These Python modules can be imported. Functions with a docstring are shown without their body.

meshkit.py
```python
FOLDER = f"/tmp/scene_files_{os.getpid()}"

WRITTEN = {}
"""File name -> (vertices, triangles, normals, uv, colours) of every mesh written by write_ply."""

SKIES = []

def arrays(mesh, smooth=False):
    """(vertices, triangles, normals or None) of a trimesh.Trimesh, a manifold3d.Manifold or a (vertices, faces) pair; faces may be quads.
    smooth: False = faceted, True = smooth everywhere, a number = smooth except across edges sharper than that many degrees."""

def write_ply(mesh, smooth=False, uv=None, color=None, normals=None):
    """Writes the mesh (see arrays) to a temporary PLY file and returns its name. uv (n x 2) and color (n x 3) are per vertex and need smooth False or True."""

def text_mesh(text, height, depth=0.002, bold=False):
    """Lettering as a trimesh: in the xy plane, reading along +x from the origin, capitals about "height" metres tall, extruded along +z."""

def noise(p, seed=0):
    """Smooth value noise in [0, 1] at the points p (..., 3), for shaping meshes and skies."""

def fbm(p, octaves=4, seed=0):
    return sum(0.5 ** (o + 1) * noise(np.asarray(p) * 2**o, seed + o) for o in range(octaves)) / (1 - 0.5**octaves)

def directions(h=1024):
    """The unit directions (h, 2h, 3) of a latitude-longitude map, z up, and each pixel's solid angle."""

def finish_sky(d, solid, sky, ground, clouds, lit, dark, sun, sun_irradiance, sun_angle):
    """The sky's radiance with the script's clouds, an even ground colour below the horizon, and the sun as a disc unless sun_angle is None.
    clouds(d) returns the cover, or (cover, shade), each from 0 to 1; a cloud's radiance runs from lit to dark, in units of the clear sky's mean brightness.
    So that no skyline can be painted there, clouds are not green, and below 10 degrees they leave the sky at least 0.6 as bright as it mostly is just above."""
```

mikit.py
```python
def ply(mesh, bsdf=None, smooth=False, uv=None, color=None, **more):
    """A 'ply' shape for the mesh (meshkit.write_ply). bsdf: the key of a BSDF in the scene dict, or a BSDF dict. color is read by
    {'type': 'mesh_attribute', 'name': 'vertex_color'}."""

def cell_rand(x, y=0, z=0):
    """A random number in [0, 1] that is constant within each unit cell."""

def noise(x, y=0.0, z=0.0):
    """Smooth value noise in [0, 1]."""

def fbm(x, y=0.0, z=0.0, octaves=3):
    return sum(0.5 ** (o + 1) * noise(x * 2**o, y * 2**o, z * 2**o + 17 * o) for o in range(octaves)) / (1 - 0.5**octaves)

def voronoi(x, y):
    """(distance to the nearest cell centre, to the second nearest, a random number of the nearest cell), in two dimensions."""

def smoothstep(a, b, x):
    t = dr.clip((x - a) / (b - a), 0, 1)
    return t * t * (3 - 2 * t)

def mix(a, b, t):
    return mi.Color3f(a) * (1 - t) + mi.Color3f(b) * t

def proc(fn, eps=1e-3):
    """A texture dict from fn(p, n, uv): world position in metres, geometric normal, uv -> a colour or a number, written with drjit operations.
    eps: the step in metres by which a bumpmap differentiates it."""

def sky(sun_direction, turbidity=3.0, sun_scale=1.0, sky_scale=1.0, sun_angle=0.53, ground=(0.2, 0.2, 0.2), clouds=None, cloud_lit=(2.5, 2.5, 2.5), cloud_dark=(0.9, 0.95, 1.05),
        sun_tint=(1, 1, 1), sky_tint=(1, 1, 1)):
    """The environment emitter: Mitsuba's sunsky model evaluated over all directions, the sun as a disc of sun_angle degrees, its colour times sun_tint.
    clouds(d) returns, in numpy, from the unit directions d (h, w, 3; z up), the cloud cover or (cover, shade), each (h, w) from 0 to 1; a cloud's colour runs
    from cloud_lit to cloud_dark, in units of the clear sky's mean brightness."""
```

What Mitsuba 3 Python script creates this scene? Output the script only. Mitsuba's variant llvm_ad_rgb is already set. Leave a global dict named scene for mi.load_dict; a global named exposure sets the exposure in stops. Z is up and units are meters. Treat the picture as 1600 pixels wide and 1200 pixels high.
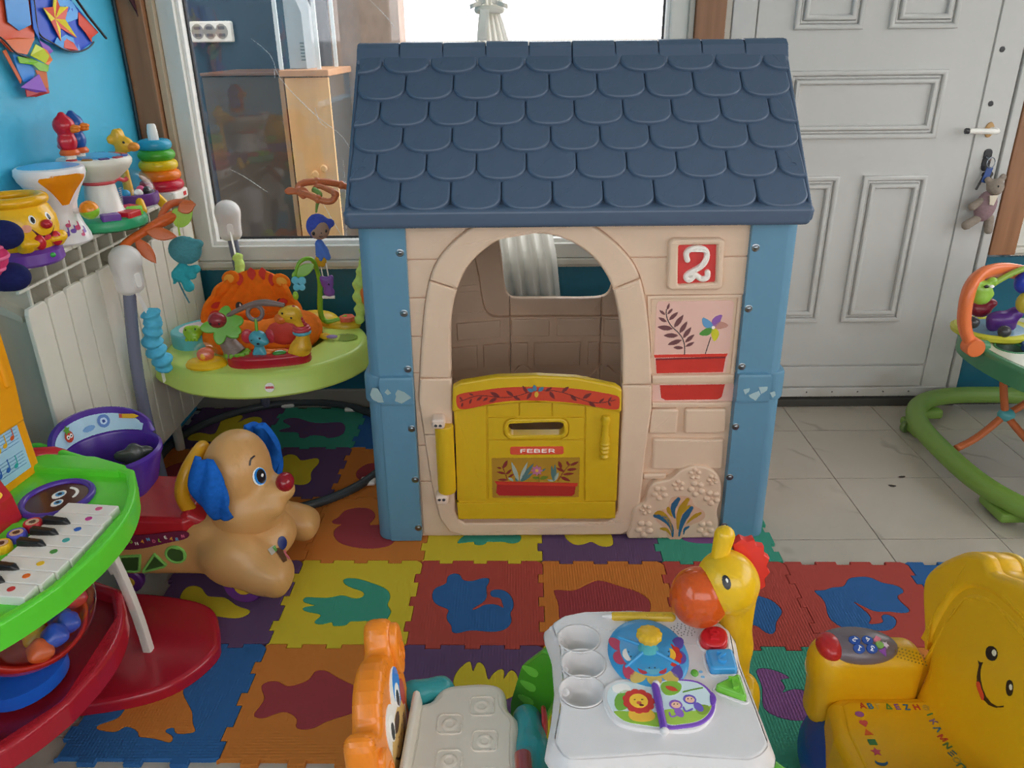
import math, random
import numpy as np, trimesh, mitsuba as mi, mikit, meshkit
import mapbox_earcut as earcut
import manifold3d as m3
import shapely, shapely.geometry as sg, shapely.ops as so
from shapely import affinity
from scipy.interpolate import CubicSpline

random.seed(7); rng = np.random.default_rng(7)
scene, labels, PL, COUNT = {}, {}, {}, {}
PI = math.pi

# ---------------------------------------------------------------- camera, sky, exposure
F, YAW, PITCH, ROLL, EYE = 1230.31, -0.0065, 0.4126, 0.0113, np.array([0, 0, 1.2789])
_c, _s = math.cos(YAW), math.sin(YAW)
FW = np.array([_s * math.cos(PITCH), _c * math.cos(PITCH), -math.sin(PITCH)])
_rt = np.array([_c, -_s, 0]); _dn = np.cross(FW, _rt)
RT, DN = math.cos(ROLL) * _rt + math.sin(ROLL) * _dn, -math.sin(ROLL) * _rt + math.cos(ROLL) * _dn
scene['camera'] = {'type': 'perspective', 'fov': math.degrees(2 * math.atan(800 / F)), 'fov_axis': 'x', 'near_clip': 0.02, 'far_clip': 200.0,
                   'to_world': mi.ScalarTransform4f().look_at(origin=EYE.tolist(), target=(EYE + FW).tolist(), up=(-DN).tolist())}
scene['sky'] = mikit.sky((0.35, 0.45, 0.8), turbidity=5.0, sun_scale=0.0, sky_scale=1.0, ground=(0.30, 0.28, 0.25),
                         clouds=lambda d: (np.full(d.shape[:2], 1.0), 0.0), cloud_lit=(1.0, 1.0, 1.01), cloud_dark=(0.9, 0.95, 1.0))
exposure = 4.65

# ---------------------------------------------------------------- helpers
def at(x, y, Y):            # a point of the upright plane at distance Y that was measured at that spot of the photograph
    d = FW + RT * (x - 800) / F + DN * (y - 600) / F
    return EYE + d * Y / d[1]
def on(x, y, z=0.0):        # the same for a level plane at height z
    d = FW + RT * (x - 800) / F + DN * (y - 600) / F
    return EYE + d * (z - EYE[2]) / d[2]
def xz(x, y, Y):
    p = at(x, y, Y); return (p[0], p[2])

def lin(h):
    c = np.array([int(h[i:i + 2], 16) for i in (0, 2, 4)]) / 255.0
    return [float(v) for v in np.where(c <= 0.04045, c / 12.92, ((c + 0.055) / 1.055) ** 2.4)]
def mat(name, h, rough=0.35, spec=0.5, metal=0.0, **kw):
    col = {'type': 'rgb', 'value': lin(h)} if isinstance(h, str) else mikit.proc(h)
    scene[name] = {'type': 'twosided', 'b': {'type': 'principled', 'base_color': col, 'roughness': rough, 'specular': spec, 'metallic': metal, **kw}}
    return name
def bumped(name, fn, scale, eps=5e-4):
    b = scene[name]['b']
    scene[name] = {'type': 'twosided', 'b': {'type': 'bumpmap', 'arbitrary': mikit.proc(fn, eps), 'scale': scale, 'b': b}}
PALETTE = {}
def C(h, rough=0.35):       # a plain plastic of that colour, defined once
    k = 'plastic_%s_%d' % (h, int(rough * 100))
    if k not in scene: mat(k, h, rough)
    return k

def tr(x=0, y=0, z=0):
    m = np.eye(4); m[:3, 3] = (x, y, z); return m
def rot(axis, deg):
    a = {'x': [1, 0, 0], 'y': [0, 1, 0], 'z': [0, 0, 1]}[axis]
    return trimesh.transformations.rotation_matrix(math.radians(deg), a)
def sc(x, y=None, z=None):
    return np.diag([x, x if y is None else y, x if z is None else z, 1.0])
def basis(o, ex, ey, ez):
    m = np.eye(4); m[:3, 0], m[:3, 1], m[:3, 2], m[:3, 3] = ex, ey, ez, o; return m
def facing(o, n, up=(0, 0, 1)):      # frame at o whose z is n and whose y is as near to up as it can be
    n = np.array(n, float); n /= np.linalg.norm(n); x = np.cross(up, n); x /= np.linalg.norm(x)
    return basis(o, x, np.cross(n, x), n)
UPRIGHT = rot('x', 90)               # (x, y, z) -> (x, -z, y): a drawing put upright, its thickness towards the viewer
def mv(mesh, M):
    m = mesh.copy(); m.apply_transform(M); return m
def cat(*ms):
    return trimesh.util.concatenate([m for m in ms])

def numbered(n):
    COUNT[n] = COUNT.get(n, -1) + 1
    return n if COUNT[n] == 0 else '%s_%03d' % (n, COUNT[n])
def thing(name, label, category, M=None, group=None, kind=None):
    k = numbered(name); PL[k] = np.eye(4) if M is None else M
    labels[k] = {'label': label, 'category': category}
    if group: labels[k]['group'] = group
    if kind: labels[k]['kind'] = kind
    return k
def part(parent, name, mesh, m, smooth=35, label=None, L=None, kind=None, **kw):
    if len(mesh.faces) == 0: print('empty', parent, name); return parent
    k = numbered(parent + '__' + name)
    M = PL[parent.split('__')[0]]
    if L is not None: M = M @ L
    mm = mesh.copy(); mm.apply_transform(M)
    scene[k] = mikit.ply(mm, m, smooth=smooth, **kw)
    if label or kind:
        labels[k] = {a: b for a, b in (('label', label), ('kind', kind)) if b}
    return k
def solo(name, label, category, mesh, m, smooth=35, group=None, kind=None):
    k = numbered(name); PL[k] = np.eye(4)
    scene[k] = mikit.ply(mesh, m, smooth=smooth)
    labels[k] = {'label': label, 'category': category}
    if group: labels[k]['group'] = group
    if kind: labels[k]['kind'] = kind
    return k
def struct(name, mesh, m, smooth=False, label=None):
    k = numbered(name); PL[k] = np.eye(4)
    if mesh is not None: scene[k] = mikit.ply(mesh, m, smooth=smooth)
    labels[k] = {'kind': 'structure'}
    if label: labels[k]['label'] = label
    return k

# shapes
def box(cx, cy, cz, sx, sy, sz, r=0.0, seg=8):
    if r <= 0:
        b = trimesh.creation.box((sx, sy, sz)); b.apply_translation((cx, cy, cz)); return b
    r = min(r, sx / 2 - 1e-5, sy / 2 - 1e-5, sz / 2 - 1e-5)
    s = m3.Manifold.sphere(r, seg)
    x, y, z = sx / 2 - r, sy / 2 - r, sz / 2 - r
    h = m3.Manifold.batch_hull([s.translate((a * x, b * y, c * z)) for a in (-1, 1) for b in (-1, 1) for c in (-1, 1)])
    q = fromm(h); q.apply_translation((cx, cy, cz)); return q
def bx(x0, x1, y0, y1, z0, z1, r=0.0):
    return box((x0 + x1) / 2, (y0 + y1) / 2, (z0 + z1) / 2, x1 - x0, y1 - y0, z1 - z0, r)
def fromm(m):
    q = m.to_mesh(); return trimesh.Trimesh(q.vert_properties[:, :3], q.tri_verts, process=False)
def tom(t):
    t = trimesh.Trimesh(t.vertices, t.faces, process=True)
    return m3.Manifold(m3.Mesh(t.vertices.astype(np.float32), t.faces.astype(np.uint32)))
def ball(c, r, sub=3):
    s = trimesh.creation.icosphere(sub, 1.0); s.apply_scale(r if np.isscalar(r) else np.array(r, float)); s.apply_translation(c); return s
def hull(*balls, seg=16):      # rounded hull of (centre, radius)
    return fromm(m3.Manifold.batch_hull([m3.Manifold.sphere(r, seg).translate(tuple(float(v) for v in c)) for c, r in balls]))
def cyl(a, b, r, n=24, r2=None):
    a, b = np.array(a, float), np.array(b, float)
    return tube([a, b], [r, r if r2 is None else r2], n)
def tube(path, r, n=12, closed=False, flat=None):
    p = np.array(path, float); m = len(p); r = np.broadcast_to(r, (m,))
    t = (np.roll(p, -1, 0) - np.roll(p, 1, 0)) if closed else np.gradient(p, axis=0)
    t /= np.linalg.norm(t, axis=1, keepdims=True) + 1e-12
    ref = np.array([0, 0, 1.0]) if abs(t[0][2]) < 0.9 else np.array([1.0, 0, 0])
    us = []; u = np.cross(t[0], ref); u /= np.linalg.norm(u)
    for k in range(m):
        u = u - t[k] * (u @ t[k]); u /= np.linalg.norm(u); us.append(u)
    us = np.array(us); ws = np.cross(t, us)
    a = np.arange(n) * 2 * PI / n
    fx, fy = (1, 1) if flat is None else flat
    v = p[:, None] + r[:, None, None] * (fx * np.cos(a)[None, :, None] * us[:, None] + fy * np.sin(a)[None, :, None] * ws[:, None])
    v = v.reshape(-1, 3); f = []
    for i in range(m if closed else m - 1):
        i2 = (i + 1) % m
        for j in range(n):
            j2 = (j + 1) % n
            f += [[i * n + j, i * n + j2, i2 * n + j2], [i * n + j, i2 * n + j2, i2 * n + j]]
    if not closed:
        v = np.vstack([v, p[:1], p[-1:]]); c0, c1 = len(v) - 2, len(v) - 1
        for j in range(n):
            j2 = (j + 1) % n
            f += [[c0, j2, j], [c1, (m - 1) * n + j, (m - 1) * n + j2]]
    q = trimesh.Trimesh(v, np.array(f), process=False)
    if q.volume < 0: q.invert()
    return q
def curve(pts, n=40, closed=False):
    p = np.array(pts, float)
    if closed: p = np.vstack([p, p[:1]])
    d = np.r_[0, np.cumsum(np.sqrt(np.linalg.norm(np.diff(p, axis=0), axis=1)))]
    s = CubicSpline(d, p, bc_type='periodic' if closed else 'natural')
    return s(np.linspace(0, d[-1], n, endpoint=not closed))
def rtube(pts, r, n=40, sides=12, closed=False):
    p = curve(pts, n, closed)
    rr = r if np.isscalar(r) else np.interp(np.linspace(0, 1, n), np.linspace(0, 1, len(r)), r)
    return tube(p, rr, sides, closed)
def lathe(prof, n=40):         # (radius, z) pairs from bottom to top
    prof = np.array(prof, float); m = len(prof); a = np.arange(n) * 2 * PI / n
    v = np.stack([prof[:, 0][:, None] * np.cos(a), prof[:, 0][:, None] * np.sin(a), np.repeat(prof[:, 1][:, None], n, 1)], -1).reshape(-1, 3)
    f = []
    for i in range(m - 1):
        for j in range(n):
            j2 = (j + 1) % n
            f += [[i * n + j, i * n + j2, (i + 1) * n + j2], [i * n + j, (i + 1) * n + j2, (i + 1) * n + j]]
    q = trimesh.Trimesh(v, np.array(f), process=False); q.merge_vertices(); q.update_faces(q.nondegenerate_faces())
    if q.volume < 0: q.invert()
    return q
def torus(R, r, c=(0, 0, 0), n=40, k=14, sx=1, sy=1):
    a = np.arange(n) * 2 * PI / n
    return tube(np.stack([c[0] + R * sx * np.cos(a), c[1] + R * sy * np.sin(a), np.full(n, c[2])], -1), r, k, True)
def polys(g):
    if g.is_empty: return []
    return [p for p in getattr(g, 'geoms', [g]) if p.geom_type == 'Polygon' and p.area > 1e-9]
def ext(poly, h, b=0.0, n=2, both=False):   # extrusion along z with rounded upper (and lower) edges
    out = []
    for P in polys(poly):
        P = sg.polygon.orient(P, 1.0)
        rings = [np.array(r.coords)[:-1] for r in [P.exterior, *P.interiors]]
        V2, N2, ends, k = [], [], [], 0
        for r in rings:
            e = np.roll(r, -1, 0) - r; e /= np.linalg.norm(e, axis=1, keepdims=True) + 1e-15
            nn = np.stack([-e[:, 1], e[:, 0]], 1); a = np.roll(nn, 1, 0)
            mm = (a + nn) / np.maximum(1 + (a * nn).sum(1, keepdims=True), 0.35)
            V2.append(r); N2.append(mm); k += len(r); ends.append(k)
        V2, N2 = np.vstack(V2), np.vstack(N2)
        if b > 0:
            q = [(h - b + b * math.sin(t), b * (1 - math.cos(t))) for t in np.linspace(0, PI / 2, n + 1)]
            low = [(h - z, o) for z, o in reversed(q)] if both else [(0, 0)]
            lay = low + q
        else: lay = [(0, 0), (h, 0)]
        tri = earcut.triangulate_float64(np.ascontiguousarray(V2), np.array(ends, np.uint32)).reshape(-1, 3).astype(int)
        m = len(V2); v = np.vstack([np.c_[V2 + N2 * o, np.full(m, z)] for z, o in lay]); f = []
        top = (len(lay) - 1) * m
        f.append(tri[:, ::-1]); f.append(tri + top)
        s0 = 0
        for e1 in ends:
            i = np.arange(s0, e1); j = np.r_[i[1:], s0]; s0 = e1
            for l in range(len(lay) - 1):
                A, B = l * m, (l + 1) * m
                f.append(np.stack([A + i, A + j, B + j], 1)); f.append(np.stack([A + i, B + j, B + i], 1))
        q = trimesh.Trimesh(v, np.vstack(f), process=False)
        if q.volume < 0: q.invert()
        out.append(q)
    return cat(*out)
def P(pts): return sg.Polygon(pts).buffer(0)
def blob(pts, n=60): return sg.Polygon(curve(pts, n, True)).buffer(0)
def rect(x0, y0, x1, y1, r=0.0, q=6):
    g = sg.box(min(x0, x1), min(y0, y1), max(x0, x1), max(y0, y1))
    return g.buffer(-r).buffer(r, quad_segs=q) if r > 0 else g
def ell(cx, cy, rx, ry=None, n=32, ang=0):
    a = np.arange(n) * 2 * PI / n
    g = sg.Polygon(np.stack([rx * np.cos(a), (ry or rx) * np.sin(a)], 1))
    return affinity.translate(affinity.rotate(g, ang, origin=(0, 0)), cx, cy)
def leaf(x, y, ln, w, ang, n=9):
    t = np.linspace(0, 1, n); s = w * np.sin(PI * t) ** 0.8 * (1 - 0.25 * t)
    g = sg.Polygon(np.vstack([np.stack([t * ln, s], 1), np.stack([t[::-1] * ln, -s[::-1]], 1)])).buffer(0)
    return affinity.translate(affinity.rotate(g, ang, origin=(0, 0)), x, y)
def line(pts, w, n=24, smooth=True):
    p = curve(pts, n) if smooth and len(pts) > 2 else np.array(pts)
    return sg.LineString(p).buffer(w, quad_segs=4)
def star(x, y, R, r, k=5, ang=90):
    a = np.radians(ang + np.arange(2 * k) * 180 / k); q = np.where(np.arange(2 * k) % 2 == 0, R, r)
    return sg.Polygon(np.stack([x + q * np.cos(a), y + q * np.sin(a)], 1))
def text(s, h, depth=0.001, bold=True):
    t = meshkit.text_mesh(s, h, depth, bold); t.apply_translation([-t.bounds[:, 0].mean(), -t.bounds[:, 1].mean(), 0]); return t

# rounded forms from distance fields (n x 3 points -> distance)
def E(c, r, R=None):
    c, r = np.array(c, float), np.array(np.broadcast_to(r, 3), float)
    def f(p):
        q = (p - c) if R is None else (p - c) @ R
        k0 = np.linalg.norm(q / r, axis=1); k1 = np.linalg.norm(q / r ** 2, axis=1)
        return k0 * (k0 - 1) / np.maximum(k1, 1e-9)
    return f
def K(a, b, ra, rb=None):
    a, b = np.array(a, float), np.array(b, float); rb = ra if rb is None else rb
    d = b - a; L2 = d @ d + 1e-12
    def f(p):
        t = np.clip((p - a) @ d / L2, 0, 1)
        return np.linalg.norm(p - a - t[:, None] * d, axis=1) - (ra + (rb - ra) * t)
    return f
def B(c, s, r, R=None):
    c, s = np.array(c, float), np.array(s, float) / 2 - r
    def f(p):
        q = np.abs((p - c) if R is None else (p - c) @ R) - s
        return np.linalg.norm(np.maximum(q, 0), axis=1) + np.minimum(q.max(1), 0) - r
    return f
def U(k, *fs):
    def f(p):
        d = np.stack([g(p) for g in fs]); m = d.min(0)
        return m - k * np.log(np.exp(-(d - m) / k).sum(0))
    return f
def cut(f, g, k=0.004):
    def h(p):
        a, b = f(p), -g(p); t = np.clip(0.5 + 0.5 * (a - b) / k, 0, 1)
        return b + (a - b) * t + k * t * (1 - t)
    return h
def Rm(axis, deg): return rot(axis, deg)[:3, :3]
def net(f, lo, hi, h, steps=2):     # surface nets
    lo, hi = np.array(lo, float) - 2 * h, np.array(hi, float) + 2 * h
    n = np.ceil((hi - lo) / h).astype(int) + 1
    g = [lo[k] + h * np.arange(n[k]) for k in range(3)]
    pts = np.stack(np.meshgrid(*g, indexing='ij'), -1).reshape(-1, 3)
    d = np.concatenate([f(pts[i:i + 200000]) for i in range(0, len(pts), 200000)]).reshape(n)
    ins = d < 0
    corners = [ins[a:n[0] - 1 + a, b:n[1] - 1 + b, c:n[2] - 1 + c] for a in (0, 1) for b in (0, 1) for c in (0, 1)]
    s = sum(x.astype(int) for x in corners); act = (s > 0) & (s < 8)
    idx = -np.ones(act.shape, int); idx[act] = np.arange(act.sum())
    cells = np.argwhere(act); acc, cnt = np.zeros((len(cells), 3)), np.zeros((len(cells), 1))
    for ax in range(3):
        o = [k for k in range(3) if k != ax]
        for a in (0, 1):
            for b in (0, 1):
                p0 = cells.copy(); p0[:, o[0]] += a; p0[:, o[1]] += b; p1 = p0.copy(); p1[:, ax] += 1
                d0, d1 = d[tuple(p0.T)], d[tuple(p1.T)]
                x = (d0 < 0) != (d1 < 0); t = np.where(x, d0 / np.where(x, d0 - d1, 1), 0)
                q = p0.astype(float); q[:, ax] += t; acc += np.where(x[:, None], q, 0); cnt += x[:, None]
    v = lo + h * acc / np.maximum(cnt, 1); F_ = []
    for ax in range(3):
        o1, o2 = (ax + 1) % 3, (ax + 2) % 3
        A = [slice(None)] * 3; Bs = [slice(None)] * 3
        A[ax], Bs[ax] = slice(0, n[ax] - 1), slice(1, n[ax])
        a, b = ins[tuple(A)], ins[tuple(Bs)]
        e = np.argwhere(a != b); e = e[(e[:, o1] > 0) & (e[:, o2] > 0) & (e[:, o1] < n[o1] - 1) & (e[:, o2] < n[o2] - 1)]
        up = a[tuple(e.T)]
        def cid(d1, d2):
            q = e.copy(); q[:, o1] -= d1; q[:, o2] -= d2; return idx[tuple(q.T)]
        q = np.stack([cid(1, 1), cid(0, 1), cid(0, 0), cid(1, 0)], 1)
        q = np.where(up[:, None], q, q[:, ::-1]); F_.append(q)
    q = np.vstack(F_); f3 = np.vstack([q[:, [0, 1, 2]], q[:, [0, 2, 3]]])
    for _ in range(steps):
        e = h * 0.1; d0 = f(v)
        gr = np.stack([(f(v + e * np.eye(3)[k]) - f(v - e * np.eye(3)[k])) / (2 * e) for k in range(3)], 1)
        v = v - np.clip(d0, -h, h)[:, None] * gr / np.maximum((gr ** 2).sum(1, keepdims=True), 0.25) * 0.9
    t = trimesh.Trimesh(v, f3, process=False)
    if t.volume < 0: t.invert()
    return t
def decal(poly, f, M, lift=0.0008, res=0.004, start=0.0, tmax=0.4):   # a print that lies on the form f: the drawing plane M looks along its -z
    ms = []
    for p in polys(poly):
        t = ext(p, 1.0)
        k = t.triangles[:, :, 2].min(1) > 0.5
        t = trimesh.Trimesh(t.vertices, t.faces[k], process=True)
        v, fc = trimesh.remesh.subdivide_to_size(t.vertices, t.faces, res, 12)
        v = trimesh.transform_points(np.c_[v[:, :2], np.zeros(len(v))], M); d = -M[:3, 2]
        s = np.full(len(v), start)
        for _ in range(40): s = np.minimum(s + np.clip(f(v + d * s[:, None]) - lift, -0.02, 0.02) * 0.8, tmax)
        v = v + d * s[:, None]
        ok = s < tmax - 0.01; keep = ok[fc].all(1)
        ms.append(trimesh.Trimesh(v, fc[keep], process=False))
    return cat(*ms)
def spot(f, x, y, lift=0.0):      # frame on the form f where the photograph shows that spot
    d = FW + RT * (x - 800) / F + DN * (y - 600) / F; d = d / np.linalg.norm(d); s = 0.3
    for _ in range(80): s += float(f((EYE + d * s)[None])[0]) * 0.8
    p = EYE + d * s; e = 1e-4 * np.eye(3); n = np.array([float(f((p + e[k])[None])[0] - f((p - e[k])[None])[0]) for k in range(3)]); n /= np.linalg.norm(n)
    return facing(p + n * lift, n)
def cloth(f_uv, nu, nv, thick=0.002):   # a thin double sheet over the unit square
    u, v = np.meshgrid(np.linspace(0, 1, nu), np.linspace(0, 1, nv), indexing='ij')
    p = f_uv(u, v).reshape(-1, 3); i = np.arange(nu * nv).reshape(nu, nv)
    q = np.stack([i[:-1, :-1], i[1:, :-1], i[1:, 1:], i[:-1, 1:]], -1).reshape(-1, 4)
    f = np.vstack([q[:, [0, 1, 2]], q[:, [0, 2, 3]]])
    t = trimesh.Trimesh(p, f, process=False); nrm = t.vertex_normals
    m = len(p); v2 = np.vstack([p + nrm * thick / 2, p - nrm * thick / 2])
    rim = np.concatenate([i[:, 0], i[-1, 1:], i[-2::-1, -1], i[0, -2:0:-1]]); r2 = np.roll(rim, -1)
    return trimesh.Trimesh(v2, np.vstack([f, f[:, ::-1] + m, np.stack([rim, rim + m, r2], 1), np.stack([r2, rim + m, r2 + m], 1)]), process=False)
# ---------------------------------------------------------------- the setting
def marble(p, n, uv):
    c = mikit.cell_rand((p.x - 1.001) / 0.33 + 20, (p.y - 2.487) / 0.33 + 20, 3)
    w = mikit.fbm(p.x * 5 + c * 37, p.y * 5 + c * 11, 1.0, 4)
    import drjit as dr
    v = dr.abs(dr.sin((p.x * 0.75 + p.y * 0.65 + c * 5) * 13.0 + w * 4.5))
    vein = (1 - mikit.smoothstep(0.0, 0.30, v)) * mikit.smoothstep(0.45, 0.75, mikit.fbm(p.x * 6 + c * 9, p.y * 6, 4.0, 3))
    base = mikit.mix((0.37, 0.33, 0.28), (0.44, 0.395, 0.335), w)
    return mikit.mix(base, (0.22, 0.19, 0.155), vein * 0.55)
mat('tile_marble', marble, 0.22)
mat('grout', '4A443C', 0.8)
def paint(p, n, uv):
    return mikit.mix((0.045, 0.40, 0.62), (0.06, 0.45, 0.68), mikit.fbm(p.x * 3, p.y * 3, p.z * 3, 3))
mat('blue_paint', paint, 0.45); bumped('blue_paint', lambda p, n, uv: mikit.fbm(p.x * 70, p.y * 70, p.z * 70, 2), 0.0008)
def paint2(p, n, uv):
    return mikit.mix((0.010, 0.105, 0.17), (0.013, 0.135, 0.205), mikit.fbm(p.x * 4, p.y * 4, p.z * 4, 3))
mat('blue_paint_shaded', paint2, 0.4)  # same blue wall paint, with the shade under the window put into its colour
mat('white_wall', 'D8D5CC', 0.8)
mat('ceiling_white', 'E4E2DC', 0.9)
mat('frame_white', 'CFCFC8', 0.35)
def doorp(p, n, uv):
    d = mikit.smoothstep(0.0, 0.5, 0.55 - p.z) * mikit.smoothstep(0.45, 0.7, mikit.fbm(p.x * 4, p.y * 4, p.z * 5, 4))
    return mikit.mix((0.50, 0.50, 0.485), (0.38, 0.355, 0.31), d * 0.6)
mat('door_white', doorp, 0.32)
mat('gasket', '14161A', 0.5)
def wood(p, n, uv):
    g = mikit.fbm(p.x * 60, p.y * 60, p.z * 3, 3)
    return mikit.mix((0.20, 0.085, 0.036), (0.34, 0.16, 0.075), g)
mat('wood_post', wood, 0.45)
def wood2(p, n, uv):
    g = mikit.fbm(p.x * 25, p.y * 25, p.z * 2.0, 3)
    return mikit.mix((0.72, 0.40, 0.16), (0.86, 0.53, 0.25), g)
mat('wood_honey', wood2, 0.35)
mat('skirting', '8E8A80', 0.4)
def plaster(p, n, uv):
    g = mikit.fbm(p.x * 7, p.y * 7, p.z * 7, 4); s = mikit.fbm(p.x * 40, p.y * 40, p.z * 14, 3)
    return mikit.mix((0.22, 0.135, 0.10), (0.46, 0.33, 0.25), g * 0.65 + s * 0.35)
mat('plaster_brown', plaster, 0.9)
scene['glass'] = {'type': 'thindielectric', 'int_ior': 1.52}

YW, XW = 2.72, -1.22
# floor: a grout bed with marble tiles laid on it
fl = struct('floor', bx(XW - 0.1, 2.75, -1.5, 2.80, -0.06, -0.004), 'grout')
for i in range(-7, 6):
    for j in range(-6, 2):
        x0, x1 = 1.001 + 0.33 * i, 1.001 + 0.33 * (i + 1); y1, y0 = 2.487 + 0.33 * j + 0.0, 2.487 + 0.33 * (j - 1)
        x0, x1, y1, y0 = max(x0, XW), min(x1, 2.69), min(y1, 2.695), y0
        if x1 - x0 < 0.02 or y1 - y0 < 0.02: continue
        if -0.3 < x0 and x1 < 0.7 and y1 < 1.3: pass
        part(fl, 'tile', bx(x0 + 0.0012, x1 - 0.0012, y0 + 0.0012, y1 - 0.0012, -0.012, 0.0), 'tile_marble', False)
part(fl, 'tile_bed', bx(XW, 2.69, -1.5, 2.487 - 7 * 0.33, -0.012, 0.0), 'tile_marble', False, label='unbroken tiled floor nearest the camera')

struct('ceiling', bx(XW - 0.1, 2.75, -1.5, 2.85, 2.6, 2.7), 'ceiling_white')
wl = struct('wall_left', cat(bx(XW - 0.12, XW, 0.35, 2.85, 0.0, 2.6), bx(XW - 0.12, XW, -1.5, -1.1, 0.0, 2.6), bx(XW - 0.12, XW, -1.1, 0.35, 0.0, 0.9), bx(XW - 0.12, XW, -1.1, 0.35, 2.3, 2.6)), 'blue_paint')  # unseen opening beside the viewer, added to light surfaces that face left
struct('wall_right', cat(bx(2.69, 2.81, -1.5, 2.85, 0.0, 0.75), bx(2.69, 2.81, -1.5, 2.85, 2.3, 2.6), bx(2.69, 2.81, -1.5, -0.6, 0.75, 2.3), bx(2.69, 2.81, 2.2, 2.85, 0.75, 2.3)), 'white_wall')
# back wall: blue strip under the window sill, a strip over the windows, a piece under the right window
WB = [bx(-1.22, 0.668, YW, YW + 0.16, 0.075, 0.545), bx(1.66, 2.69, YW, YW + 0.16, 0.0, 0.56)]
wb = struct('wall_back', cat(*WB), 'blue_paint_shaded')
part(wb, 'lintel', cat(bx(-1.22, 2.69, YW, YW + 0.16, 2.1, 2.6)), 'blue_paint', False)
struct('baseboard_back', bx(-1.22, 0.66, YW - 0.012, YW + 0.12, 0.0, 0.075, 0.004), 'skirting')
# rear wall behind the viewer; its wide unseen opening is added for front fill light
struct('wall_rear', cat(bx(XW, 2.69, -1.5, -1.38, 0, 1.0), bx(XW, 2.69, -1.5, -1.38, 2.35, 2.6), bx(XW, -1.0, -1.5, -1.38, 1.0, 2.35), bx(2.55, 2.69, -1.5, -1.38, 1.0, 2.35)), 'white_wall')

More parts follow.
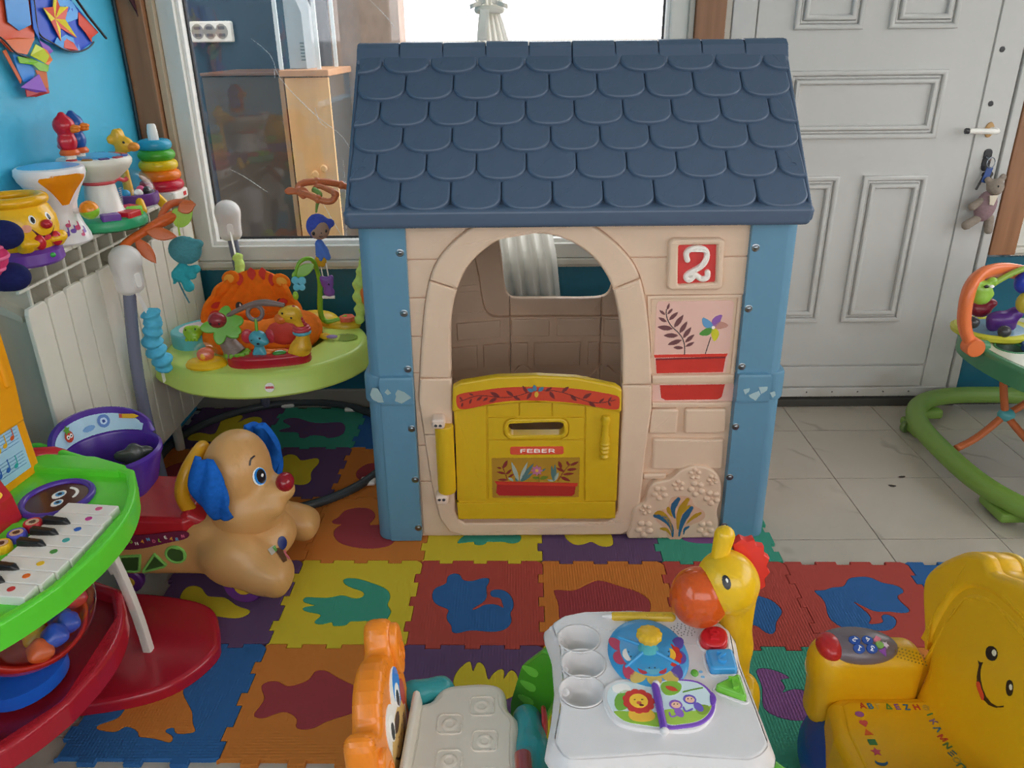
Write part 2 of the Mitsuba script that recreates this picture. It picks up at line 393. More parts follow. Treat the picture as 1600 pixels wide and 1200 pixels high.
# wood posts
struct('trim_1', bx(-1.218, -1.135, 2.66, 2.86, 0.50, 2.1, 0.003), 'wood_post')
struct('trim_2', bx(0.562, 0.655, 2.675, 2.86, 0.545, 2.1, 0.003), 'wood_post')
struct('trim_3', bx(1.643, 1.732, 2.685, 2.86, 0.575, 2.1, 0.003), 'wood_post')
struct('trim_4', bx(-1.133, -1.112, 2.685, 2.80, 0.55, 2.1, 0.002), C('B9A68C', 0.5))
struct('trim_5', cat(bx(0.545, 0.561, 2.69, 2.80, 0.55, 2.1, 0.002), bx(0.656, 0.676, 2.69, 2.80, 0.0, 2.1, 0.002)), C('B9B4AA', 0.5))

# window 1: one wide fixed light over the sill
w1 = struct('window_1', None, None)
del labels[w1]
def window(root, x0, x1, z0, mull=()):
    labels[root] = {'kind': 'structure'}
    outer = sg.box(x0, z0, x1, 2.1).difference(sg.box(x0 + 0.055, z0 + 0.052, x1 - 0.055, 2.04))
    part(root, 'frame', mv(ext(outer, 0.09, 0.006), tr(0, YW + 0.075, 0) @ UPRIGHT), 'frame_white', 30)
    s = sg.box(x0 + 0.052, z0 + 0.048, x1 - 0.052, 2.05).difference(sg.box(x0 + 0.066, z0 + 0.066, x1 - 0.066, 2.03))
    part(root, 'glazing_bead', mv(ext(s, 0.055, 0.004), tr(0, YW + 0.062, 0) @ UPRIGHT), C('E6E6E2', 0.3), 30)
    g = sg.box(x0 + 0.064, z0 + 0.064, x1 - 0.064, 2.035).difference(sg.box(x0 + 0.071, z0 + 0.072, x1 - 0.071, 2.025))
    part(root, 'gasket', mv(ext(g, 0.012), tr(0, YW + 0.052, 0) @ UPRIGHT), 'gasket', False, label='black rubber gasket')
    part(root, 'pane', trimesh.Trimesh([[x0 + 0.068, YW + 0.046, z0 + 0.068], [x1 - 0.068, YW + 0.046, z0 + 0.068], [x1 - 0.068, YW + 0.046, 2.03], [x0 + 0.068, YW + 0.046, 2.03]], [[0, 1, 2], [0, 2, 3]], process=False), 'glass', False)
    part(root, 'sill', cat(bx(x0 - 0.02, x1 + 0.02, YW - 0.03, YW + 0.10, z0 - 0.022, z0 - 0.0005, 0.004), bx(x0, x1, YW - 0.006, YW + 0.06, z0 - 0.034, z0 - 0.022)), C('C9C6BB', 0.4), 30)
window(w1, -1.112, 0.546, 0.575)
w2 = struct('window_2', None, None); window(w2, 1.735, 2.66, 0.60)
# scratches and hair cracks in the glass of the wide window
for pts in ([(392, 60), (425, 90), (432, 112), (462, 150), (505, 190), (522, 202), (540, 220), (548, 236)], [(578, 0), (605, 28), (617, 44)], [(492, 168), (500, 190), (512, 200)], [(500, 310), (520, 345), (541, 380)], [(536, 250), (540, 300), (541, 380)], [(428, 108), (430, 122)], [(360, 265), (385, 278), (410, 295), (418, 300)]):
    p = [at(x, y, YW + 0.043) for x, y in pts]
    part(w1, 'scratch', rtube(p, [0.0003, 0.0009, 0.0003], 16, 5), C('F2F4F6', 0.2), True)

# door 1
d1 = struct('door_1', bx(0.755, 1.607, 2.705, 2.75, 0.035, 2.06, 0.004), 'door_white')
part(d1, 'frame', cat(bx(0.677, 0.752, 2.685, 2.80, 0.0, 2.1, 0.004), bx(1.611, 1.642, 2.69, 2.80, 0.0, 2.1, 0.004), bx(0.677, 1.642, 2.69, 2.80, 2.065, 2.1)), 'door_white', 30)
part(d1, 'leaf_face', bx(0.758, 1.505, 2.695, 2.707, 0.165, 2.05, 0.003), 'door_white', 30)
part(d1, 'lock_stile', bx(1.512, 1.606, 2.697, 2.707, 0.04, 2.05, 0.003), 'door_white', 30)
part(d1, 'kick_plate', cat(bx(0.758, 1.506, 2.697, 2.707, 0.078, 0.158, 0.003), bx(0.758, 1.606, 2.690, 2.707, 0.038, 0.074, 0.003)), 'door_white', 30)
for k in range(9):
    part(d1, 'rivet', ball((0.80 + 0.095 * k, 2.690, 0.058), 0.0028, 1), C('3A3832'), True)
part(d1, 'threshold', bx(0.677, 1.642, 2.684, 2.80, 0.0, 0.030, 0.003), C('3A3833', 0.6), 30)
def moulding(x0, x1, z0, z1):
    for k, (a, b, h) in enumerate(((0.0, 0.016, 0.015), (0.016, 0.027, 0.006), (0.027, 0.042, 0.017))):
        r = sg.box(x0 + a, z0 + a, x1 - a, z1 - a).difference(sg.box(x0 + b, z0 + b, x1 - b, z1 - b))
        part(d1, 'panel_moulding', mv(ext(r, h, 0.006, 3), tr(0, 2.6955, 0) @ UPRIGHT), 'door_white', 30)
    part(d1, 'panel', mv(ext(sg.box(x0 + 0.044, z0 + 0.044, x1 - 0.044, z1 - 0.044), 0.0022, 0.001), tr(0, 2.6955, 0) @ UPRIGHT), 'door_white', 30)
for x0, x1 in ((0.871, 1.085), (1.165, 1.378)):
    moulding(x0, x1, 0.335, 0.850); moulding(x0, x1, 1.296, 1.85)
moulding(0.871, 1.378, 0.968, 1.178)
# handle, escutcheon, lock
hp = at(1547, 203, 2.69); hx, hz = hp[0], hp[2]
part(d1, 'rose', mv(ext(ell(hx, hz, 0.014, 0.024), 0.006, 0.002), tr(0, 2.697, 0) @ UPRIGHT), C('B08A58', 0.4), 30, label='oval tan handle plate')
hd = part(d1, 'handle', cat(rtube([(hx + 0.004, 2.695, hz), (hx + 0.006, 2.665, hz), (hx - 0.004, 2.647, hz), (hx - 0.04, 2.643, hz + 0.001), (hx - 0.094, 2.645, hz + 0.002)], 0.0088, 30, 14)), C('E9E8E2', 0.25), True, label='white lever handle')
part(hd, 'tip', cyl((hx - 0.094, 2.645, hz + 0.002), (hx - 0.104, 2.645, hz + 0.002), 0.0092), C('2B2B30'), 40, label='black end cap')
for x, y in ((1566, 77), (1548, 162)):
    q = at(x, y, 2.697); part(d1, 'hole_plug', mv(ext(ell(q[0], q[2], 0.0085), 0.003, 0.001), tr(0, 2.698, 0) @ UPRIGHT), C('26262A'), 30)
q = at(1541, 250, 2.697)
part(d1, 'lock', mv(ext(rect(q[0] - 0.013, q[2] - 0.036, q[0] + 0.013, q[2] + 0.036, 0.0125), 0.007, 0.002), tr(0, 2.698, 0) @ UPRIGHT), C('25252A', 0.3), 30, label='black lock plate')

# the porch seen through the window: dark side wall, brown plaster pier, floor
struct('wall_porch', bx(-1.95, -1.85, 2.9, 3.72, -0.1, 2.8), C('1C2C3A', 0.7))
px0, px1 = at(512, 60, 3.75)[0], at(623, 30, 3.75)[0]
struct('trim_6', bx(px0 - 0.10, px1, 3.75, 3.95, -0.1, 2.8), 'plaster_brown', label='brown plaster pier outside the window')
struct('floor_porch', bx(-2.6, 2.9, 2.9, 4.6, -0.2, -0.08), C('A9A49A', 0.7))
# ---------------------------------------------------------------- foam puzzle mats
A0, MS, MA = np.array([-0.578, 1.732]), 0.3182, -0.0168
E1, E2 = np.array([math.cos(MA), math.sin(MA)]), np.array([math.sin(MA), -math.cos(MA)])
def node(i, j): return A0 + MS * (i * E1 + j * E2)
FOAM = {'yellow': 'CBB42E', 'red': 'A9443B', 'purple': '5F4468', 'orange': 'C2722F', 'green': '3C9078', 'blue': '2B5E96', 'maroon': '95383E', 'violet': '7C4C82', 'navy': '2A5C92'}
def ridges(p, n, uv):
    import drjit as dr
    return dr.maximum(dr.sin(p.x * 900.0), dr.sin(p.y * 900.0) * 0.8)
for k, h in FOAM.items():
    mat('foam_' + k, h, 0.75, 0.3); bumped('foam_' + k, ridges, 0.0016)
def edge(a, b, side=1):      # jigsaw border between two nodes
    d = b - a; nrm = np.array([-d[1], d[0]]); out = [a]
    n = 7; w = 0.020
    for k in range(n):
        s = (1 if k % 2 == 0 else -1) * w; fl = 0.016
        t0, t1 = k / n, (k + 1) / n
        if k == 0: t0 += 0.03
        if k == n - 1: t1 -= 0.03
        for t in ((t0 - (fl if k % 2 == 0 and k else -fl if k else 0)), (t1 + (fl if k % 2 == 0 and k < n - 1 else -fl if k < n - 1 else 0))):
            out.append(a + d * t + nrm * s)
    return out
EDGES = {}
def get_edge(kind, i, j):
    a = node(i, j); b = node(i + 1, j) if kind == 'h' else node(i, j + 1)
    return edge(a, b)
def outline(i, j):
    e = get_edge('h', i, j) + get_edge('v', i + 1, j) + get_edge('h', i, j + 1)[::-1] + get_edge('v', i, j)[::-1]
    return sg.Polygon(e).buffer(0)
def tracing(pts, s, ox, oy): return sg.Polygon(curve([on(ox + x / s, oy + y / s, 0.01)[:2] for x, y in pts], 110, True)).buffer(0)
TRACE = {
 (0, 0): tracing([(735,450),(830,445),(930,470),(1040,510),(1105,555),(1112,620),(1095,665),(1122,715),(1110,755),(1085,790),(1030,825),(950,825),(935,800),(860,800),(780,805),(755,830),(680,840),(640,835),(635,810),(560,825),(490,815),(500,790),(540,750),(420,720),(390,695),(420,680),(490,668),(400,640),(400,610),(430,600),(600,605),(715,585),(790,605),(850,610),(895,590),(895,560),(850,540),(740,490)], 5.333, 400, 820),
 (1, 0): tracing([(490,403),(530,420),(550,455),(630,465),(700,445),(765,445),(760,490),(745,520),(750,580),(720,640),(640,690),(628,705),(660,700),(720,668),(790,658),(850,670),(890,690),(880,650),(855,605),(800,598),(778,570),(790,545),(860,537),(920,560),(965,620),(968,690),(945,735),(955,780),(935,840),(880,875),(800,888),(700,882),(610,877),(540,892),(490,900),(460,885),(455,840),(425,800),(420,740),(430,705),(350,670),(300,620),(297,570),(330,520),(410,485),(420,440),(450,410)], 5.333, 620, 820),
 (4, 0): tracing([(690,410),(740,408),(800,390),(870,382),(900,340),(950,325),(1040,328),(1110,358),(1180,372),(1240,400),(1240,425),(1210,440),(1225,475),(1265,510),(1282,540),(1220,548),(1160,540),(1080,540),(1000,510),(935,480),(960,500),(1030,560),(1040,595),(1030,615),(1090,615),(1120,600),(1110,570),(1140,558),(1190,580),(1200,615),(1170,650),(1100,660),(1010,650),(900,650),(830,620),(785,580),(765,520),(740,460)], 4, 1100, 820),
 (-1, 1): tracing([(970,250),(990,270),(990,330),(955,400),(960,460),(1010,560),(1015,630),(1030,680),(990,695),(900,690),(890,660),(840,670),(840,690),(880,715),(870,752),(820,745),(730,725),(660,715),(655,690),(575,652),(540,670),(500,685),(430,680),(380,660),(400,640),(510,600),(560,550),(640,440),(760,340)], 4.21, 60, 980),
 (0, 1): tracing([(470,370),(550,353),(610,380),(650,385),(770,340),(810,290),(870,283),(950,325),(1110,395),(1180,430),(1110,520),(1060,560),(880,620),(800,660),(700,665),(685,640),(690,605),(600,555),(470,595),(410,580),(420,550),(475,470),(460,410)], 4.21, 300, 980),
 (0, -1): tracing([(1240,915),(1280,890),(1320,850),(1400,828),(1480,832),(1520,860),(1520,900),(1490,940),(1580,940),(1640,960),(1660,1030),(1620,1080),(1500,1100),(1380,1090),(1290,1060),(1250,1010),(1270,960),(1300,940),(1260,936)], 4.286, 230, 600),
 (-1, -2): tracing([(940,472),(1000,480),(1040,510),(1130,495),(1150,520),(1120,560),(1095,600),(1095,640),(1060,670),(1000,672),(930,650),(880,600),(870,540)], 4.286, 230, 600),
 (-1, -3): tracing([(910,245),(980,225),(1080,250),(1180,260),(1290,255),(1325,285),(1290,345),(1210,360),(1190,350),(1090,345),(1060,360),(1020,355),(1010,325),(900,320),(890,305),(960,285)], 4.286, 230, 600),
 (-2, -3): tracing([(270,365),(340,325),(440,335),(500,240),(570,210),(640,215),(600,260),(680,225),(760,225),(760,260),(700,300),(620,320),(660,325),(560,375),(430,385),(330,380)], 4.286, 230, 600),
 (2, 0): tracing([(200,365),(270,368),(330,350),(370,330),(410,320),(500,345),(580,370),(640,410),(645,460),(560,560),(350,590),(230,520),(215,420)], 3, 800, 800),
 (3, 0): tracing([(280,360),(320,390),(330,435),(400,460),(470,510),(485,550),(450,610),(445,660),(415,680),(370,660),(330,630),(200,600),(120,520),(150,430),(220,380)], 4, 1100, 820),
 (3, 1): tracing([(330,905),(430,905),(530,955),(480,965),(505,1010),(490,1045),(560,1025),(640,1040),(720,1090),(720,1180),(560,1220),(420,1180),(370,1130),(360,1000)], 4, 1100, 820),
 (1, 1): tracing([(810,600),(850,530),(910,485),(927,500),(940,550),(970,492),(1010,510),(1028,570),(1045,605),(1070,570),(1130,535),(1148,560),(1145,600),(1190,545),(1230,570),(1240,650),(1200,720),(1000,760),(830,720)], 4.286, 520, 920),
 (-1, 0): tracing([(382,1160),(420,1040),(500,1040),(545,1090),(640,1100),(720,1150),(790,1180),(740,1215),(600,1210),(480,1195)], 3.75, 180, 640),
 (1, -1): tracing([(510,150),(545,100),(600,80),(1000,80),(1035,100),(1015,140),(950,152),(890,140),(800,140),(750,140),(730,160),(650,160),(640,140)], 5.333, 620, 820),
 (2, -1): tracing([(1400,80),(1440,140),(1500,165),(1570,155),(1620,140),(1700,175),(1790,170),(1800,120),(1760,60),(1500,40)], 5.333, 620, 820),
}
MATS = [(-2,-3,'purple','yellow','running animal'),(-1,-3,'green','purple','whale'),(0,-3,'blue','orange','shape'),(1,-3,'green','purple','shape'),(2,-3,'green','purple','shape'),
 (-2,-2,'orange','maroon','shape'),(-1,-2,'purple','yellow','chick'),(0,-2,'orange','maroon','shape'),(1,-2,'purple','yellow','shape'),(2,-2,'orange','maroon','shape'),
 (-1,-1,'orange','maroon','shape'),(0,-1,'orange','maroon','duck'),(1,-1,'yellow','green','hippo'),(2,-1,'purple','yellow','bear'),(3,-1,'green','violet','shape'),
 (-1,0,'purple','yellow','shape'),(0,0,'yellow','green','crocodile'),(1,0,'red','blue','cat'),(2,0,'orange','maroon','cow'),(3,0,'red','blue','sheep'),(4,0,'red','blue','cat'),(5,0,'blue','orange','shape'),
 (-1,1,'blue','orange','seal'),(0,1,'orange','maroon','fish'),(1,1,'purple','yellow','turtle'),(2,1,'yellow','green','shape'),(3,1,'green','violet','elephant'),(4,1,'orange','maroon','shape')]
WHERE = {(-2,-3):'below the radiator end under the baby jumper',(-1,-3):'at the back wall under the baby jumper',(0,-3):'half hidden behind the left post of the playhouse at the back wall',(1,-3):'left of two seen through the door slot',
 (2,-3):'right of two seen through the door slot',(-2,-2):'beneath the radiator behind the puppy ride-on handle',(-1,-2):'behind the head of the puppy ride-on',(0,-2):'beside the left post of the playhouse inside the jumper ring',
 (1,-2):'inside the playhouse behind the yellow door',(2,-2):'inside the playhouse on the right',(-1,-1):'under the chest of the puppy ride-on',(0,-1):'in front of the left post of the playhouse',(1,-1):'at the foot of the yellow playhouse door',
 (2,-1):'under the right half of the playhouse threshold',(3,-1):'under the flower corner of the playhouse',(-1,0):'under the purple wheel of the puppy ride-on',(0,0):'right of the puppy ride-on',(1,0):'in front of the playhouse door',
 (2,0):'behind the white activity table',(3,0):'behind the giraffe neck of the activity table',(4,0):'left of the yellow chair back',(5,0):'behind the yellow chair back',(-1,1):'in the left front corner beside the red pedestal',(0,1):'left of the orange dog chair',
 (1,1):'between the orange dog chair and the activity table',(2,1):'under the white activity table',(3,1):'between the activity table and the yellow chair',(4,1):'under the yellow chair'}
for i, j, c, a, what in MATS:
    o = outline(i, j).buffer(-0.0007)
    shp = TRACE.get((i, j))
    if shp is None:
        c0 = node(i + 0.5, j + 0.5); r_ = np.random.default_rng(i * 31 + j * 7 + 500)
        an = np.linspace(0, 2 * PI, 9)[:-1]; rr = 0.085 * (1 + 0.35 * (r_.random(8) - 0.5))
        shp = sg.Polygon(curve(np.stack([c0[0] + 1.15 * rr * np.cos(an), c0[1] + 0.8 * rr * np.sin(an)], 1), 60, True))
    shp = shp.intersection(o.buffer(-0.01)).simplify(0.0004)
    lb = '%s foam mat with %s %s, %s' % (c, a, what, WHERE[(i, j)])
    k = thing('foam_mat', ' '.join(lb.split()[:16]), 'foam mat', group='interlocking foam floor mats')
    part(k, 'base', ext(o.difference(shp.buffer(0.0005)), 0.010, 0.0012, 1), 'foam_' + c, 30)
    part(k, 'inlay', ext(shp, 0.0098, 0.0012, 1), 'foam_' + a, 30, label='%s inlaid piece' % a)
# ---------------------------------------------------------------- playhouse
def creamf(p, n, uv):
    return mikit.mix((0.64, 0.46, 0.335), (0.70, 0.51, 0.375), mikit.fbm(p.x * 9, p.y * 9, p.z * 9, 3))
mat('house_cream', creamf, 0.42)
mat('house_blue', '5A86A0', 0.38)
mat('roof_navy', '4A5B72', 0.34)
mat('house_yellow', 'CBA61C', 0.38)
mat('steel', '8E959C', 0.22, metal=1.0)
YF = 1.845
H = thing('playhouse', 'cream and blue plastic playhouse with dark blue scalloped roof and yellow half door', 'playhouse')
def flat(poly, y, h, b=0.0, n=2): return mv(ext(poly, h, b, n), tr(0, y, 0) @ UPRIGHT)
def fx(pts, Y=1.835): return [xz(x, y, Y) for x, y in pts]
ci = fx([(705, 575), (704, 530), (706, 490), (715, 450), (731, 416), (755, 391), (779, 375), (806, 367), (834, 364), (864, 367), (892, 377), (916, 392), (936, 412), (955, 445), (966, 490), (971, 530), (972, 575)])
inner = P(np.vstack([curve(ci, 90), np.array([(0.271, 0.40), (0.272, 0.10), (0.262, 0.075), (0.245, 0.062), (-0.145, 0.062), (-0.162, 0.075), (-0.171, 0.10), (-0.167, 0.40)])]))
co = fx([(655, 625), (656, 590), (662, 499), (677, 421), (701, 385), (731, 359), (780, 335), (834, 328), (890, 335), (938, 360), (973, 391), (997, 427), (1012, 499), (1017, 570), (1018, 638)])
outer = P(np.vstack([curve(co, 90), np.array([(0.338, 0.28), (0.332, 0.07), (0.316, 0.036), (0.285, 0.020), (-0.15, 0.020), (-0.19, 0.034), (-0.215, 0.08), (-0.232, 0.20)])])).buffer(-0.01).buffer(0.01).intersection(sg.box(-1, 0.014, 1, 0.895))
face = sg.box(-0.30, 0.0115, 0.60, 0.90)
fw = part(H, 'front_wall', flat(face.difference(inner.buffer(0.012)), YF + 0.028, 0.028), 'house_cream', 30)
ring = outer.difference(inner)
cuts = [sg.LineString(fx(p)).buffer(0.0008) for p in ([(640, 590), (712, 590)], [(662, 434), (735, 458)], [(965, 600), (1022, 600)], [(938, 458), (1010, 430)], [(640, 678), (720, 678)])]
ring = ring.difference(so.unary_union(cuts))
for g in sorted(polys(ring), key=lambda g: (round(g.centroid.x, 2), g.centroid.y)):
    part(H, 'arch_block', flat(g, YF + 0.002, 0.020, 0.006, 3), 'house_cream', 40)
lining = inner.buffer(0.0115).difference(inner.buffer(0.0015))
part(H, 'arch_lining', flat(lining, YF + 0.033, 0.045, 0.002, 1), 'house_cream', 30)
# planks of the wall beside the arch
side = sg.box(-0.262, 0.5, 0.553, 0.895).difference(outer.buffer(0.002))
for z0, z1, x0, x1 in ((0.801, 0.893, -1, 1), (0.706, 0.799, -1, 1), (0.606, 0.704, -1, 0), (0.508, 0.604, -1, 0), (0.30, 0.506, -1, 0), (0.19, 0.298, -1, 0), (0.02, 0.188, -1, 0)):
    reg = sg.box(max(x0, -0.262), z0, x1 if x1 < 1 else 0.553, z1).difference(outer.buffer(0.0015))
    for g in polys(reg):
        if g.area > 4e-4: part(H, 'plank', flat(g, YF + 0.001, 0.0065, 0.0025), 'house_cream', 40)
# raised border round the planter stickers
pf = P(fx([(1012, 463), (1160, 461), (1147, 592), (1012, 594)]))
pin = pf.buffer(-0.009)
part(H, 'sticker_border', flat(pf.difference(pin).difference(outer.buffer(0.0015)), YF, 0.0075, 0.003), 'house_cream', 40)
part(H, 'ledge', flat(P(fx([(1014, 586), (1147, 585), (1146, 598), (1014, 599)])).difference(outer.buffer(0.0015)), YF, 0.014, 0.005), 'house_cream', 40)
part(H, 'ledge', flat(P(fx([(1014, 629), (1143, 629), (1142, 636), (1014, 637)])).difference(outer.buffer(0.0015)), YF, 0.010, 0.004), 'house_cream', 40)
PINK = C('E0B4A8', 0.45)
def st(name, poly, h, y=None, parent=None, lab=None, rough=0.4):
    return part(parent or H, name, flat(poly, (YF - 0.0005) if y is None else y, 0.0012), C(h, rough), False, label=lab)
c5 = lambda pts: fx([(980 + x / 4, 340 + y / 4) for x, y in pts], 1.843)
s1 = st('planter_sticker', P(c5([(185, 540), (195, 525), (655, 518), (668, 530), (640, 850), (615, 970), (182, 972), (168, 860)])), 'DDB3A6', lab='pink sticker of a red planter with a leafy twig and a pinwheel')
y2 = YF - 0.0017
st('twig', so.unary_union([line(c5([(358, 855), (355, 780), (320, 720), (270, 670), (245, 610), (245, 575)]), 0.0010)]), '3A2A30', y2, s1)
for (x, y, L, a) in ((250, 575, 46, 75), (252, 603, 50, 50), (236, 607, 50, 140), (262, 640, 80, 45), (246, 652, 66, 150), (294, 686, 105, 58), (285, 695, 108, 172), (328, 722, 95, 62), (318, 738, 100, 178), (350, 752, 92, 58), (340, 765, 100, 200), (362, 780, 82, 45), (366, 806, 64, 30), (350, 815, 70, 175)):
    q = c5([(x, y)])[0]; st('leaf', leaf(q[0], q[1], L * 0.00036, L * 0.000062 + 0.0006, a), '6E4448', y2, s1)
q = c5([(537, 686)])[0]
for a, h in ((62, '8A5BA5'), (8, 'B98577'), (-78, 'C8C12E'), (210, '4F8A3C'), (140, '5E93BE')):
    t = math.radians(a); L = 0.037
    g = affinity.translate(affinity.rotate(blob([(0, 0), (0.012, 0.011), (0.026, 0.010), (L, -0.001), (0.024, -0.006), (0.010, -0.006)], 30), a, origin=(0, 0)), q[0], q[1])
    st('pinwheel_petal', g, h, y2, s1)
st('pinwheel_hub', ell(q[0], q[1], 0.0042), 'F0E2DA', y2 - 0.0008, s1)
st('pinwheel_stem', sg.LineString(c5([(522, 748), (488, 852)])).buffer(0.0008), '3A2A30', y2, s1)
st('planter_rim', P(c5([(168, 858), (628, 850), (620, 868), (172, 875)])), 'D2382C', y2, s1)
st('planter', P(c5([(178, 880), (616, 868), (598, 965), (184, 972)])), 'C2342C', y2, s1)
st('planter_shade', P(c5([(178, 880), (616, 868), (614, 877), (180, 890)])), '7E2228', y2 - 0.0006, s1)
s2 = st('lower_sticker', P(c5([(160, 1045), (668, 1040), (660, 1145), (155, 1155)])).difference(outer.buffer(0.001)), 'DDB3A6', lab='pink sticker with the bottom of the red planter')
st('planter', P(c5([(205, 1048), (610, 1042), (590, 1120), (565, 1135), (240, 1140), (212, 1125)])), 'C2342C', y2, s2)
# house number
pl = part(H, 'number_plaque', flat(P(fx([(1044, 371), (1132, 371), (1127, 452), (1041, 452)])).buffer(-0.014).buffer(0.014).difference(P(fx([(1059, 382), (1119, 381), (1117, 440), (1058, 443)])).buffer(-0.004).buffer(0.004)), YF - 0.002, 0.020, 0.007, 4), 'house_cream', 40)
part(pl, 'red_field', flat(P(fx([(1057, 380), (1121, 379), (1119, 443), (1057, 445)])), YF - 0.004, 0.006), C('C93B3A', 0.35), False, label='red field of the number plaque')
two = line(fx([(1073, 405), (1072, 393), (1085, 386.5), (1102, 391), (1101, 407), (1088, 419), (1071, 431), (1076, 436), (1085, 429), (1094, 434), (1103, 432.5), (1104.5, 424)], 1.838), 0.0066, 70)
part(pl, 'digit_two', flat(two, YF - 0.009, 0.012, 0.005, 4), C('E5DED6', 0.35), 40, label='raised cream digit 2')
# stones and the flower relief at the lower right
c6 = lambda pts: fx([(980 + x / 5, 620 + y / 5) for x, y in pts], 1.838)
for pts in ([(170, 95), (400, 92), (385, 285), (162, 285)], [(450, 90), (775, 90), (765, 265), (690, 285), (440, 280)], [(200, 320), (640, 330), (755, 325), (740, 560), (190, 562)], [(110, 600), (310, 592), (300, 640), (105, 640)]):
    g = P(c6(pts)).buffer(-0.006).buffer(0.006).difference(outer.buffer(0.002)); part(H, 'stone', flat(g, YF, 0.013, 0.006, 3), 'house_cream', 40)
bush = blob(c6([(10, 1085), (-5, 1040), (20, 980), (30, 900), (60, 830), (120, 800), (150, 720), (200, 650), (320, 620), (400, 560), (480, 525), (560, 518), (650, 545), (710, 610), (725, 700), (715, 790), (690, 880), (705, 960), (690, 1040), (640, 1085), (300, 1093)]), 90)
bush = bush.intersection(sg.box(-1, 0.012, 0.555, 1))
bs = part(H, 'shrub_relief', flat(bush, YF + 0.002, 0.027, 0.006, 3), 'house_cream', 40)
yb = YF - 0.025
for cx, cy, r in ((518, 575, 52), (655, 622, 48), (390, 665, 52), (530, 690, 72), (245, 725, 66), (650, 762, 68), (137, 852, 48), (125, 1000, 76), (600, 1000, 72)):
    for k in range(5):
        a = math.radians(90 + 72 * k + cx % 40); q = c6([(cx + 0.62 * r * math.cos(a), cy + 0.62 * r * math.sin(a))])[0]
        part(bs, 'petal', mv(ball((0, 0, 0), (r * 0.000135, 0.0065, r * 0.00012), 2), tr(q[0], yb, q[1])), 'house_cream', True)
    q = c6([(cx, cy)])[0]; part(bs, 'flower_centre', ball((q[0], yb - 0.001, q[1]), (0.0024, 0.003, 0.0024), 1), 'house_cream', True)
s3 = part(bs, 'leaf_sticker', flat(blob(c6([(205, 905), (215, 870), (310, 835), (330, 770), (400, 748), (490, 765), (510, 815), (590, 870), (580, 930), (500, 965), (430, 1020), (410, 1080), (320, 1080), (290, 1010), (240, 960)]), 60), yb + 0.0005, 0.0010), C('CFA58C'), False, label='sticker with blue and ochre leaves')
for pts, w, h in (([(345, 1060), (335, 990), (280, 925), (210, 900)], 3.6, '2F5C7E'), ([(362, 915), (350, 840), (390, 770)], 3.6, '2F5C7E'), ([(395, 1055), (430, 930), (490, 840)], 3.8, '2F5C7E'), ([(430, 1045), (440, 1005), (470, 985)], 1.8, '2F5C7E'),
                  ([(340, 1030), (315, 940), (240, 875), (215, 885)], 3.0, 'B0892A'), ([(340, 905), (320, 870), (310, 840)], 2.6, 'B0892A'), ([(385, 1000), (400, 880), (460, 775)], 4.0, 'B0892A'), ([(380, 960), (410, 880), (475, 825)], 2.6, 'B0892A'), ([(455, 960), (500, 915), (560, 880)], 2.6, 'B0892A'), ([(330, 1055), (300, 1010), (255, 1000)], 2.2, 'B0892A')):
    p = curve(c6(pts), 14); ww = np.interp(np.linspace(0, 1, 14), [0, 0.7, 1], [0.25, 1, 0.6]) * w * 0.0024
    g = so.unary_union([sg.Point(a).buffer(b, 4).union(sg.Point(c).buffer(d_, 4)).convex_hull for a, c, b, d_ in zip(p[:-1], p[1:], ww[:-1], ww[1:])])
    part(s3, 'leaf', flat(g, yb - 0.0003, 0.0008), C(h), False)
# corner posts with belt and screws
def post(mx, my, nm):
    def col(z0, z1, grow, b):
        g = sg.box(0.262 - grow, -0.02 - grow, 0.372 + grow, 0.09).buffer(-0.022).buffer(0.022, quad_segs=8)
        g = g.union(sg.box(0.262 - grow, 0.03 - 0.06, 0.3, 0.088))
        g = sg.box(0.2615, -0.022 - grow, 0.376 + grow, 0.09).intersection(sg.box(0.1, -0.022 - grow, 0.345, 0.2).union(sg.Point(0.341 + grow, 0.013).buffer(0.035, 8)).union(sg.box(0.3, 0.013, 0.376 + grow, 0.2)))
        m = ext(g, z1 - z0, b, 2, True); m.apply_translation((0, 0, z0)); return m
    ms = [('lower_shaft', col(0.012, 0.432, 0.006, 0.004)), ('belt', col(0.426, 0.507, 0.014, 0.009)), ('upper_shaft', col(0.500, 0.905, 0.0, 0.004))]
    out = []
    for n_, m in ms:
        v = m.vertices.copy(); v[:, 0] += 0.010 * (0.9 - v[:, 2]) - 0.004
        v[:, 0] = 0.1465 + mx * (v[:, 0] + 0.1465); v[:, 1] = (YF + v[:, 1]) if my > 0 else (2.44 - (v[:, 1]))
        m = trimesh.Trimesh(v, m.faces, process=False)
        if m.volume < 0: m.invert()
        out.append(m)
    root = part(H, 'corner_post', out[0], 'house_blue', 40, label='blue corner post' if my > 0 else None)
    part(root, 'belt', out[1], 'house_blue', 40); part(root, 'upper_shaft', out[2], 'house_blue', 40)
    return root
pLF = post(-1, 1, 'l'); pRF = post(1, 1, 'r'); post(-1, -1, 'lb'); post(1, -1, 'rb')
for x, zs in ((-0.2725, (0.821, 0.671, 0.524, 0.360, 0.208, 0.056)), (0.5635, (0.825, 0.675, 0.523, 0.358, 0.208, 0.055))):
    for z in zs:
        yy = YF - 0.022 - (0.006 if z < 0.43 else 0.0)
        part(H, 'screw', cat(ball((x, yy + 0.001, z), (0.0062, 0.005, 0.0062), 2), mv(lathe([(0, -0.001), (0.009, -0.001), (0.0095, 0.0005), (0.0075, 0.0016), (0, 0.0016)], 20), tr(x, yy, z) @ rot('x', 90))), 'steel', 40, label='silver dome screw')
cL = lambda pts: fx([(570 + x / 4.14, 560 + y / 4.14) for x, y in pts], 1.813)
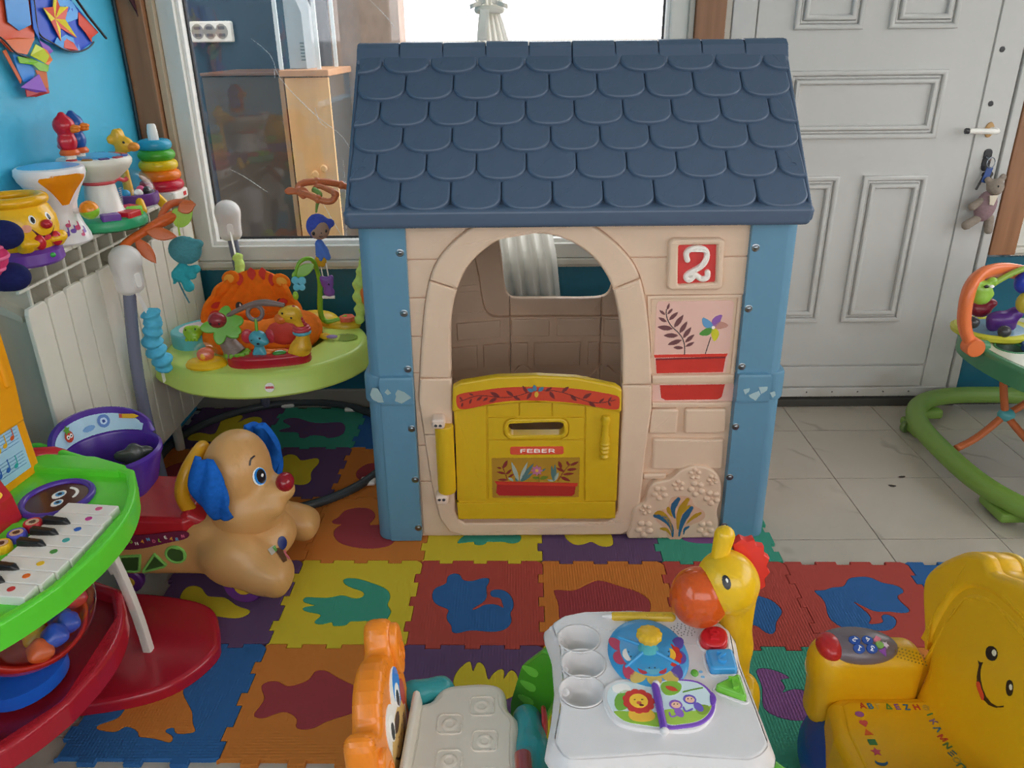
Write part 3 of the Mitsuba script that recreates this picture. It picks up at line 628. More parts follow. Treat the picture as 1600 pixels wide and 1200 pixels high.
for pts in ([(35, 230), (50, 185), (85, 190), (110, 230), (125, 280), (90, 280), (50, 260)], [(130, 215), (148, 192), (172, 220), (150, 233)], [(195, 270), (205, 240), (198, 225), (215, 198), (260, 215), (303, 250), (240, 288)]):
    part(pLF, 'leaf_print', flat(P(cL(pts)), YF - 0.0362, 0.0008), C('93A9AC'), False)
cR = lambda pts: fx([(980 + x / 4, 340 + y / 4) for x, y in pts], 1.813)
for pts in ([(722, 1070), (763, 1062), (760, 1080), (735, 1102)], [(818, 1055), (876, 1052), (870, 1075), (835, 1098)], [(755, 1105), (820, 1078), (830, 1100), (800, 1140), (765, 1120)], [(888, 1090), (920, 1080), (925, 1105), (905, 1122)]):
    part(pRF, 'leaf_print', flat(P(cR(pts)), YF - 0.0362, 0.0008), C('9DB6BC'), False)
# back and side walls
for s_ in (-1, 1):
    x = 0.1465 + s_ * 0.505
    part(H, 'side_wall', bx(min(x, x - s_ * 0.025), max(x, x - s_ * 0.025), YF + 0.08, 2.37, 0.012, 0.9, 0.004), 'house_cream', 30)
    part(H, 'side_window_hood', bx(min(x, x + s_ * 0.018), max(x, x + s_ * 0.018), YF + 0.14, 2.28, 0.70, 0.885, 0.008), 'house_cream', 30)
    g = sg.Polygon([(1.80, 0.90), (2.47, 0.90), (2.135, 1.245)]); m = mv(ext(g, 0.02, 0.002), basis((x - 0.01, 0, 0), (0, 1, 0), (0, 0, 1), (1, 0, 0)))
    part(H, 'gable', m, 'house_cream', 30)
yb2 = 2.43
op = sg.Polygon(curve([(-0.052, 0.80), (-0.045, 0.66), (-0.036, 0.56), (-0.022, 0.520), (0.01, 0.512), (0.13, 0.511), (0.255, 0.511), (0.293, 0.523), (0.308, 0.565), (0.318, 0.66), (0.322, 0.80), (0.27, 0.85), (0.13, 0.855), (0.0, 0.85)], 80, True)).buffer(0)
rec = affinity.scale(op, 1.36, 1.0).union(affinity.translate(affinity.scale(op, 1.36, 1.0), 0, -0.05)).buffer(0.01)
bk = sg.box(-0.33, 0.012, 0.625, 0.90)
def bend(m, x0=-0.020, x1=0.277, k=0.22):      # the two flanks fold towards the front
    m = m.copy(); v = m.vertices.copy(); v[:, 1] -= k * (np.maximum(x0 - v[:, 0], 0) + np.maximum(v[:, 0] - x1, 0)); m.vertices = v; return m
def bflat(g, y, h, b=0.002):
    ms = []
    for a, c in ((-1, -0.0205), (-0.0195, 0.2765), (0.2775, 1)):
        q = g.intersection(sg.box(a, -1, c, 2))
        if polys(q): ms.append(bend(flat(q, y, h, b)))
    return cat(*ms)
part(H, 'back_wall', bflat(bk.difference(rec), yb2 + 0.02, 0.02), 'house_cream', 30)
part(H, 'window_recess', bflat(rec.difference(op), yb2 + 0.034, 0.02, 0.006), 'house_cream', 30)
for z0, z1, xs in ((0.388, 0.447, ((-0.19, -0.052), (-0.016, 0.108), (0.132, 0.273), (0.285, 0.40))), (0.285, 0.366, ((-0.22, -0.128), (-0.108, -0.024), (-0.016, 0.038), (0.058, 0.21), (0.235, 0.272), (0.280, 0.36)))):
    for a, b in xs: part(H, 'inner_brick', bflat(sg.box(a, z0, b, z1), yb2, 0.011, 0.005), 'house_cream', 30)
for z in (0.475, 0.545, 0.565):
    part(H, 'inner_rib', bflat(sg.box(-0.30, z, 0.60, z + 0.004).difference(rec.buffer(0.004)), yb2, 0.003, 0.001), 'house_cream', 30)
bu = [(-0.3, 0.02)] + [(x, 0.245 + 0.035 * math.sin(x * 23 + 1) + 0.012 * math.sin(x * 71)) for x in np.linspace(-0.3, 0.6, 70)] + [(0.6, 0.02)]
part(H, 'inner_shrub', bflat(P(bu), yb2, 0.012, 0.004), 'house_cream', 30)
# roof
E0, R0 = np.array([0, 1.785, 0.905]), np.array([0, 2.135, 1.265])
SV = (R0 - E0) / np.linalg.norm(R0 - E0); NV = np.cross([1, 0, 0], SV); X0, X1 = -0.385, 0.671
SL = basis(E0, (1, 0, 0), SV, NV)       # roof frame: x along the eave, y up the slope, z outwards
def mirror(m):
    m = m.copy(); v = m.vertices.copy(); v[:, 1] = 2 * 2.135 - v[:, 1]; m = trimesh.Trimesh(v, m.faces[:, ::-1], process=False); return m
slab = mv(box((X0 + X1) / 2, 0.25, -0.012, X1 - X0, 0.50, 0.02, 0.006), SL)
part(H, 'roof_slope', slab, 'roof_navy', 40, label='dark blue roof')
part(H, 'roof_slope', mirror(slab), 'roof_navy', 40)
eave = cat(hull(((X0 + 0.008, 1.790, 0.918), 0.013), ((X1 - 0.008, 1.790, 0.918), 0.013), ((X0 + 0.012, 1.793, 0.897), 0.012), ((X1 - 0.012, 1.793, 0.897), 0.012), ((X0 + 0.012, 1.83, 0.895), 0.008), ((X1 - 0.012, 1.83, 0.895), 0.008), ((X0 + 0.008, 1.81, 0.925), 0.010), ((X1 - 0.008, 1.81, 0.925), 0.010)))
part(H, 'eave', eave, 'roof_navy', 40); part(H, 'eave', mirror(eave), 'roof_navy', 40)
for x in (X0 + 0.002, X1 - 0.002):
    v = hull(*[((x, *(E0 + SV * t + NV * h)[1:]), r) for t in (0.005, 0.49) for h, r in ((-0.012, 0.008), (0.004, 0.005))])
    part(H, 'verge', v, 'roof_navy', 40); part(H, 'verge', mirror(v), 'roof_navy', 40)
XS0, XS1 = X0 + 0.006, X1 - 0.006; WS = (XS1 - XS0) / 9
for r_, v0 in enumerate((0.013, 0.094, 0.172, 0.246, 0.322, 0.402)):
    off = 0 if r_ % 2 == 0 else -0.5
    for k in range(9 + (r_ % 2)):
        xc = XS0 + (k + 0.5 + off) * WS; w = WS / 2 - 0.0008; L = 0.118 if r_ < 5 else 0.09
        a = np.linspace(PI, 2 * PI, 25)
        g = sg.Polygon([(w, L)] + [(-w, L)] + [(w * math.cos(t) * (abs(math.cos(t)) ** -0.22 if abs(math.cos(t)) > 1e-6 else 1), 0.040 + 0.040 * math.sin(t)) for t in a]).buffer(0).buffer(-0.002).buffer(0.002)
        g = affinity.translate(g, xc, 0).intersection(sg.box(XS0, -1, XS1, 1))
        g = affinity.translate(g, -xc, 0)
        m = ext(g, 0.014, 0.006, 3)
        part(H, 'shingle', mv(m, SL @ tr(xc, v0, 0.0075) @ rot('x', -6.8)), 'roof_navy', 45)
for x, v0 in ((-0.355, 0.337), (-0.351, 0.125), (0.636, 0.337), (0.640, 0.125)):
    sl_ = SL @ tr(x, v0, 0.0165)
    part(H, 'roof_screw', mv(cat(mv(lathe([(0, 0), (0.010, 0), (0.0105, 0.0015), (0.008, 0.002), (0.0078, 0.0005), (0, 0.0005)], 24), np.eye(4)), box(0, 0, 0.0012, 0.009, 0.0018, 0.0018), box(0, 0, 0.0012, 0.0018, 0.009, 0.0018)), sl_), 'roof_navy', 30)
WC = (X1 - X0 + 0.004) / 10
for k in range(10):
    up = 0.0014 * (k % 2)
    prof = [(2.135 - 0.050, 1.222), (2.135 - 0.038, 1.222), (2.135 - 0.001, 1.244), (2.135 + 0.001, 1.244), (2.135 + 0.038, 1.222), (2.135 + 0.050, 1.222), (2.135 + 0.048, 1.240), (2.135 + 0.034, 1.268), (2.135 + 0.018, 1.278), (2.135, 1.280), (2.135 - 0.018, 1.278), (2.135 - 0.034, 1.268), (2.135 - 0.048, 1.240)]
    g = sg.Polygon(prof).buffer(0.0004 + up)
    m = mv(ext(g, WC - 0.002, 0.003, 2, True), basis((X0 - 0.002 + k * WC + 0.001, 0, -0.006), (0, 1, 0), (0, 0, 1), (1, 0, 0)))
    part(H, 'ridge_cap', m, 'roof_navy', 40)
# yellow half door
D7 = 1.822
f7 = lambda pts, Y=1.825: fx([(660 + x / 4.285, 560 + y / 4.285) for x, y in pts], Y)
board = P([(-0.160, 0.076), (0.262, 0.072), (0.264, 0.455), (0.18, 0.486), (0.053, 0.497), (-0.08, 0.488), (-0.163, 0.460)]).buffer(-0.012).buffer(0.012)
slot = rect(*f7([(575, 513)])[0], *f7([(950, 424)])[0], 0.0145)
dr_ = part(H, 'door', flat(board.difference(slot), D7 + 0.034, 0.026), 'house_yellow', 40, label='yellow plastic half door')
band = P(f7([(200, 350), (205, 180), (260, 150), (500, 112), (765, 104), (1030, 118), (1290, 172), (1332, 200), (1330, 352), (1090, 305), (765, 280), (430, 305)])).buffer(-0.006).buffer(0.006, quad_segs=8)
part(dr_, 'top_band', flat(band, D7 + 0.012, 0.022, 0.006, 3), 'house_yellow', 40)
bsk = part(dr_, 'vine_sticker', flat(blob(f7([(228, 255), (240, 230), (380, 203), (500, 186), (760, 176), (1050, 192), (1200, 215), (1305, 240), (1316, 260), (1312, 315), (1285, 328), (1050, 290), (760, 268), (500, 281), (275, 326), (238, 310)]), 80), D7 - 0.0098, 0.0008), C('C4432E'), False, label='red vine sticker')
yv = D7 - 0.0106
part(bsk, 'vine', flat(line(f7([(255, 275), (380, 235), (520, 246), (650, 232), (735, 205), (850, 200), (960, 220), (1080, 265), (1180, 282), (1290, 262)]), 0.0007, 60), yv, 0.0005), C('33202A'), False)
for x, y, L, a in ((270, 270, 40, 120), (270, 280, 40, -100), (330, 255, 45, -110), (345, 235, 40, 150), (400, 240, 55, -140), (440, 245, 50, 10 - 150), (520, 245, 85, 150), (500, 250, 70, -150), (610, 238, 70, 140), (700, 215, 65, 120), (730, 210, 70, -120), (820, 205, 60, 30), (850, 205, 75, -60), (930, 212, 70, 40), (990, 228, 70, -50), (1070, 255, 80, 35), (1110, 275, 70, -40), (1180, 282, 50, 45), (1240, 275, 45, -60), (1240, 275, 45, 60), (610, 240, 60, -30)):
    q = f7([(x, y)])[0]; part(bsk, 'leaf', flat(leaf(q[0], q[1], L * 0.00034, L * 0.00007, a), yv, 0.0004), C('6E2B2C'), False)
for x, a, h in ((755, 100, '49748E'), (775, 40, '49748E'), (765, -95, 'D2A63C'), (745, 160, '49748E')):
    q = f7([(x, 205)])[0]; part(bsk, 'flower_petal', flat(leaf(q[0], q[1], 0.018, 0.006, a), yv - 0.0004, 0.0004), C(h), False)
def brd(pts, nm='board', h=0.006):
    for g in polys(P(f7(pts)).difference(band).difference(rect(*f7([(545, 545)])[0], *f7([(982, 395)])[0], 0.024))): part(dr_, nm, flat(g, D7 + 0.009, h, 0.0028), 'house_yellow', 40)
brd([(214, 340), (426, 318), (432, 950), (232, 950)], 'stile'); brd([(1094, 316), (1322, 345), (1300, 955), (1088, 955)], 'stile')
brd([(436, 318), (645, 295), (647, 388), (438, 390)]); brd([(651, 295), (866, 295), (864, 388), (651, 388)]); brd([(872, 295), (1088, 318), (1086, 390), (870, 388)])
brd([(438, 398), (1084, 398), (1084, 541), (438, 541)]); brd([(440, 549), (1082, 549), (1080, 945), (444, 945)]); brd([(232, 968), (1294, 960), (1290, 1068), (240, 1074)], 'bottom_rail', 0.009)
part(dr_, 'slot_rim', flat(rect(*f7([(552, 540)])[0], *f7([(976, 399)])[0], 0.022).difference(slot), D7 + 0.009, 0.011, 0.004, 3), 'house_yellow', 40)
fb = part(dr_, 'name_badge', flat(rect(*f7([(588, 643)])[0], *f7([(946, 588)])[0], 0.006), D7 + 0.003, 0.002, 0.0006), C('D5503A'), 30, label='red badge lettered FEBER')
q0, q1 = f7([(655, 640)])[0], f7([(888, 592)])[0]
ft = text('FEBER', 0.0105, 0.001); bb = ft.bounds; ft.apply_transform(sc((q1[0] - q0[0]) / (bb[1][0] - bb[0][0]), 1, 1))
part(fb, 'lettering', mv(ft, tr((q0[0] + q1[0]) / 2, D7 + 0.0012, (q0[1] + q1[1]) / 2) @ UPRIGHT), C('F1E6DC'), False)
bt = part(dr_, 'planter_sticker', flat(rect(*f7([(470, 932)])[0], *f7([(1054, 662)])[0], 0.003), D7 + 0.0028, 0.0010), C('A87E2A'), False, label='tan sticker of a red planter with leaves and a pink flower')
yk = D7 + 0.0017
def sk(nm, g, h, dy=0.0): part(bt, nm, flat(g, yk - dy, 0.0007), C(h), False)
def lf(x, y, x1, y1, w, h):
    a, b = np.array(f7([(x, y)])[0]), np.array(f7([(x1, y1)])[0]); d = b - a
    sk('leaf', leaf(a[0], a[1], float(np.hypot(*d)), w * 0.00034 / 1.4, math.degrees(math.atan2(d[1], d[0]))), h)
for a in ((540, 735, 570, 680, 22), (530, 735, 500, 728, 12), (560, 775, 600, 740, 16), (555, 770, 500, 758, 16), (575, 795, 615, 770, 14), (570, 812, 505, 810, 18), (930, 735, 912, 685, 22), (980, 715, 965, 685, 16), (990, 715, 1045, 690, 18), (950, 755, 895, 730, 20), (965, 745, 1035, 738, 20), (940, 775, 1015, 768, 18), (925, 790, 990, 820, 22)): lf(*a, '7C2E2C')
sk('stem', so.unary_union([line(f7([(570, 815), (555, 770), (535, 720)]), 0.0009), line(f7([(905, 820), (950, 750), (990, 705)]), 0.0009)]), '7C2E2C')
for a in ((645, 820, 595, 690, 26), (650, 820, 705, 690, 22), (610, 820, 575, 795, 18), (880, 820, 912, 760, 22), (880, 820, 835, 810, 14)): lf(*a, '9FA89A')
for a in ((655, 822, 745, 700, 26), (660, 822, 740, 765, 22), (640, 822, 620, 800, 12), (880, 822, 865, 715, 22), (885, 822, 888, 705, 20), (800, 755, 825, 735, 10)): lf(*a, '4E6E6C')
lf(785, 800, 735, 795, 20, '6A7A2A'); lf(785, 805, 842, 790, 26, '6A7A2A')
sk('stem', sg.LineString(f7([(782, 822), (778, 770)])).buffer(0.0007), '5A5A2A')
q = f7([(766, 748)])[0]
sk('flower', so.unary_union([leaf(q[0], q[1], 0.0165, 0.0042, k * 45) for k in range(8)]), 'B56D8E', 0.0007); sk('flower_centre', ell(q[0], q[1], 0.0045), 'D6A04A', 0.0014)
sk('planter_rim', P(f7([(484, 820), (1040, 832), (1034, 855), (500, 842)])), 'C23A2C', 0.0007)
sk('planter', P(f7([(500, 842), (1026, 852), (1018, 905), (1000, 918), (515, 915), (494, 895)])), 'A82C2A', 0.0007)
# pull grip, hinge barrel and hinge blocks
gx, gz0 = f7([(1215, 668)])[0]; gz1 = f7([(1215, 372)])[0][1]; gh = gz1 - gz0
part(dr_, 'pull_grip', mv(lathe([(0, 0), (0.007, 0.001), (0.012, 0.010), (0.008, 0.016), (0.0125, 0.024), (0.010, 0.030), (0.0135, 0.036), (0.0108, 0.042), (0.0135, 0.048), (0.0108, 0.054), (0.0125, 0.06), (0.0095, 0.07), (0.008, gh - 0.026), (0.0125, gh - 0.013), (0.009, gh - 0.002), (0, gh)], 28), tr(gx, D7 - 0.004, gz0)), 'house_yellow', 40)
hx0, hz0 = f7([(168, 878)])[0]; hz1 = f7([(168, 437)])[0][1]
part(dr_, 'hinge_barrel', cat(mv(lathe([(0, 0), (0.022, 0), (0.024, 0.003), (0.024, hz1 - hz0 - 0.003), (0.022, hz1 - hz0), (0, hz1 - hz0)], 32), tr(hx0, D7 - 0.004, hz0)), bx(hx0, hx0 + 0.022, D7 - 0.006, D7 + 0.026, hz0 + 0.004, hz1 - 0.004, 0.004)), 'house_yellow', 40)
for x, y, s_ in ((112, 404, 1), (136, 908, -1)):
    q = f7([(x, y)])[0]
    hb = part(H, 'hinge_block', mv(box(0, 0, 0, 0.033, 0.04, 0.029, 0.007), tr(q[0], D7 - 0.012, q[1])), C('D9C2B2', 0.35), 40, label='cream hinge block')
    for k in (-1, 1): part(hb, 'screw_hole', mv(ext(ell(0, 0, 0.0042, 0.0036, 16), 0.0012), tr(q[0] + k * 0.0058, D7 - 0.0316, q[1] - 0.003 * s_) @ UPRIGHT), C('3A3A40'), False)
# ---------------------------------------------------------------- radiator and the toys on it
mat('radiator_white', 'D9D6C9', 0.35); mat('radiator_inner', 'B4AF9F', 0.5)
Rk = thing('radiator', 'white aluminium panel radiator along the blue wall with toys on top', 'radiator')
RX, Y0, NP, PW = -1.100, 1.686, 12, 0.0822
for k in range(NP):
    a, b = Y0 + k * PW, Y0 + (k + 1) * PW; m = (a + b) / 2
    g = sg.Polygon([(a + 0.0022, 0.135), (b - 0.0022, 0.135), (b - 0.0022, 0.718), (b - 0.008, 0.731), (a + 0.008, 0.731), (a + 0.0022, 0.718)]).buffer(-0.003).buffer(0.003)
    part(Rk, 'front_panel', mv(ext(g, 0.010, 0.003), basis((RX - 0.010, 0, 0), (0, 1, 0), (0, 0, 1), (1, 0, 0))), 'radiator_white', 40)
    part(Rk, 'fin', cat(bx(RX - 0.108, RX - 0.008, m - 0.0025, m + 0.0025, 0.15, 0.800)), 'radiator_inner', False)
    part(Rk, 'neck', bx(RX - 0.014, RX - 0.008, m - 0.0032, m + 0.0032, 0.725, 0.816, 0.001), 'radiator_white', False)
    part(Rk, 'back_panel', bx(RX - 0.110, RX - 0.104, a + 0.004, b - 0.004, 0.13, 0.80), 'radiator_inner', False)
    g = sg.Polygon([(RX - 0.108, 0.74), (RX - 0.02, 0.70), (RX - 0.02, 0.715), (RX - 0.108, 0.77)])
    part(Rk, 'deflector', mv(ext(g, PW - 0.012), basis((0, b - 0.006, 0), (1, 0, 0), (0, 0, 1), (0, -1, 0))), 'radiator_inner', False)
    part(Rk, 'top_cap', bx(RX - 0.016, RX - 0.004, a + 0.0008, b - 0.0008, 0.810, 0.821, 0.002), 'radiator_white', 30)
    part(Rk, 'cap_plate', bx(RX - 0.112, RX - 0.018, a + 0.0015, b - 0.0015, 0.8165, 0.8208, 0.001), 'radiator_white', False)
    part(Rk, 'rail', bx(RX - 0.015, RX - 0.007, a + 0.0008, b - 0.0008, 0.768, 0.774, 0.001), 'radiator_white', False)
for y in (Y0 + 0.06, Y0 + NP * PW - 0.30):
    part(Rk, 'foot', cyl((RX - 0.05, y, 0.0104), (RX - 0.05, y, 0.15), 0.016), 'radiator_white', 40)
ZT = 0.8215
YEL, PUR, ORG, GRN, RED_, WHT, BLU, TEA = C('E8B415', 0.25), C('6A3A9C', 0.3), C('E8791A', 0.25), C('55B53A', 0.3), C('C9222E', 0.25), C('E9E6E0', 0.25), C('2F9BD0', 0.25), C('3E9C9F', 0.3)
LIM, BLK, GRE = C('8CC63A', 0.3), C('17171B', 0.3), C('2E9E6C', 0.3)
def T3(x, y, z, deg=0): return tr(x, y, z) @ rot('z', deg)
# ring stacker
t = thing('ring_stacker', 'rainbow stacking ring toy on a white rocking base at the window end of the radiator', 'stacking toy', T3(-1.122, 2.545, ZT))
base = sg.box(-0.058, -0.058, 0.058, 0.058).buffer(-0.012).buffer(0.012)
part(t, 'base', mv(ext(base, 0.030, 0.006, 3, True), tr(0, 0, 0.0)), WHT, 40, label='white base')
part(t, 'logo_label', bx(0.0583, 0.0590, 0.012, 0.034, 0.009, 0.021), C('C4232F'), False, label='small red label')
part(t, 'post', mv(lathe([(0, 0), (0.017, 0), (0.0155, 0.18), (0.013, 0.2), (0.011, 0.205), (0, 0.206)], 24), tr(0, 0, 0.025)), WHT, 40)
for k, (h, R) in enumerate((('C2203A', 0.050), ('E8781C', 0.046), ('DDBB17', 0.042), ('48A22C', 0.039), ('2F9CBE', 0.034))):
    part(t, 'ring', torus(R, 0.0165, (0, 0, 0.0465 + 0.0305 * k), 40, 16), C(h, 0.25), True, label=('red', 'orange', 'yellow', 'green', 'blue')[k] + ' ring')
# giraffe popper on wheels with a clear dome
t = thing('giraffe_push_toy', 'yellow giraffe push toy with a clear ball dome on the radiator', 'push toy', T3(-1.120, 2.345, ZT, -8))
for dx, dy in ((-0.045, -0.055), (0.050, -0.055), (0.050, 0.055), (-0.045, 0.055)):
    q = hull(((dx, dy, 0.0165), 0.0145), ((dx * 0.8, dy * 0.8, 0.040), 0.012)); part(t, 'foot', q, YEL, True)
part(t, 'ball_tray', mv(lathe([(0, 0.022), (0.060, 0.022), (0.066, 0.032), (0.066, 0.055), (0.060, 0.057), (0.056, 0.045), (0, 0.045)], 36), np.eye(4)), C('6D3C86', 0.3), 40, label='purple ball tray')
dome = lathe([(0.060 * math.cos(a), 0.056 + 0.066 * math.sin(a)) for a in np.linspace(0, PI / 2, 14)], 36)
scene['clear_plastic'] = {'type': 'thindielectric', 'int_ior': 1.4}
part(t, 'dome', dome, 'clear_plastic', True, label='clear dome')
for (x, y, h) in ((0.03, -0.025, 'EDEBE6'), (0.0, -0.04, '3FA9DC'), (0.03, 0.02, '25252A'), (-0.03, -0.02, '2F8FD0'), (0.0, 0.035, 'E04F8A'), (-0.035, 0.02, 'EDEBE6')):
    part(t, 'ball', ball((x, y, 0.0585), 0.0125, 2), C(h, 0.25), True)
f = U(0.004, K((-0.015, 0, 0.05), (-0.02, 0.0, 0.165), 0.0135, 0.011), K((-0.02, 0, 0.165), (-0.015, 0, 0.185), 0.011, 0.012), E((0.0, 0, 0.192), (0.026, 0.020, 0.022)), E((-0.018, 0.0, 0.208), (0.018, 0.019, 0.017)),
      E((-0.015, 0.009, 0.224), (0.011, 0.008, 0.012)), E((-0.015, -0.009, 0.224), (0.011, 0.008, 0.012)), E((-0.030, 0.016, 0.207), (0.007, 0.012, 0.010)), E((-0.030, -0.018, 0.207), (0.007, 0.012, 0.011)))
part(t, 'giraffe', net(f, (-0.07, -0.045, 0.03), (0.04, 0.045, 0.25), 0.0032), C('E2AF2E', 0.3), True)
part(t, 'muzzle', net(U(0.003, E((0.026, 0, 0.186), (0.017, 0.017, 0.013))), (-0.01, -0.03, 0.16), (0.055, 0.03, 0.21), 0.003), C('DB8A2C', 0.3), True, label='orange muzzle')
for s_ in (-1, 1): part(t, 'eye', ball((0.010, s_ * 0.0180, 0.200), 0.0035, 1), BLK, True)
# activity stand: green base with tabs, white pedestal, dish with coloured keys, two birds on posts
t = thing('activity_stand', 'white toy drum table on a green base with two birds, middle of the radiator', 'activity toy', T3(-1.112, 2.142, ZT) @ sc(0.95))
part(t, 'base', mv(lathe([(0, 0), (0.098, 0), (0.107, 0.006), (0.109, 0.018), (0.104, 0.030), (0.09, 0.035), (0, 0.036)], 48), np.eye(4)), GRE, 40, label='green round base')
for a, c, w in ((-55, PUR, 0.05), (-12, RED_, 0.055), (25, C('7FCB2A', 0.3), 0.06), (60, RED_, 0.05)):
    r_ = math.radians(a); part(t, 'tab', mv(ext(rect(-0.02, -w / 2, 0.024, w / 2, 0.006), 0.018, 0.004), tr(0.074 * math.cos(r_), 0.074 * math.sin(r_), 0.030) @ rot('z', a)), c, 40)
part(t, 'pedestal', mv(lathe([(0, 0.034), (0.056, 0.034), (0.058, 0.040), (0.050, 0.050), (0.045, 0.085), (0.040, 0.118), (0.042, 0.124), (0, 0.124)], 40), np.eye(4)), WHT, 40)
for k in range(9): part(t, 'speaker_slot', bx(0.044, 0.0475, 0.005 + 0.001 * k, 0.019 + 0.001 * k, 0.060 + 0.0055 * k, 0.062 + 0.0055 * k), C('9E9A92'), False)
part(t, 'collar', torus(0.041, 0.006, (0, 0, 0.127), 36, 10), C('CF4F55', 0.3), True, label='pink collar')
part(t, 'bow', rtube([(0.04, 0.0, 0.128), (0.052, 0.012, 0.132), (0.058, 0.028, 0.126), (0.066, 0.036, 0.131)], 0.006, 16, 8), C('CF4F55', 0.3), True)
part(t, 'dish', mv(lathe([(0, 0.126), (0.038, 0.126), (0.056, 0.136), (0.085, 0.160), (0.096, 0.176), (0.097, 0.186), (0.092, 0.194), (0, 0.196)], 48), np.eye(4)), C('DDD8CC', 0.3), 40)
part(t, 'drum_skin', mv(lathe([(0, 0.199), (0.062, 0.199), (0.070, 0.196), (0.07, 0.192), (0, 0.192)], 40), np.eye(4)), C('3E93C8', 0.25), 40, label='blue drum skin')
for k, h in enumerate(('B2262E', '8D6A2A', '4F2A6E', 'B2333B', '4654A8', 'C9572B', 'B2262E', '4F2A6E', '8D6A2A', '4654A8')):
    a = math.radians(-105 + 30 * k); part(t, 'key', mv(ext(rect(-0.008, -0.013, 0.008, 0.013, 0.003), 0.004, 0.001), tr(0.080 * math.cos(a), 0.080 * math.sin(a), 0.1935) @ rot('z', -105 + 30 * k) @ rot('y', 6)), C(h, 0.3), 30)
for (x, y, c, lab) in ((-0.030, -0.060, C('C01F30', 0.2), 'red bird'), (-0.030, -0.012, C('23509A', 0.2), 'blue bird')):
    part(t, 'bird_post', cyl((x, y, 0.19), (x, y, 0.212), 0.0145), C('E5DFCF'), 40)
    f = U(0.003, E((x, y, 0.242), (0.024, 0.024, 0.028)), E((x, y, 0.283), (0.027, 0.027, 0.027)), E((x, y, 0.308), (0.009, 0.009, 0.010)), E((x - 0.004, y - 0.019, 0.243), (0.008, 0.010, 0.015)), E((x - 0.004, y + 0.019, 0.243), (0.008, 0.010, 0.015)), E((x - 0.015, y, 0.23), (0.014, 0.010, 0.008)))
    b = part(t, 'bird', net(f, (x - 0.04, y - 0.04, 0.2), (x + 0.04, y + 0.04, 0.33), 0.0034), c, True, label=lab)
    part(b, 'bill', net(U(0.002, E((x + 0.029, y, 0.279), (0.014, 0.014, 0.006)), E((x + 0.028, y, 0.270), (0.012, 0.012, 0.005)), E((x + 0.022, y, 0.276), (0.008, 0.012, 0.011))), (x - 0.01, y - 0.03, 0.25), (x + 0.06, y + 0.03, 0.3), 0.0028), C('E07A1C', 0.25), True, label='orange bill')
    part(b, 'feet', mv(lathe([(0, 0.208), (0.024, 0.208), (0.026, 0.214), (0.021, 0.222), (0, 0.223)], 24), tr(x, y, 0)), C('D9622A', 0.3), 40, label='orange feet')
# hourglass bongo drum
t = thing('bongo_drum', 'white waisted toy drum with an orange window and side rattle, beside the yellow pot', 'toy drum', T3(-1.135, 1.965, ZT, -20) @ sc(0.87))
part(t, 'body', mv(lathe([(0, 0), (0.066, 0), (0.072, 0.006), (0.070, 0.022), (0.058, 0.050), (0.048, 0.085), (0.052, 0.115), (0.068, 0.150), (0.086, 0.178), (0.092, 0.196), (0.089, 0.210), (0.082, 0.214), (0, 0.214)], 48), np.eye(4)), C('E4E0E2', 0.25), 40)
part(t, 'drum_skin', mv(lathe([(0, 0.2185), (0.06, 0.218), (0.079, 0.214), (0.079, 0.211), (0, 0.211)], 40), np.eye(4)), C('4FA9D8', 0.25), 40, label='blue drum skin')
bprof = [(0.0485, 0.085), (0.0525, 0.115), (0.0685, 0.150), (0.0865, 0.178), (0.0925, 0.196)]
def onbody(a, z, d=0.0006):
    r_ = np.interp(z, [p[1] for p in bprof], [p[0] for p in bprof]) + d; return (r_ * math.cos(a), r_ * math.sin(a), z)
def wrap(w, za, zb, nm, m, lab=None, n=14):
    u, v = np.meshgrid(np.linspace(-1, 1, n), np.linspace(0, 1, n), indexing='ij'); pts = []
    for i in range(n):
        for j in range(n):
            z = za + (zb - za) * v[i, j]; a = w(v[i, j]) * u[i, j]; pts.append(onbody(a + w.c, z))
    q = np.arange(n * n).reshape(n, n); f4 = np.stack([q[:-1, :-1], q[1:, :-1], q[1:, 1:], q[:-1, 1:]], -1).reshape(-1, 4)
    part(t, nm, trimesh.Trimesh(np.array(pts), np.vstack([f4[:, [0, 1, 2]], f4[:, [0, 2, 3]]]), process=False), m, True, label=lab)
class Wd:
    def __init__(s, c, f): s.c, s.f = c, f
    def __call__(s, v): return s.f(v)
wrap(Wd(-0.30, lambda v: 0.18 + 0.62 * min(1, v * 1.15) * (1 if v < 0.85 else math.sqrt(max(0.05, 1 - ((v - 0.85) / 0.16) ** 2)))), 0.112, 0.198, 'window', C('E08A16', 0.2), 'orange window')
wrap(Wd(1.15, lambda v: 0.32), 0.135, 0.2, 'green_patch', C('4FC23A', 0.25), 'green patch')
part(t, 'knob_arm', cyl((0.045, 0.01, 0.09), (0.075, 0.028, 0.09), 0.008), C('E4E0E2'), 40)
part(t, 'rattle', cat(ball((0.082, 0.030, 0.091), 0.026, 3)), C('8CC93A', 0.2), True, label='green and orange rattle ball')
part(t, 'rattle_cap', lathe([(0.0268 * math.cos(a), 0.0268 * math.sin(a)) for a in np.linspace(0.12, PI / 2, 9)], 28).apply_transform(tr(0.082, 0.030, 0.091) @ rot('x', 12)), C('E28A1E', 0.2), True)
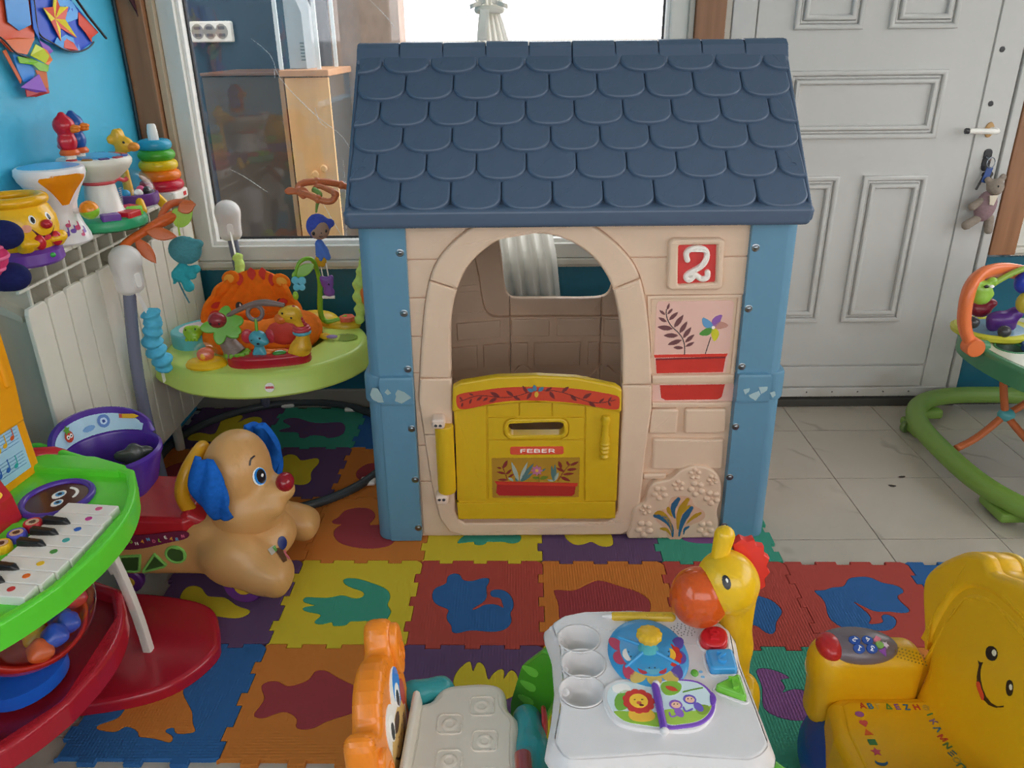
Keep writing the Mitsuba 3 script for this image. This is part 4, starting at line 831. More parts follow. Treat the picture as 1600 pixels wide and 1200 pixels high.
for k, (a, z, h, r_) in enumerate(((-0.05, 0.046, 'C94B78', 0.009), (-0.30, 0.040, '6A4AA8', 0.008), (-0.62, 0.034, '6A4AA8', 0.009), (0.22, 0.034, '7A5AB0', 0.007), (-0.45, 0.056, 'C94B78', 0.007), (0.05, 0.026, 'C94B78', 0.006))):
    rr = np.interp(z, [0.022, 0.05, 0.085], [0.070, 0.058, 0.048]); q = T3(0, 0, 0, math.degrees(a)) @ facing((rr + 0.0002, 0, z), (0.93, 0, 0.37))
    part(t, 'note_print', mv(ext(ell(0, 0, r_, r_ * 0.8).union(rect(r_ * 0.6, 0, r_, r_ * 2.0)), 0.0009), q), C(h), False)
# smiling cookie pot
FP = U(0.006, E((0, 0, 0.085), (0.086, 0.086, 0.075)), K((0, 0, 0.02), (0, 0, 0.05), 0.070, 0.078))
t = thing('cookie_pot', 'smiling yellow toy pot on a purple base at the near end of the radiator', 'toy pot', T3(-1.125, 1.772, ZT, -30) @ sc(0.94))
part(t, 'base', mv(lathe([(0, 0), (0.080, 0), (0.086, 0.006), (0.084, 0.030), (0.074, 0.040), (0, 0.040)], 48), np.eye(4)), PUR, 40, label='purple base')
part(t, 'body', mv(lathe([(0, 0.034), (0.072, 0.034), (0.083, 0.055), (0.088, 0.082), (0.086, 0.108), (0.076, 0.132), (0.068, 0.142), (0.060, 0.142), (0.060, 0.05), (0, 0.05)], 48), np.eye(4)), C('EBB515', 0.22), 40)
part(t, 'rim', torus(0.067, 0.0125, (0, 0, 0.150), 48, 16), C('E2A60F', 0.22), True)
def pp(a, z, d=0.0): 
    r_ = np.interp(z, [0.04, 0.055, 0.082, 0.108, 0.132], [0.075, 0.083, 0.088, 0.086, 0.076]) + d; return np.array((r_ * math.cos(a), r_ * math.sin(a), z))
def pdec(poly, a, z, nm, m, lab=None, d=0.0003):
    n = np.array((math.cos(a), math.sin(a), 0.15)); fP = lambda p: np.hypot(p[:, 0], p[:, 1]) - np.interp(p[:, 2], [0.034, 0.055, 0.082, 0.108, 0.132, 0.142], [0.072, 0.083, 0.088, 0.086, 0.076, 0.068])
    part(t, nm, decal(poly, fP, facing(pp(a, z) + n * 0.04, n), d, 0.004, 0.0, 0.09), m, True, label=lab)
for a in (-0.10, 0.42): pdec(ell(0, 0, 0.0075, 0.0105), a, 0.112, 'eye', WHT); pdec(ell(0.001, -0.001, 0.0045, 0.0075), a, 0.112, 'pupil', BLK, None, 0.0007)
part(t, 'nose', ball(pp(0.20, 0.098, 0.006), (0.013, 0.013, 0.011), 3), C('B5202C', 0.15), True, label='red nose')
pdec(blob([(-0.032, 0.010), (-0.018, -0.006), (0.0, -0.012), (0.020, -0.006), (0.030, 0.006), (0.015, -0.018), (0.0, -0.024), (-0.018, -0.015)]), 0.18, 0.084, 'mouth', C('5A1A1E'))
pdec(ell(0, 0, 0.010, 0.006), 0.22, 0.066, 'tongue', C('CF3A4E'), None, 0.0008)
pdec(ell(0, 0, 0.011, 0.009), -0.30, 0.094, 'cheek', C('E79A7C'))
pdec(P([(-0.016, 0.02), (0.020, -0.022), (-0.022, -0.022)]), -0.86, 0.088, 'sorting_hole', C('4A2E12'), 'triangular dark opening')
for a, s_ in ((-0.42, -1), (0.72, 1)):
    part(t, 'hand', net(U(0.003, E(pp(a, 0.060, 0.006), (0.013, 0.015, 0.014)), *[E(pp(a + s_ * 0.02 + 0.11 * k, 0.046, 0.007), 0.0075) for k in (-1, 0, 1)], E(pp(a - s_ * 0.2, 0.058, 0.002), (0.014, 0.02, 0.010))), (0.0, -0.1, 0.02), (0.13, 0.13, 0.1), 0.0036), C('EBB515', 0.22), True)
for a in (-0.05, 0.50): part(t, 'bow_tie', ball(pp(a, 0.058, 0.004), (0.010, 0.013, 0.018), 2), C('C0222E', 0.2), True, label='red bow tie')
part(t, 'button', ball((0.081, 0.02, 0.022), (0.006, 0.008, 0.006), 2), C('36A24A'), True, label='green button')
# kite on the wall
KX = XW + 0.010
kf = lambda pts, X=KX: [(at(10, 10, 2)[0] * 0 + (lambda d: (EYE + d * (X - EYE[0]) / d[0])[1])(FW + RT * (x - 800) / F + DN * (y - 600) / F), (lambda d: (EYE + d * (X - EYE[0]) / d[0])[2])(FW + RT * (x - 800) / F + DN * (y - 600) / F)) for x, y in pts]
k7 = lambda pts: kf([(x / 7.5, y / 7.5) for x, y in pts])
KM = lambda d: basis((KX + d, 0, 0), (0, 1, 0), (0, 0, 1), (1, 0, 0))
t = thing('kite', 'blue and red kite with a yellow star hanging on the blue wall', 'kite')
def kp(nm, g, h, d, par=None, lab=None, th=0.002):
    m = ext(g, th); v = m.vertices; v[:, 2] += 0.004 * np.sin(v[:, 0] * 70 + v[:, 1] * 45)
    return part(par or t, nm, mv(m, KM(d)), C(h, 0.4), 30, label=lab)
wing = P(k7([(345, -140), (760, -140), (800, 0), (1110, 380), (1045, 445), (1050, 500), (960, 580), (880, 605), (780, 600), (640, 545), (520, 480), (405, 400), (370, 200)]))
w = kp('wing', wing, '1F4FC8', 0.004, None, 'blue kite wing')
kp('red_patch', P(k7([(870, 170), (900, 130), (1110, 380), (1045, 445), (1030, 495), (950, 380), (880, 290)])), 'D8432F', 0.0065, w)
kp('light_patch', P(k7([(640, -60), (720, -20), (800, 20), (880, 130), (860, 220), (720, 270), (690, 230), (740, 90), (630, 60)])), '4FA2E8', 0.0065, w)
kp('light_patch', P(k7([(600, 470), (680, 380), (860, 450), (900, 590), (830, 600), (700, 570), (590, 510)])), '4FA2E8', 0.0065, w)
kp('red_patch', P(k7([(720, 440), (800, 500), (860, 592), (770, 592), (705, 560)])), 'D8432F', 0.009, w)
for pts, h in (([(600, 220), (445, 92), (560, 80)], 'D84A2E'), ([(600, 220), (445, 92), (545, 250)], 'E8D82A'), ([(600, 220), (560, 80), (575, -60), (610, -20)], 'E8D82A'), ([(600, 220), (610, -20), (630, 80)], 'D84A2E'), ([(600, 220), (630, 80), (748, 80)], 'E8D82A'), ([(600, 220), (748, 80), (690, 230)], 'D84A2E'), ([(600, 220), (690, 230), (850, 445)], 'E8D82A'), ([(600, 220), (850, 445), (660, 330)], 'D84A2E'), ([(600, 220), (660, 330), (655, 480)], 'E8D82A'), ([(600, 220), (655, 480), (545, 250)], 'D84A2E')):
    kp('star_point', P(k7(pts)), h, 0.0115, w)
bd = kp('body', P(k7([(-140, -140), (345, -140), (370, 220), (350, 430), (240, 640), (100, 600), (-20, 480), (-140, 400)])), 'D8532F', 0.006, None, 'red kite body')
kp('light_panel', P(k7([(-20, -140), (245, -140), (300, 290), (190, 360), (20, 260)])), '4A9AE4', 0.0095, bd); kp('blue_edge', P(k7([(275, -140), (345, -140), (385, 200), (410, 400), (395, 470), (330, 330)])), '2F6FD4', 0.0095, bd)
kp('orange_panel', P(k7([(-10, 470), (150, 440), (340, 450), (250, 640), (110, 610)])), 'E06A30', 0.0095, bd)
part(t, 'spar', tube(np.array([(KX + 0.016, *k7([q])[0]) for q in ((760, -100), (960, 180), (1180, 450))]), 0.0035, 8), C('1C1C22'), True, label='black kite rod')
part(t, 'piping', tube(np.array([(KX + 0.011, *k7([q])[0]) for q in curve([(345, 0), (375, 250), (420, 410), (560, 500), (680, 570), (800, 605), (900, 600), (1000, 555), (1055, 490)], 40)]), 0.0022, 6), C('2A2A32'), True)
part(t, 'piping', tube(np.array([(KX + 0.013, *k7([q])[0]) for q in curve([(-60, 440), (0, 490), (100, 600), (180, 645), (280, 680)], 24)]), 0.0022, 6), C('2A2A32'), True)
for pts, h, d in (([(0, 600), (60, 580), (150, 760), (245, 930), (200, 980), (60, 720)], 'D0602A', 0.004), ([(130, 640), (250, 640), (360, 840), (350, 960), (250, 960), (180, 800)], '3F8FE0', 0.006), ([(350, 820), (505, 840), (525, 1030), (440, 1030), (380, 900)], 'C9642E', 0.009), ([(240, 1050), (450, 1075), (440, 1020), (525, 1025), (525, 1090), (400, 1135), (255, 1135)], 'B2262E', 0.008), ([(155, 1025), (360, 870), (460, 1075), (360, 1085)], '8A4FC2', 0.015), ([(275, 650), (345, 520), (420, 570), (490, 660), (465, 745), (380, 690)], 'C6D42A', 0.014), ([(420, 560), (480, 590), (550, 700), (500, 765), (465, 745), (490, 660)], 'E0701E', 0.012), ([(150, 660), (300, 690), (400, 720), (500, 770), (505, 840), (400, 830), (300, 760), (180, 740)], '7FBF3A', 0.013), ([(430, 470), (560, 540), (605, 600), (560, 640), (470, 560)], '8A4FC2', 0.004)):
    kp('tail_flap', P(k7(pts)), h, d)
# cable in the corner and a dark cloth bundle above it
solo('cable', 'black cable running down the corner of the blue wall beside the wood post', 'cable', rtube([(XW + 0.008, 2.652, 1.75), (XW + 0.008, 2.650, 1.4), (XW + 0.008, 2.654, 1.1), (XW + 0.008, 2.652, 0.9), (XW + 0.009, 2.655, 0.83)], 0.0055, 30, 8), C('12303A', 0.5), True)
# ---------------------------------------------------------------- baby jumper
def mottle(h, k=0.12, f=40):
    c = np.array(lin(h))
    return lambda p, n, uv: mikit.mix([float(v) for v in c * (1 - k)], [float(v) for v in c * (1 + k)], mikit.fbm(p.x * f, p.y * f, p.z * f, 2))
mat('tiger_cloth', mottle('E8741A', 0.15, 60), 0.85, 0.2, sheen=0.3); bumped('tiger_cloth', lambda p, n, uv: mikit.fbm(p.x * 55, p.y * 55, p.z * 55, 3), 0.006)
mat('lime_tray', 'BFD86A', 0.3); mat('tube_grey', '6C7186', 0.4, 0.5); mat('tube_dark', '41474B', 0.45)
J = thing('baby_jumper', 'lime green baby jumper with a tiger seat between the radiator and the playhouse', 'baby jumper')
RC = np.array([-0.800, 2.325, 0.024]); RR = 0.385
part(J, 'base_ring', torus(RR, 0.0135, RC, 96, 14), 'tube_dark', True, label='dark grey ring on the floor')
for a in (100, 62, 200, 330): part(J, 'ring_foot', box(RC[0] + RR * math.cos(math.radians(a)), RC[1] + RR * math.sin(math.radians(a)), 0.018, 0.05, 0.04, 0.016, 0.007), WHT, 30)
def jpost(a, cap, lean, nm):
    p0 = RC + RR * np.array([math.cos(math.radians(a)), math.sin(math.radians(a)), 0]); p1 = np.array(cap)
    mid = (p0 + p1) / 2 + np.array(lean)
    po = part(J, 'post', rtube([p0, mid, p1 + (0, 0, -0.03)], 0.0165, 40, 16), 'tube_grey', True)
    return p1
def cap_head(c, out, nm='post_cap'):
    c = np.array(c, float); o = np.array([out[0], out[1], 0.0]); o /= np.linalg.norm(o); s_ = np.array([-o[1], o[0], 0]); R = np.stack([s_, o, [0, 0, 1]], 1)
    f = U(0.006, B(c + (0, 0, -0.030), (0.074, 0.060, 0.095), 0.026, R), E(c + o * 0.002 + (0, 0, 0.020), (0.042, 0.038, 0.038)))
    k = part(J, nm, net(f, c - 0.08, c + 0.08, 0.006), C('DEDAD8', 0.25), True, label='white rounded post cap')
    part(J, 'strap_guide', mv(ext(rect(-0.010, -0.02, 0.010, 0.02, 0.009), 0.004, 0.0015), facing(c + o * 0.031 + (0, 0, -0.035), o)), C('F0EDEA', 0.3), 30); return k
CA, CB = np.array([-1.048, 2.065, 0.730]), np.array([-0.962, 2.640, 0.742])
jpost(228, CA, (-0.015, -0.012, 0.03), 'a'); cap_head(CA, (0.8, -0.3))
jpost(112, CB, (0.0, 0.006, 0.0), 'b'); cap_head(CB, (0.35, -0.95))
CC = np.array([-0.455, 2.505, 0.72]); jpost(28, CC, (0.004, 0, 0), 'c'); cap_head(CC, (-0.8, -0.5))
# tray
TC = np.array([-0.785, 2.335, 0.0]); TX, TY = 0.318, 0.283
prof = [(0.40, 0.352), (0.985, 0.352), (1.035, 0.345), (1.045, 0.351), (1.03, 0.362), (0.99, 0.385), (0.965, 0.404), (0.92, 0.414), (0.60, 0.420), (0.555, 0.416), (0.55, 0.38), (0.40, 0.352)]
v = lathe(prof, 96); v.vertices = v.vertices * np.array([TX, TY, 1])
ang = np.arctan2(v.vertices[:, 1], v.vertices[:, 0]); rr = np.hypot(v.vertices[:, 0] / TX, v.vertices[:, 1] / TY)
bump = 0.045 * np.exp(-((ang + 2.72) / 0.16) ** 2) * (rr > 0.93); v.vertices[:, :2] *= (1 + bump)[:, None]
v.apply_translation(TC); tray = part(J, 'tray', v, 'lime_tray', 40, label='lime green oval tray')
zt = 0.4175
q = at(450, 595, 2.075)
part(J, 'logo_plate', mv(ext(ell(0, 0, 0.0135), 0.002, 0.0005), facing((-0.705, 2.0525, 0.376), (0.15, -0.93, 0.42))), C('E6E2D8'), 30, label='round white plate')
part(J, 'logo_bar', mv(ext(rect(-0.0115, -0.0035, 0.0115, 0.0035, 0.001), 0.003), facing((-0.705, 2.0525, 0.376), (0.15, -0.93, 0.42))), C('B9272F'), False, label='red bar on the plate')
part(J, 'cup_hollow', mv(lathe([(0, -0.001), (0.036, -0.001), (0.041, 0.002), (0.042, 0.0005), (0.0, 0.0005)], 40), T3(-0.545, 2.345, zt, 0) @ sc(1, 0.8, 1)), C('7E9A3A', 0.35), 40, label='round cup hollow')
# tiger seat: padded ring, bucket and high back with ears
def tig(p): 
    return U(0.02, *[E((-0.80 + 0.118 * math.cos(a), 2.345 + 0.105 * math.sin(a), 0.448 - 0.022 * max(0, math.sin(a))), (0.060, 0.060, 0.046 - 0.014 * max(0, math.sin(a)))) for a in np.linspace(0, 2 * PI, 12, endpoint=False)])(p)
rngt = net(cut(tig, E((-0.80, 2.345, 0.47), (0.088, 0.072, 0.09)), 0.012), (-1.02, 2.14, 0.38), (-0.6, 2.56, 0.56), 0.0085)
st_ = part(J, 'seat_rim', rngt, 'tiger_cloth', True, label='orange padded tiger seat rim')
part(J, 'seat_bucket', mv(lathe([(0, 0.24), (0.07, 0.25), (0.10, 0.32), (0.11, 0.42), (0.105, 0.42), (0.09, 0.33), (0.0, 0.27)], 40), tr(-0.80, 2.345, 0)), 'tiger_cloth', True)
BK = lambda a, b: np.array([-0.838 + a, 2.432 - 0.10 * (b - 0.10) + 0.22 * a * a * 0 + 0.55 * a * a * -1 + 0.0, 0.44 + b])
def backf(u, v):
    a = (u - 0.5) * 2; w = 0.158 * (1 - 0.42 * np.clip(v - 0.55, 0, 1) ** 1.2) * (0.86 + 0.16 * np.sin(PI * np.minimum(v * 1.25, 1)))
    top = 0.178 - 0.040 * a ** 2; h = v * top
    wr = 0.003 * np.sin(9 * a + 7 * v) * np.sin(PI * v) + 0.0015 * np.sin(23 * a - 11 * v)
    return np.stack([-0.845 + a * w, 2.440 - 0.070 * a ** 2 + 0.050 * v + wr, 0.425 + h], -1)
bkm = cloth(backf, 46, 36, 0.014)
part(J, 'seat_back', bkm, 'tiger_cloth', True, label='orange tiger face seat back')
def on_back(a, v, lift=0.009):
    u = a / 2 + 0.5; e = 1e-3; p = backf(np.array(u), np.array(v)); du = backf(np.array(u + e), np.array(v)) - p; dv = backf(np.array(u), np.array(v + e)) - p
    n = np.cross(du, dv); n /= np.linalg.norm(n); n = n if n[1] < 0 else -n
    return facing(p + n * lift, n)
def bd_(poly, a, v, nm, m, lab=None, th=0.0015): part(J, nm, mv(ext(poly, th, 0.0006), on_back(a, v)), m, 30, label=lab)
RDC = C('C8372A', 0.8)
for a, v, an in ((-0.42, 0.93, 250), (-0.12, 0.97, 268), (0.22, 0.98, 275), (0.50, 0.93, 290)): bd_(leaf(0, 0.014, 0.042, 0.015, 270 + (an - 268) * 0.6), a, v, 'stripe', RDC, None, 0.003)
for a, v, an in ((-0.98, 0.30, 20), (-0.95, 0.52, 10), (0.93, 0.42, 175), (0.95, 0.62, 190)): bd_(leaf(-0.008, 0, 0.04, 0.012, an), a * 0.88, v, 'stripe', RDC, None, 0.003)
for a in (-0.36, 0.52): bd_(ell(0, 0, 0.0115, 0.0145), a, 0.42 + 0.09 * a, 'eye', BLK); bd_(ell(0.003, 0.004, 0.0032, 0.004), a, 0.42 + 0.09 * a, 'eye_glint', WHT, None, 0.003)
bd_(ell(0, 0, 0.016, 0.010), 0.1, 0.28, 'muzzle', C('E9A253', 0.8))
for a, s_ in ((-0.62, -1), (0.80, 1)):
    p = backf(np.array(a * 0.9 / 2 + 0.5), np.array(0.86)); part(J, 'ear', mv(ball((0, 0, 0), (0.030, 0.010, 0.024), 3), tr(*(p + (0.006 * s_, -0.004, 0.016))) @ rot('y', 28 * s_)), 'tiger_cloth', True)
    part(J, 'inner_ear', mv(ball((0, 0, 0), (0.020, 0.008, 0.016), 3), tr(*(p + (0.008 * s_, -0.0085, 0.016))) @ rot('y', 28 * s_)), C('E9A43A', 0.8), True)
for a in (195, 225, 250, 285, 315, 340):
    t_ = math.radians(a); part(J, 'rim_stripe', mv(ball((0, 0, 0), (0.018, 0.0075, 0.034), 2), tr(-0.80 + 0.170 * math.cos(t_), 2.345 + 0.157 * math.sin(t_), 0.452) @ rot('z', a - 90) @ rot('y', 12)), RDC, True)
part(J, 'rim_patch', net(E((-0.715, 2.245, 0.470), (0.065, 0.055, 0.036)), (-0.8, 2.17, 0.42), (-0.63, 2.32, 0.52), 0.006), C('C23A2C', 0.8), True, label='red fabric patch')
# spring straps with gathered sleeves
def sleeve(a, b, r, col, n=60):
    a, b = np.array(a), np.array(b); t = np.linspace(0, 1, n)[:, None]; p = a + (b - a) * t + np.c_[0.006 * np.sin(9 * t), 0.005 * np.cos(7 * t), 0 * t]
    rr = r * (0.80 + 0.30 * np.abs(np.sin(t[:, 0] * 17)) + 0.18 * np.sin(t[:, 0] * 41)) * np.clip(np.minimum(t[:, 0], 1 - t[:, 0]) * 9 + 0.45, 0, 1)
    m = tube(p, rr, 18); v_ = m.vertices; v_ += 0.0025 * (meshkit.fbm(v_ * 60, 3) - 0.5)[:, None] * np.array([1, 1, 0.5]); return m
sA0, sA1 = at(222, 448, 2.065), at(256, 590, 2.125); d_ = sA1 - sA0
part(J, 'strap', tube([CA + (0.015, -0.01, -0.055), sA0 + d_ * 0.3], 0.0045, 8, flat=(2.2, 0.5)), C('E5E3DF', 0.6), 40)
part(J, 'strap', tube([sA0 + d_ * 0.8, sA1 + (0, 0, -0.012)], 0.0045, 8, flat=(2.2, 0.5)), C('E5E3DF', 0.6), 40)
sl_m = mat('sleeve_blue', mottle('4FB3D6', 0.12, 90), 0.7); sl_g = mat('sleeve_lime', mottle('BFDB6E', 0.12, 90), 0.7)
part(J, 'strap_sleeve', sleeve(sA0 + d_ * 0.24, sA0 + d_ * 0.93, 0.0245, 0), sl_m, True, label='gathered blue sleeve')
sB0 = CB + (0.010, -0.030, -0.040); sB1 = np.array([-0.90, 2.52, 0.45])
part(J, 'strap', tube([sB0, sB0 + (sB1 - sB0) * 0.55], 0.005, 8, flat=(1.6, 0.5)), C('E9E7E2', 0.6), 40)
part(J, 'strap_sleeve', sleeve(sB0 + (sB1 - sB0) * 0.28, sB1, 0.0165, 0), sl_g, True, label='gathered lime sleeve')
sC0 = CC + (-0.03, -0.02, -0.04); part(J, 'strap_sleeve', sleeve(sC0, (-0.52, 2.44, 0.43), 0.017, 0), sl_g, True)
# toys on the tray
part(J, 'blue_station', mv(ext(sg.Polygon(curve([(-0.072, -0.028), (-0.02, -0.058), (0.05, -0.05), (0.075, 0.0), (0.06, 0.05), (0.0, 0.075), (-0.06, 0.05)], 50, True)).buffer(0), 0.048, 0.006, 3), T3(-0.985, 2.335, zt - 0.006, 60) @ sc(1.25, 1.2, 1)), C('5DB3BC', 0.3), 40, label='turquoise toy station')
part(J, 'station_print', mv(ext(sg.Polygon(curve([(-0.050, -0.018), (-0.01, -0.042), (0.04, -0.036), (0.058, 0.0), (0.045, 0.036), (0.0, 0.055), (-0.045, 0.035)], 50, True)).buffer(0), 0.001), T3(-0.985, 2.335, zt + 0.0415, 60) @ sc(1.25, 1.2, 1)), C('CFC8CE'), False, label='pale printed panel')
for k in range(7): part(J, 'station_mark', mv(ext(line([(0, 0), (0.008, 0.003 * (-1) ** k), (0.016, -0.002)], 0.0009, 8), 0.0006), T3(-0.968 + 0.007 * (k % 3), 2.305 + 0.013 * k * 0.6, zt + 0.0428, 20 * k)), C('4A4C66'), False)
fr = np.array([-0.985, 2.262, zt + 0.055])
f = U(0.004, E(fr, (0.030, 0.026, 0.018)), E(fr + (-0.008, -0.014, 0.012), (0.012, 0.011, 0.010)), E(fr + (0.016, -0.012, 0.013), (0.012, 0.011, 0.010)), E(fr + (0.004, -0.02, -0.012), (0.020, 0.012, 0.008)))
part(J, 'frog', net(f, fr - 0.06, fr + 0.06, 0.004), C('8DBB2C', 0.25), True, label='green frog')
for o in ((-0.012, -0.0235, 0.014), (0.017, -0.0215, 0.015)): part(J, 'frog_eye', ball(fr + o, 0.003, 1), BLK, True)
for k in range(4): part(J, 'frog_toe', ball(fr + (-0.012 + 0.010 * k, -0.030, -0.016), 0.005, 2), C('8DBB2C', 0.25), True)
q = np.array([-0.905, 2.128, zt - 0.003])
part(J, 'ball_mount', mv(lathe([(0, 0), (0.058, 0), (0.060, 0.006), (0.052, 0.017), (0.034, 0.022), (0, 0.022)], 40), tr(*q) @ sc(1.0, 0.72, 1)), C('E2B51A', 0.3), 40, label='yellow ball mount')
part(J, 'clear_ball', ball(q + (0, 0.004, 0.036), 0.033, 3), 'clear_plastic', True, label='clear ball'); part(J, 'ball_picture', ball(q + (0, 0.004, 0.034), (0.024, 0.024, 0.020), 2), C('D86A4A', 0.3), True)
part(J, 'ball_picture', ball(q + (0, -0.006, 0.034), (0.012, 0.016, 0.013), 2), C('E8B030', 0.3), True)
rb = np.array([-0.725, 2.145, zt - 0.004])
rbm = ext(sg.Polygon(curve([(-0.118, 0.004), (-0.095, -0.030), (-0.03, -0.042), (0.05, -0.036), (0.110, -0.015), (0.118, 0.018), (0.07, 0.036), (-0.02, 0.034), (-0.09, 0.030)], 60, True)).buffer(0), 0.034, 0.010, 4)
part(J, 'red_station', mv(rbm, T3(*rb, 8)), C('A9202C', 0.2), 40, label='dark red toy station')
tk = [rb + (-0.092, -0.004, 0.03), rb + (-0.118, 0.002, 0.075), rb + (-0.130, 0.006, 0.118)]
part(J, 'palm_trunk', rtube(tk, [0.031, 0.023, 0.016], 24, 16), C('7C6A62', 0.4), True, label='brown palm trunk')
for k in range(4): 
    c_ = np.array(tk[0]) * (1 - k / 3.5) + np.array(tk[2]) * (k / 3.5); part(J, 'trunk_band', torus(0.0305 - 0.0042 * k, 0.0016, c_, 24, 6), C('8E7C74', 0.4), True)
gp = ext(sg.Polygon([( (0.034 if k % 2 else 0.029) * math.cos(k * PI / 12) * 1.15, (0.034 if k % 2 else 0.029) * math.sin(k * PI / 12)) for k in range(24)]), 0.014, 0.004)
part(J, 'grass_collar', mv(gp, tr(*(rb + (-0.090, -0.004, 0.028)))), C('6FA52E', 0.35), 40, label='green grass collar')
lp = mv(ext(so.unary_union([blob([(0, 0), (0.03, 0.024), (0.062, 0.008), (0.045, -0.012)], 30).union(ell(0, 0, 0.02)).buffer(0)] + [affinity.rotate(blob([(0, 0), (0.026, 0.020), (0.058, 0.004), (0.03, -0.016)], 30), a, origin=(0, 0)) for a in (60, 180, 250, 310, -35)]), 0.010, 0.004, 2, True), facing(np.array(tk[2]) + (0.008, -0.012, 0.004), (0.35, -0.85, 0.4)))
part(J, 'palm_leaf', lp, C('5FA52C', 0.3), 40, label='green palm leaf')
hd = np.array(tk[2]) + (0.0, -0.016, 0.020); part(J, 'ladybird_head', ball(hd, (0.026, 0.024, 0.023), 3), C('8E2A34', 0.25), True, label='dark red ladybird head')
for o in (-0.012, 0.012): part(J, 'ladybird_eye', ball(hd + (o, -0.021, -0.004), 0.003, 1), BLK, True)
gb = rb + (0.098, 0.012, 0.030)
f = U(0.006, E(gb + (-0.006, 0, 0.012), (0.030, 0.024, 0.026)), K(gb + (0, 0, 0.02), gb + (0.006, 0, 0.055), 0.022, 0.018), E(gb + (-0.018, -0.012, 0.002), (0.022, 0.014, 0.012)))
part(J, 'giraffe_body', net(f, gb - (0.07, 0.06, 0.03), gb + (0.06, 0.06, 0.1), 0.005), C('D8A424', 0.3), True, label='yellow giraffe')
for z_, r_, h in ((0.062, 0.021, '58A6BC'), (0.071, 0.021, 'C0424C'), (0.078, 0.018, 'C0424C')): part(J, 'bead_ring', torus(r_, 0.006, gb + (0.004, 0, z_), 28, 10), C(h, 0.3), True)
gh = gb + (-0.026, -0.006, 0.118)
f = U(0.006, K(gb + (0.006, 0, 0.075), gb + (-0.012, -0.002, 0.125), 0.013, 0.016), E(gh, (0.031, 0.022, 0.024)))
part(J, 'giraffe_head', net(f, gh - 0.07, gh + 0.07, 0.005), C('D8A82A', 0.3), True)
part(J, 'giraffe_muzzle', ball(gh + (-0.022, -0.006, -0.010), (0.019, 0.018, 0.016), 3), C('D9702A', 0.3), True, label='orange muzzle')
for o in ((-0.012, -0.0215, 0.010), (0.012, -0.0215, -0.004)): part(J, 'giraffe_eye', ball(gh + o, 0.003, 1), BLK, True)
for k in range(7): part(J, 'mane_bump', ball(gh + (0.016 + 0.0045 * k, 0.0, 0.022 - 0.0085 * k), 0.0055, 2), C('B23038', 0.3), True)
br0, br1 = np.array(tk[2]) + (0.01, 0.0, 0.020), gh + (0.0, 0.004, 0.022)
part(J, 'branch', cat(rtube([br0, br0 * 0.68 + br1 * 0.32 + (0, 0, 0.020), br0 * 0.4 + br1 * 0.6 + (0, 0, 0.026), br1 + (-0.01, 0, 0.004)], [0.006, 0.007, 0.008, 0.0105, 0.006], 30, 12)), C('7C6A66', 0.4), True, label='brown branch')
rc = br0 * 0.50 + br1 * 0.50 + (0.0, -0.002, 0.0); part(J, 'branch_ring', mv(torus(0.0205, 0.0062, (0, 0, 0), 32, 12), facing(rc, (0.1, -1, 0.2))), C('7A6A68', 0.4), True)
el = rc + (0.002, -0.014, -0.072)
part(J, 'hanger', tube([rc + (0.001, -0.006, -0.016), el + (0, 0, 0.022)], 0.0045, 10), C('6FA52E', 0.3), True, label='green hanger')
f = U(0.004, E(el, (0.026, 0.022, 0.023)), E(el + (0.020, -0.010, -0.008), (0.014, 0.010, 0.010)), E(el + (0, 0, -0.036), (0.015, 0.012, 0.016)), E(el + (-0.012, -0.005, -0.046), (0.008, 0.008, 0.008)), E(el + (0.013, -0.005, -0.046), (0.008, 0.008, 0.008)))
part(J, 'elephant', net(f, el - 0.07, el + 0.05, 0.0045), C('4A9DAE', 0.3), True, label='turquoise elephant')
for o, s_ in ((-0.031, -1), (0.034, 1)): part(J, 'elephant_ear', mv(ball((0, 0, 0), (0.017, 0.007, 0.022), 2), tr(*(el + (o, 0.004, 0.004))) @ rot('z', -25 * s_)), C('BC3440', 0.3), True, label='red ear')
part(J, 'elephant_eye', ball(el + (0.012, -0.0205, 0.006), 0.003, 1), BLK, True); part(J, 'elephant_eye', ball(el + (-0.012, -0.0195, 0.0), (0.004, 0.002, 0.0014), 1), BLK, True); part(J, 'elephant_mouth', ball(el + (0.006, -0.0225, -0.010), (0.0045, 0.002, 0.003), 1), BLK, True)
part(J, 'leaf_button', mv(ball((0, 0, 0), (0.020, 0.010, 0.007), 2), tr(*(rb + (0.035, -0.010, 0.036))) @ rot('z', 20)), C('3E8A3A', 0.3), True, label='green leaf'); part(J, 'leaf_vein', mv(ball((0, 0, 0.005), (0.013, 0.0018, 0.004), 1), tr(*(rb + (0.035, -0.010, 0.036))) @ rot('z', 20)), WHT, True)
part(J, 'orange_lump', net(U(0.003, E(rb + (-0.02, -0.006, 0.036), (0.026, 0.012, 0.008)), E(rb + (0.0, -0.002, 0.037), (0.014, 0.01, 0.008)), E(rb + (0.03, 0.010, 0.034), (0.035, 0.008, 0.008))), rb + (-0.06, -0.03, 0.02), rb + (0.08, 0.03, 0.05), 0.004), C('D7742E', 0.35), True)
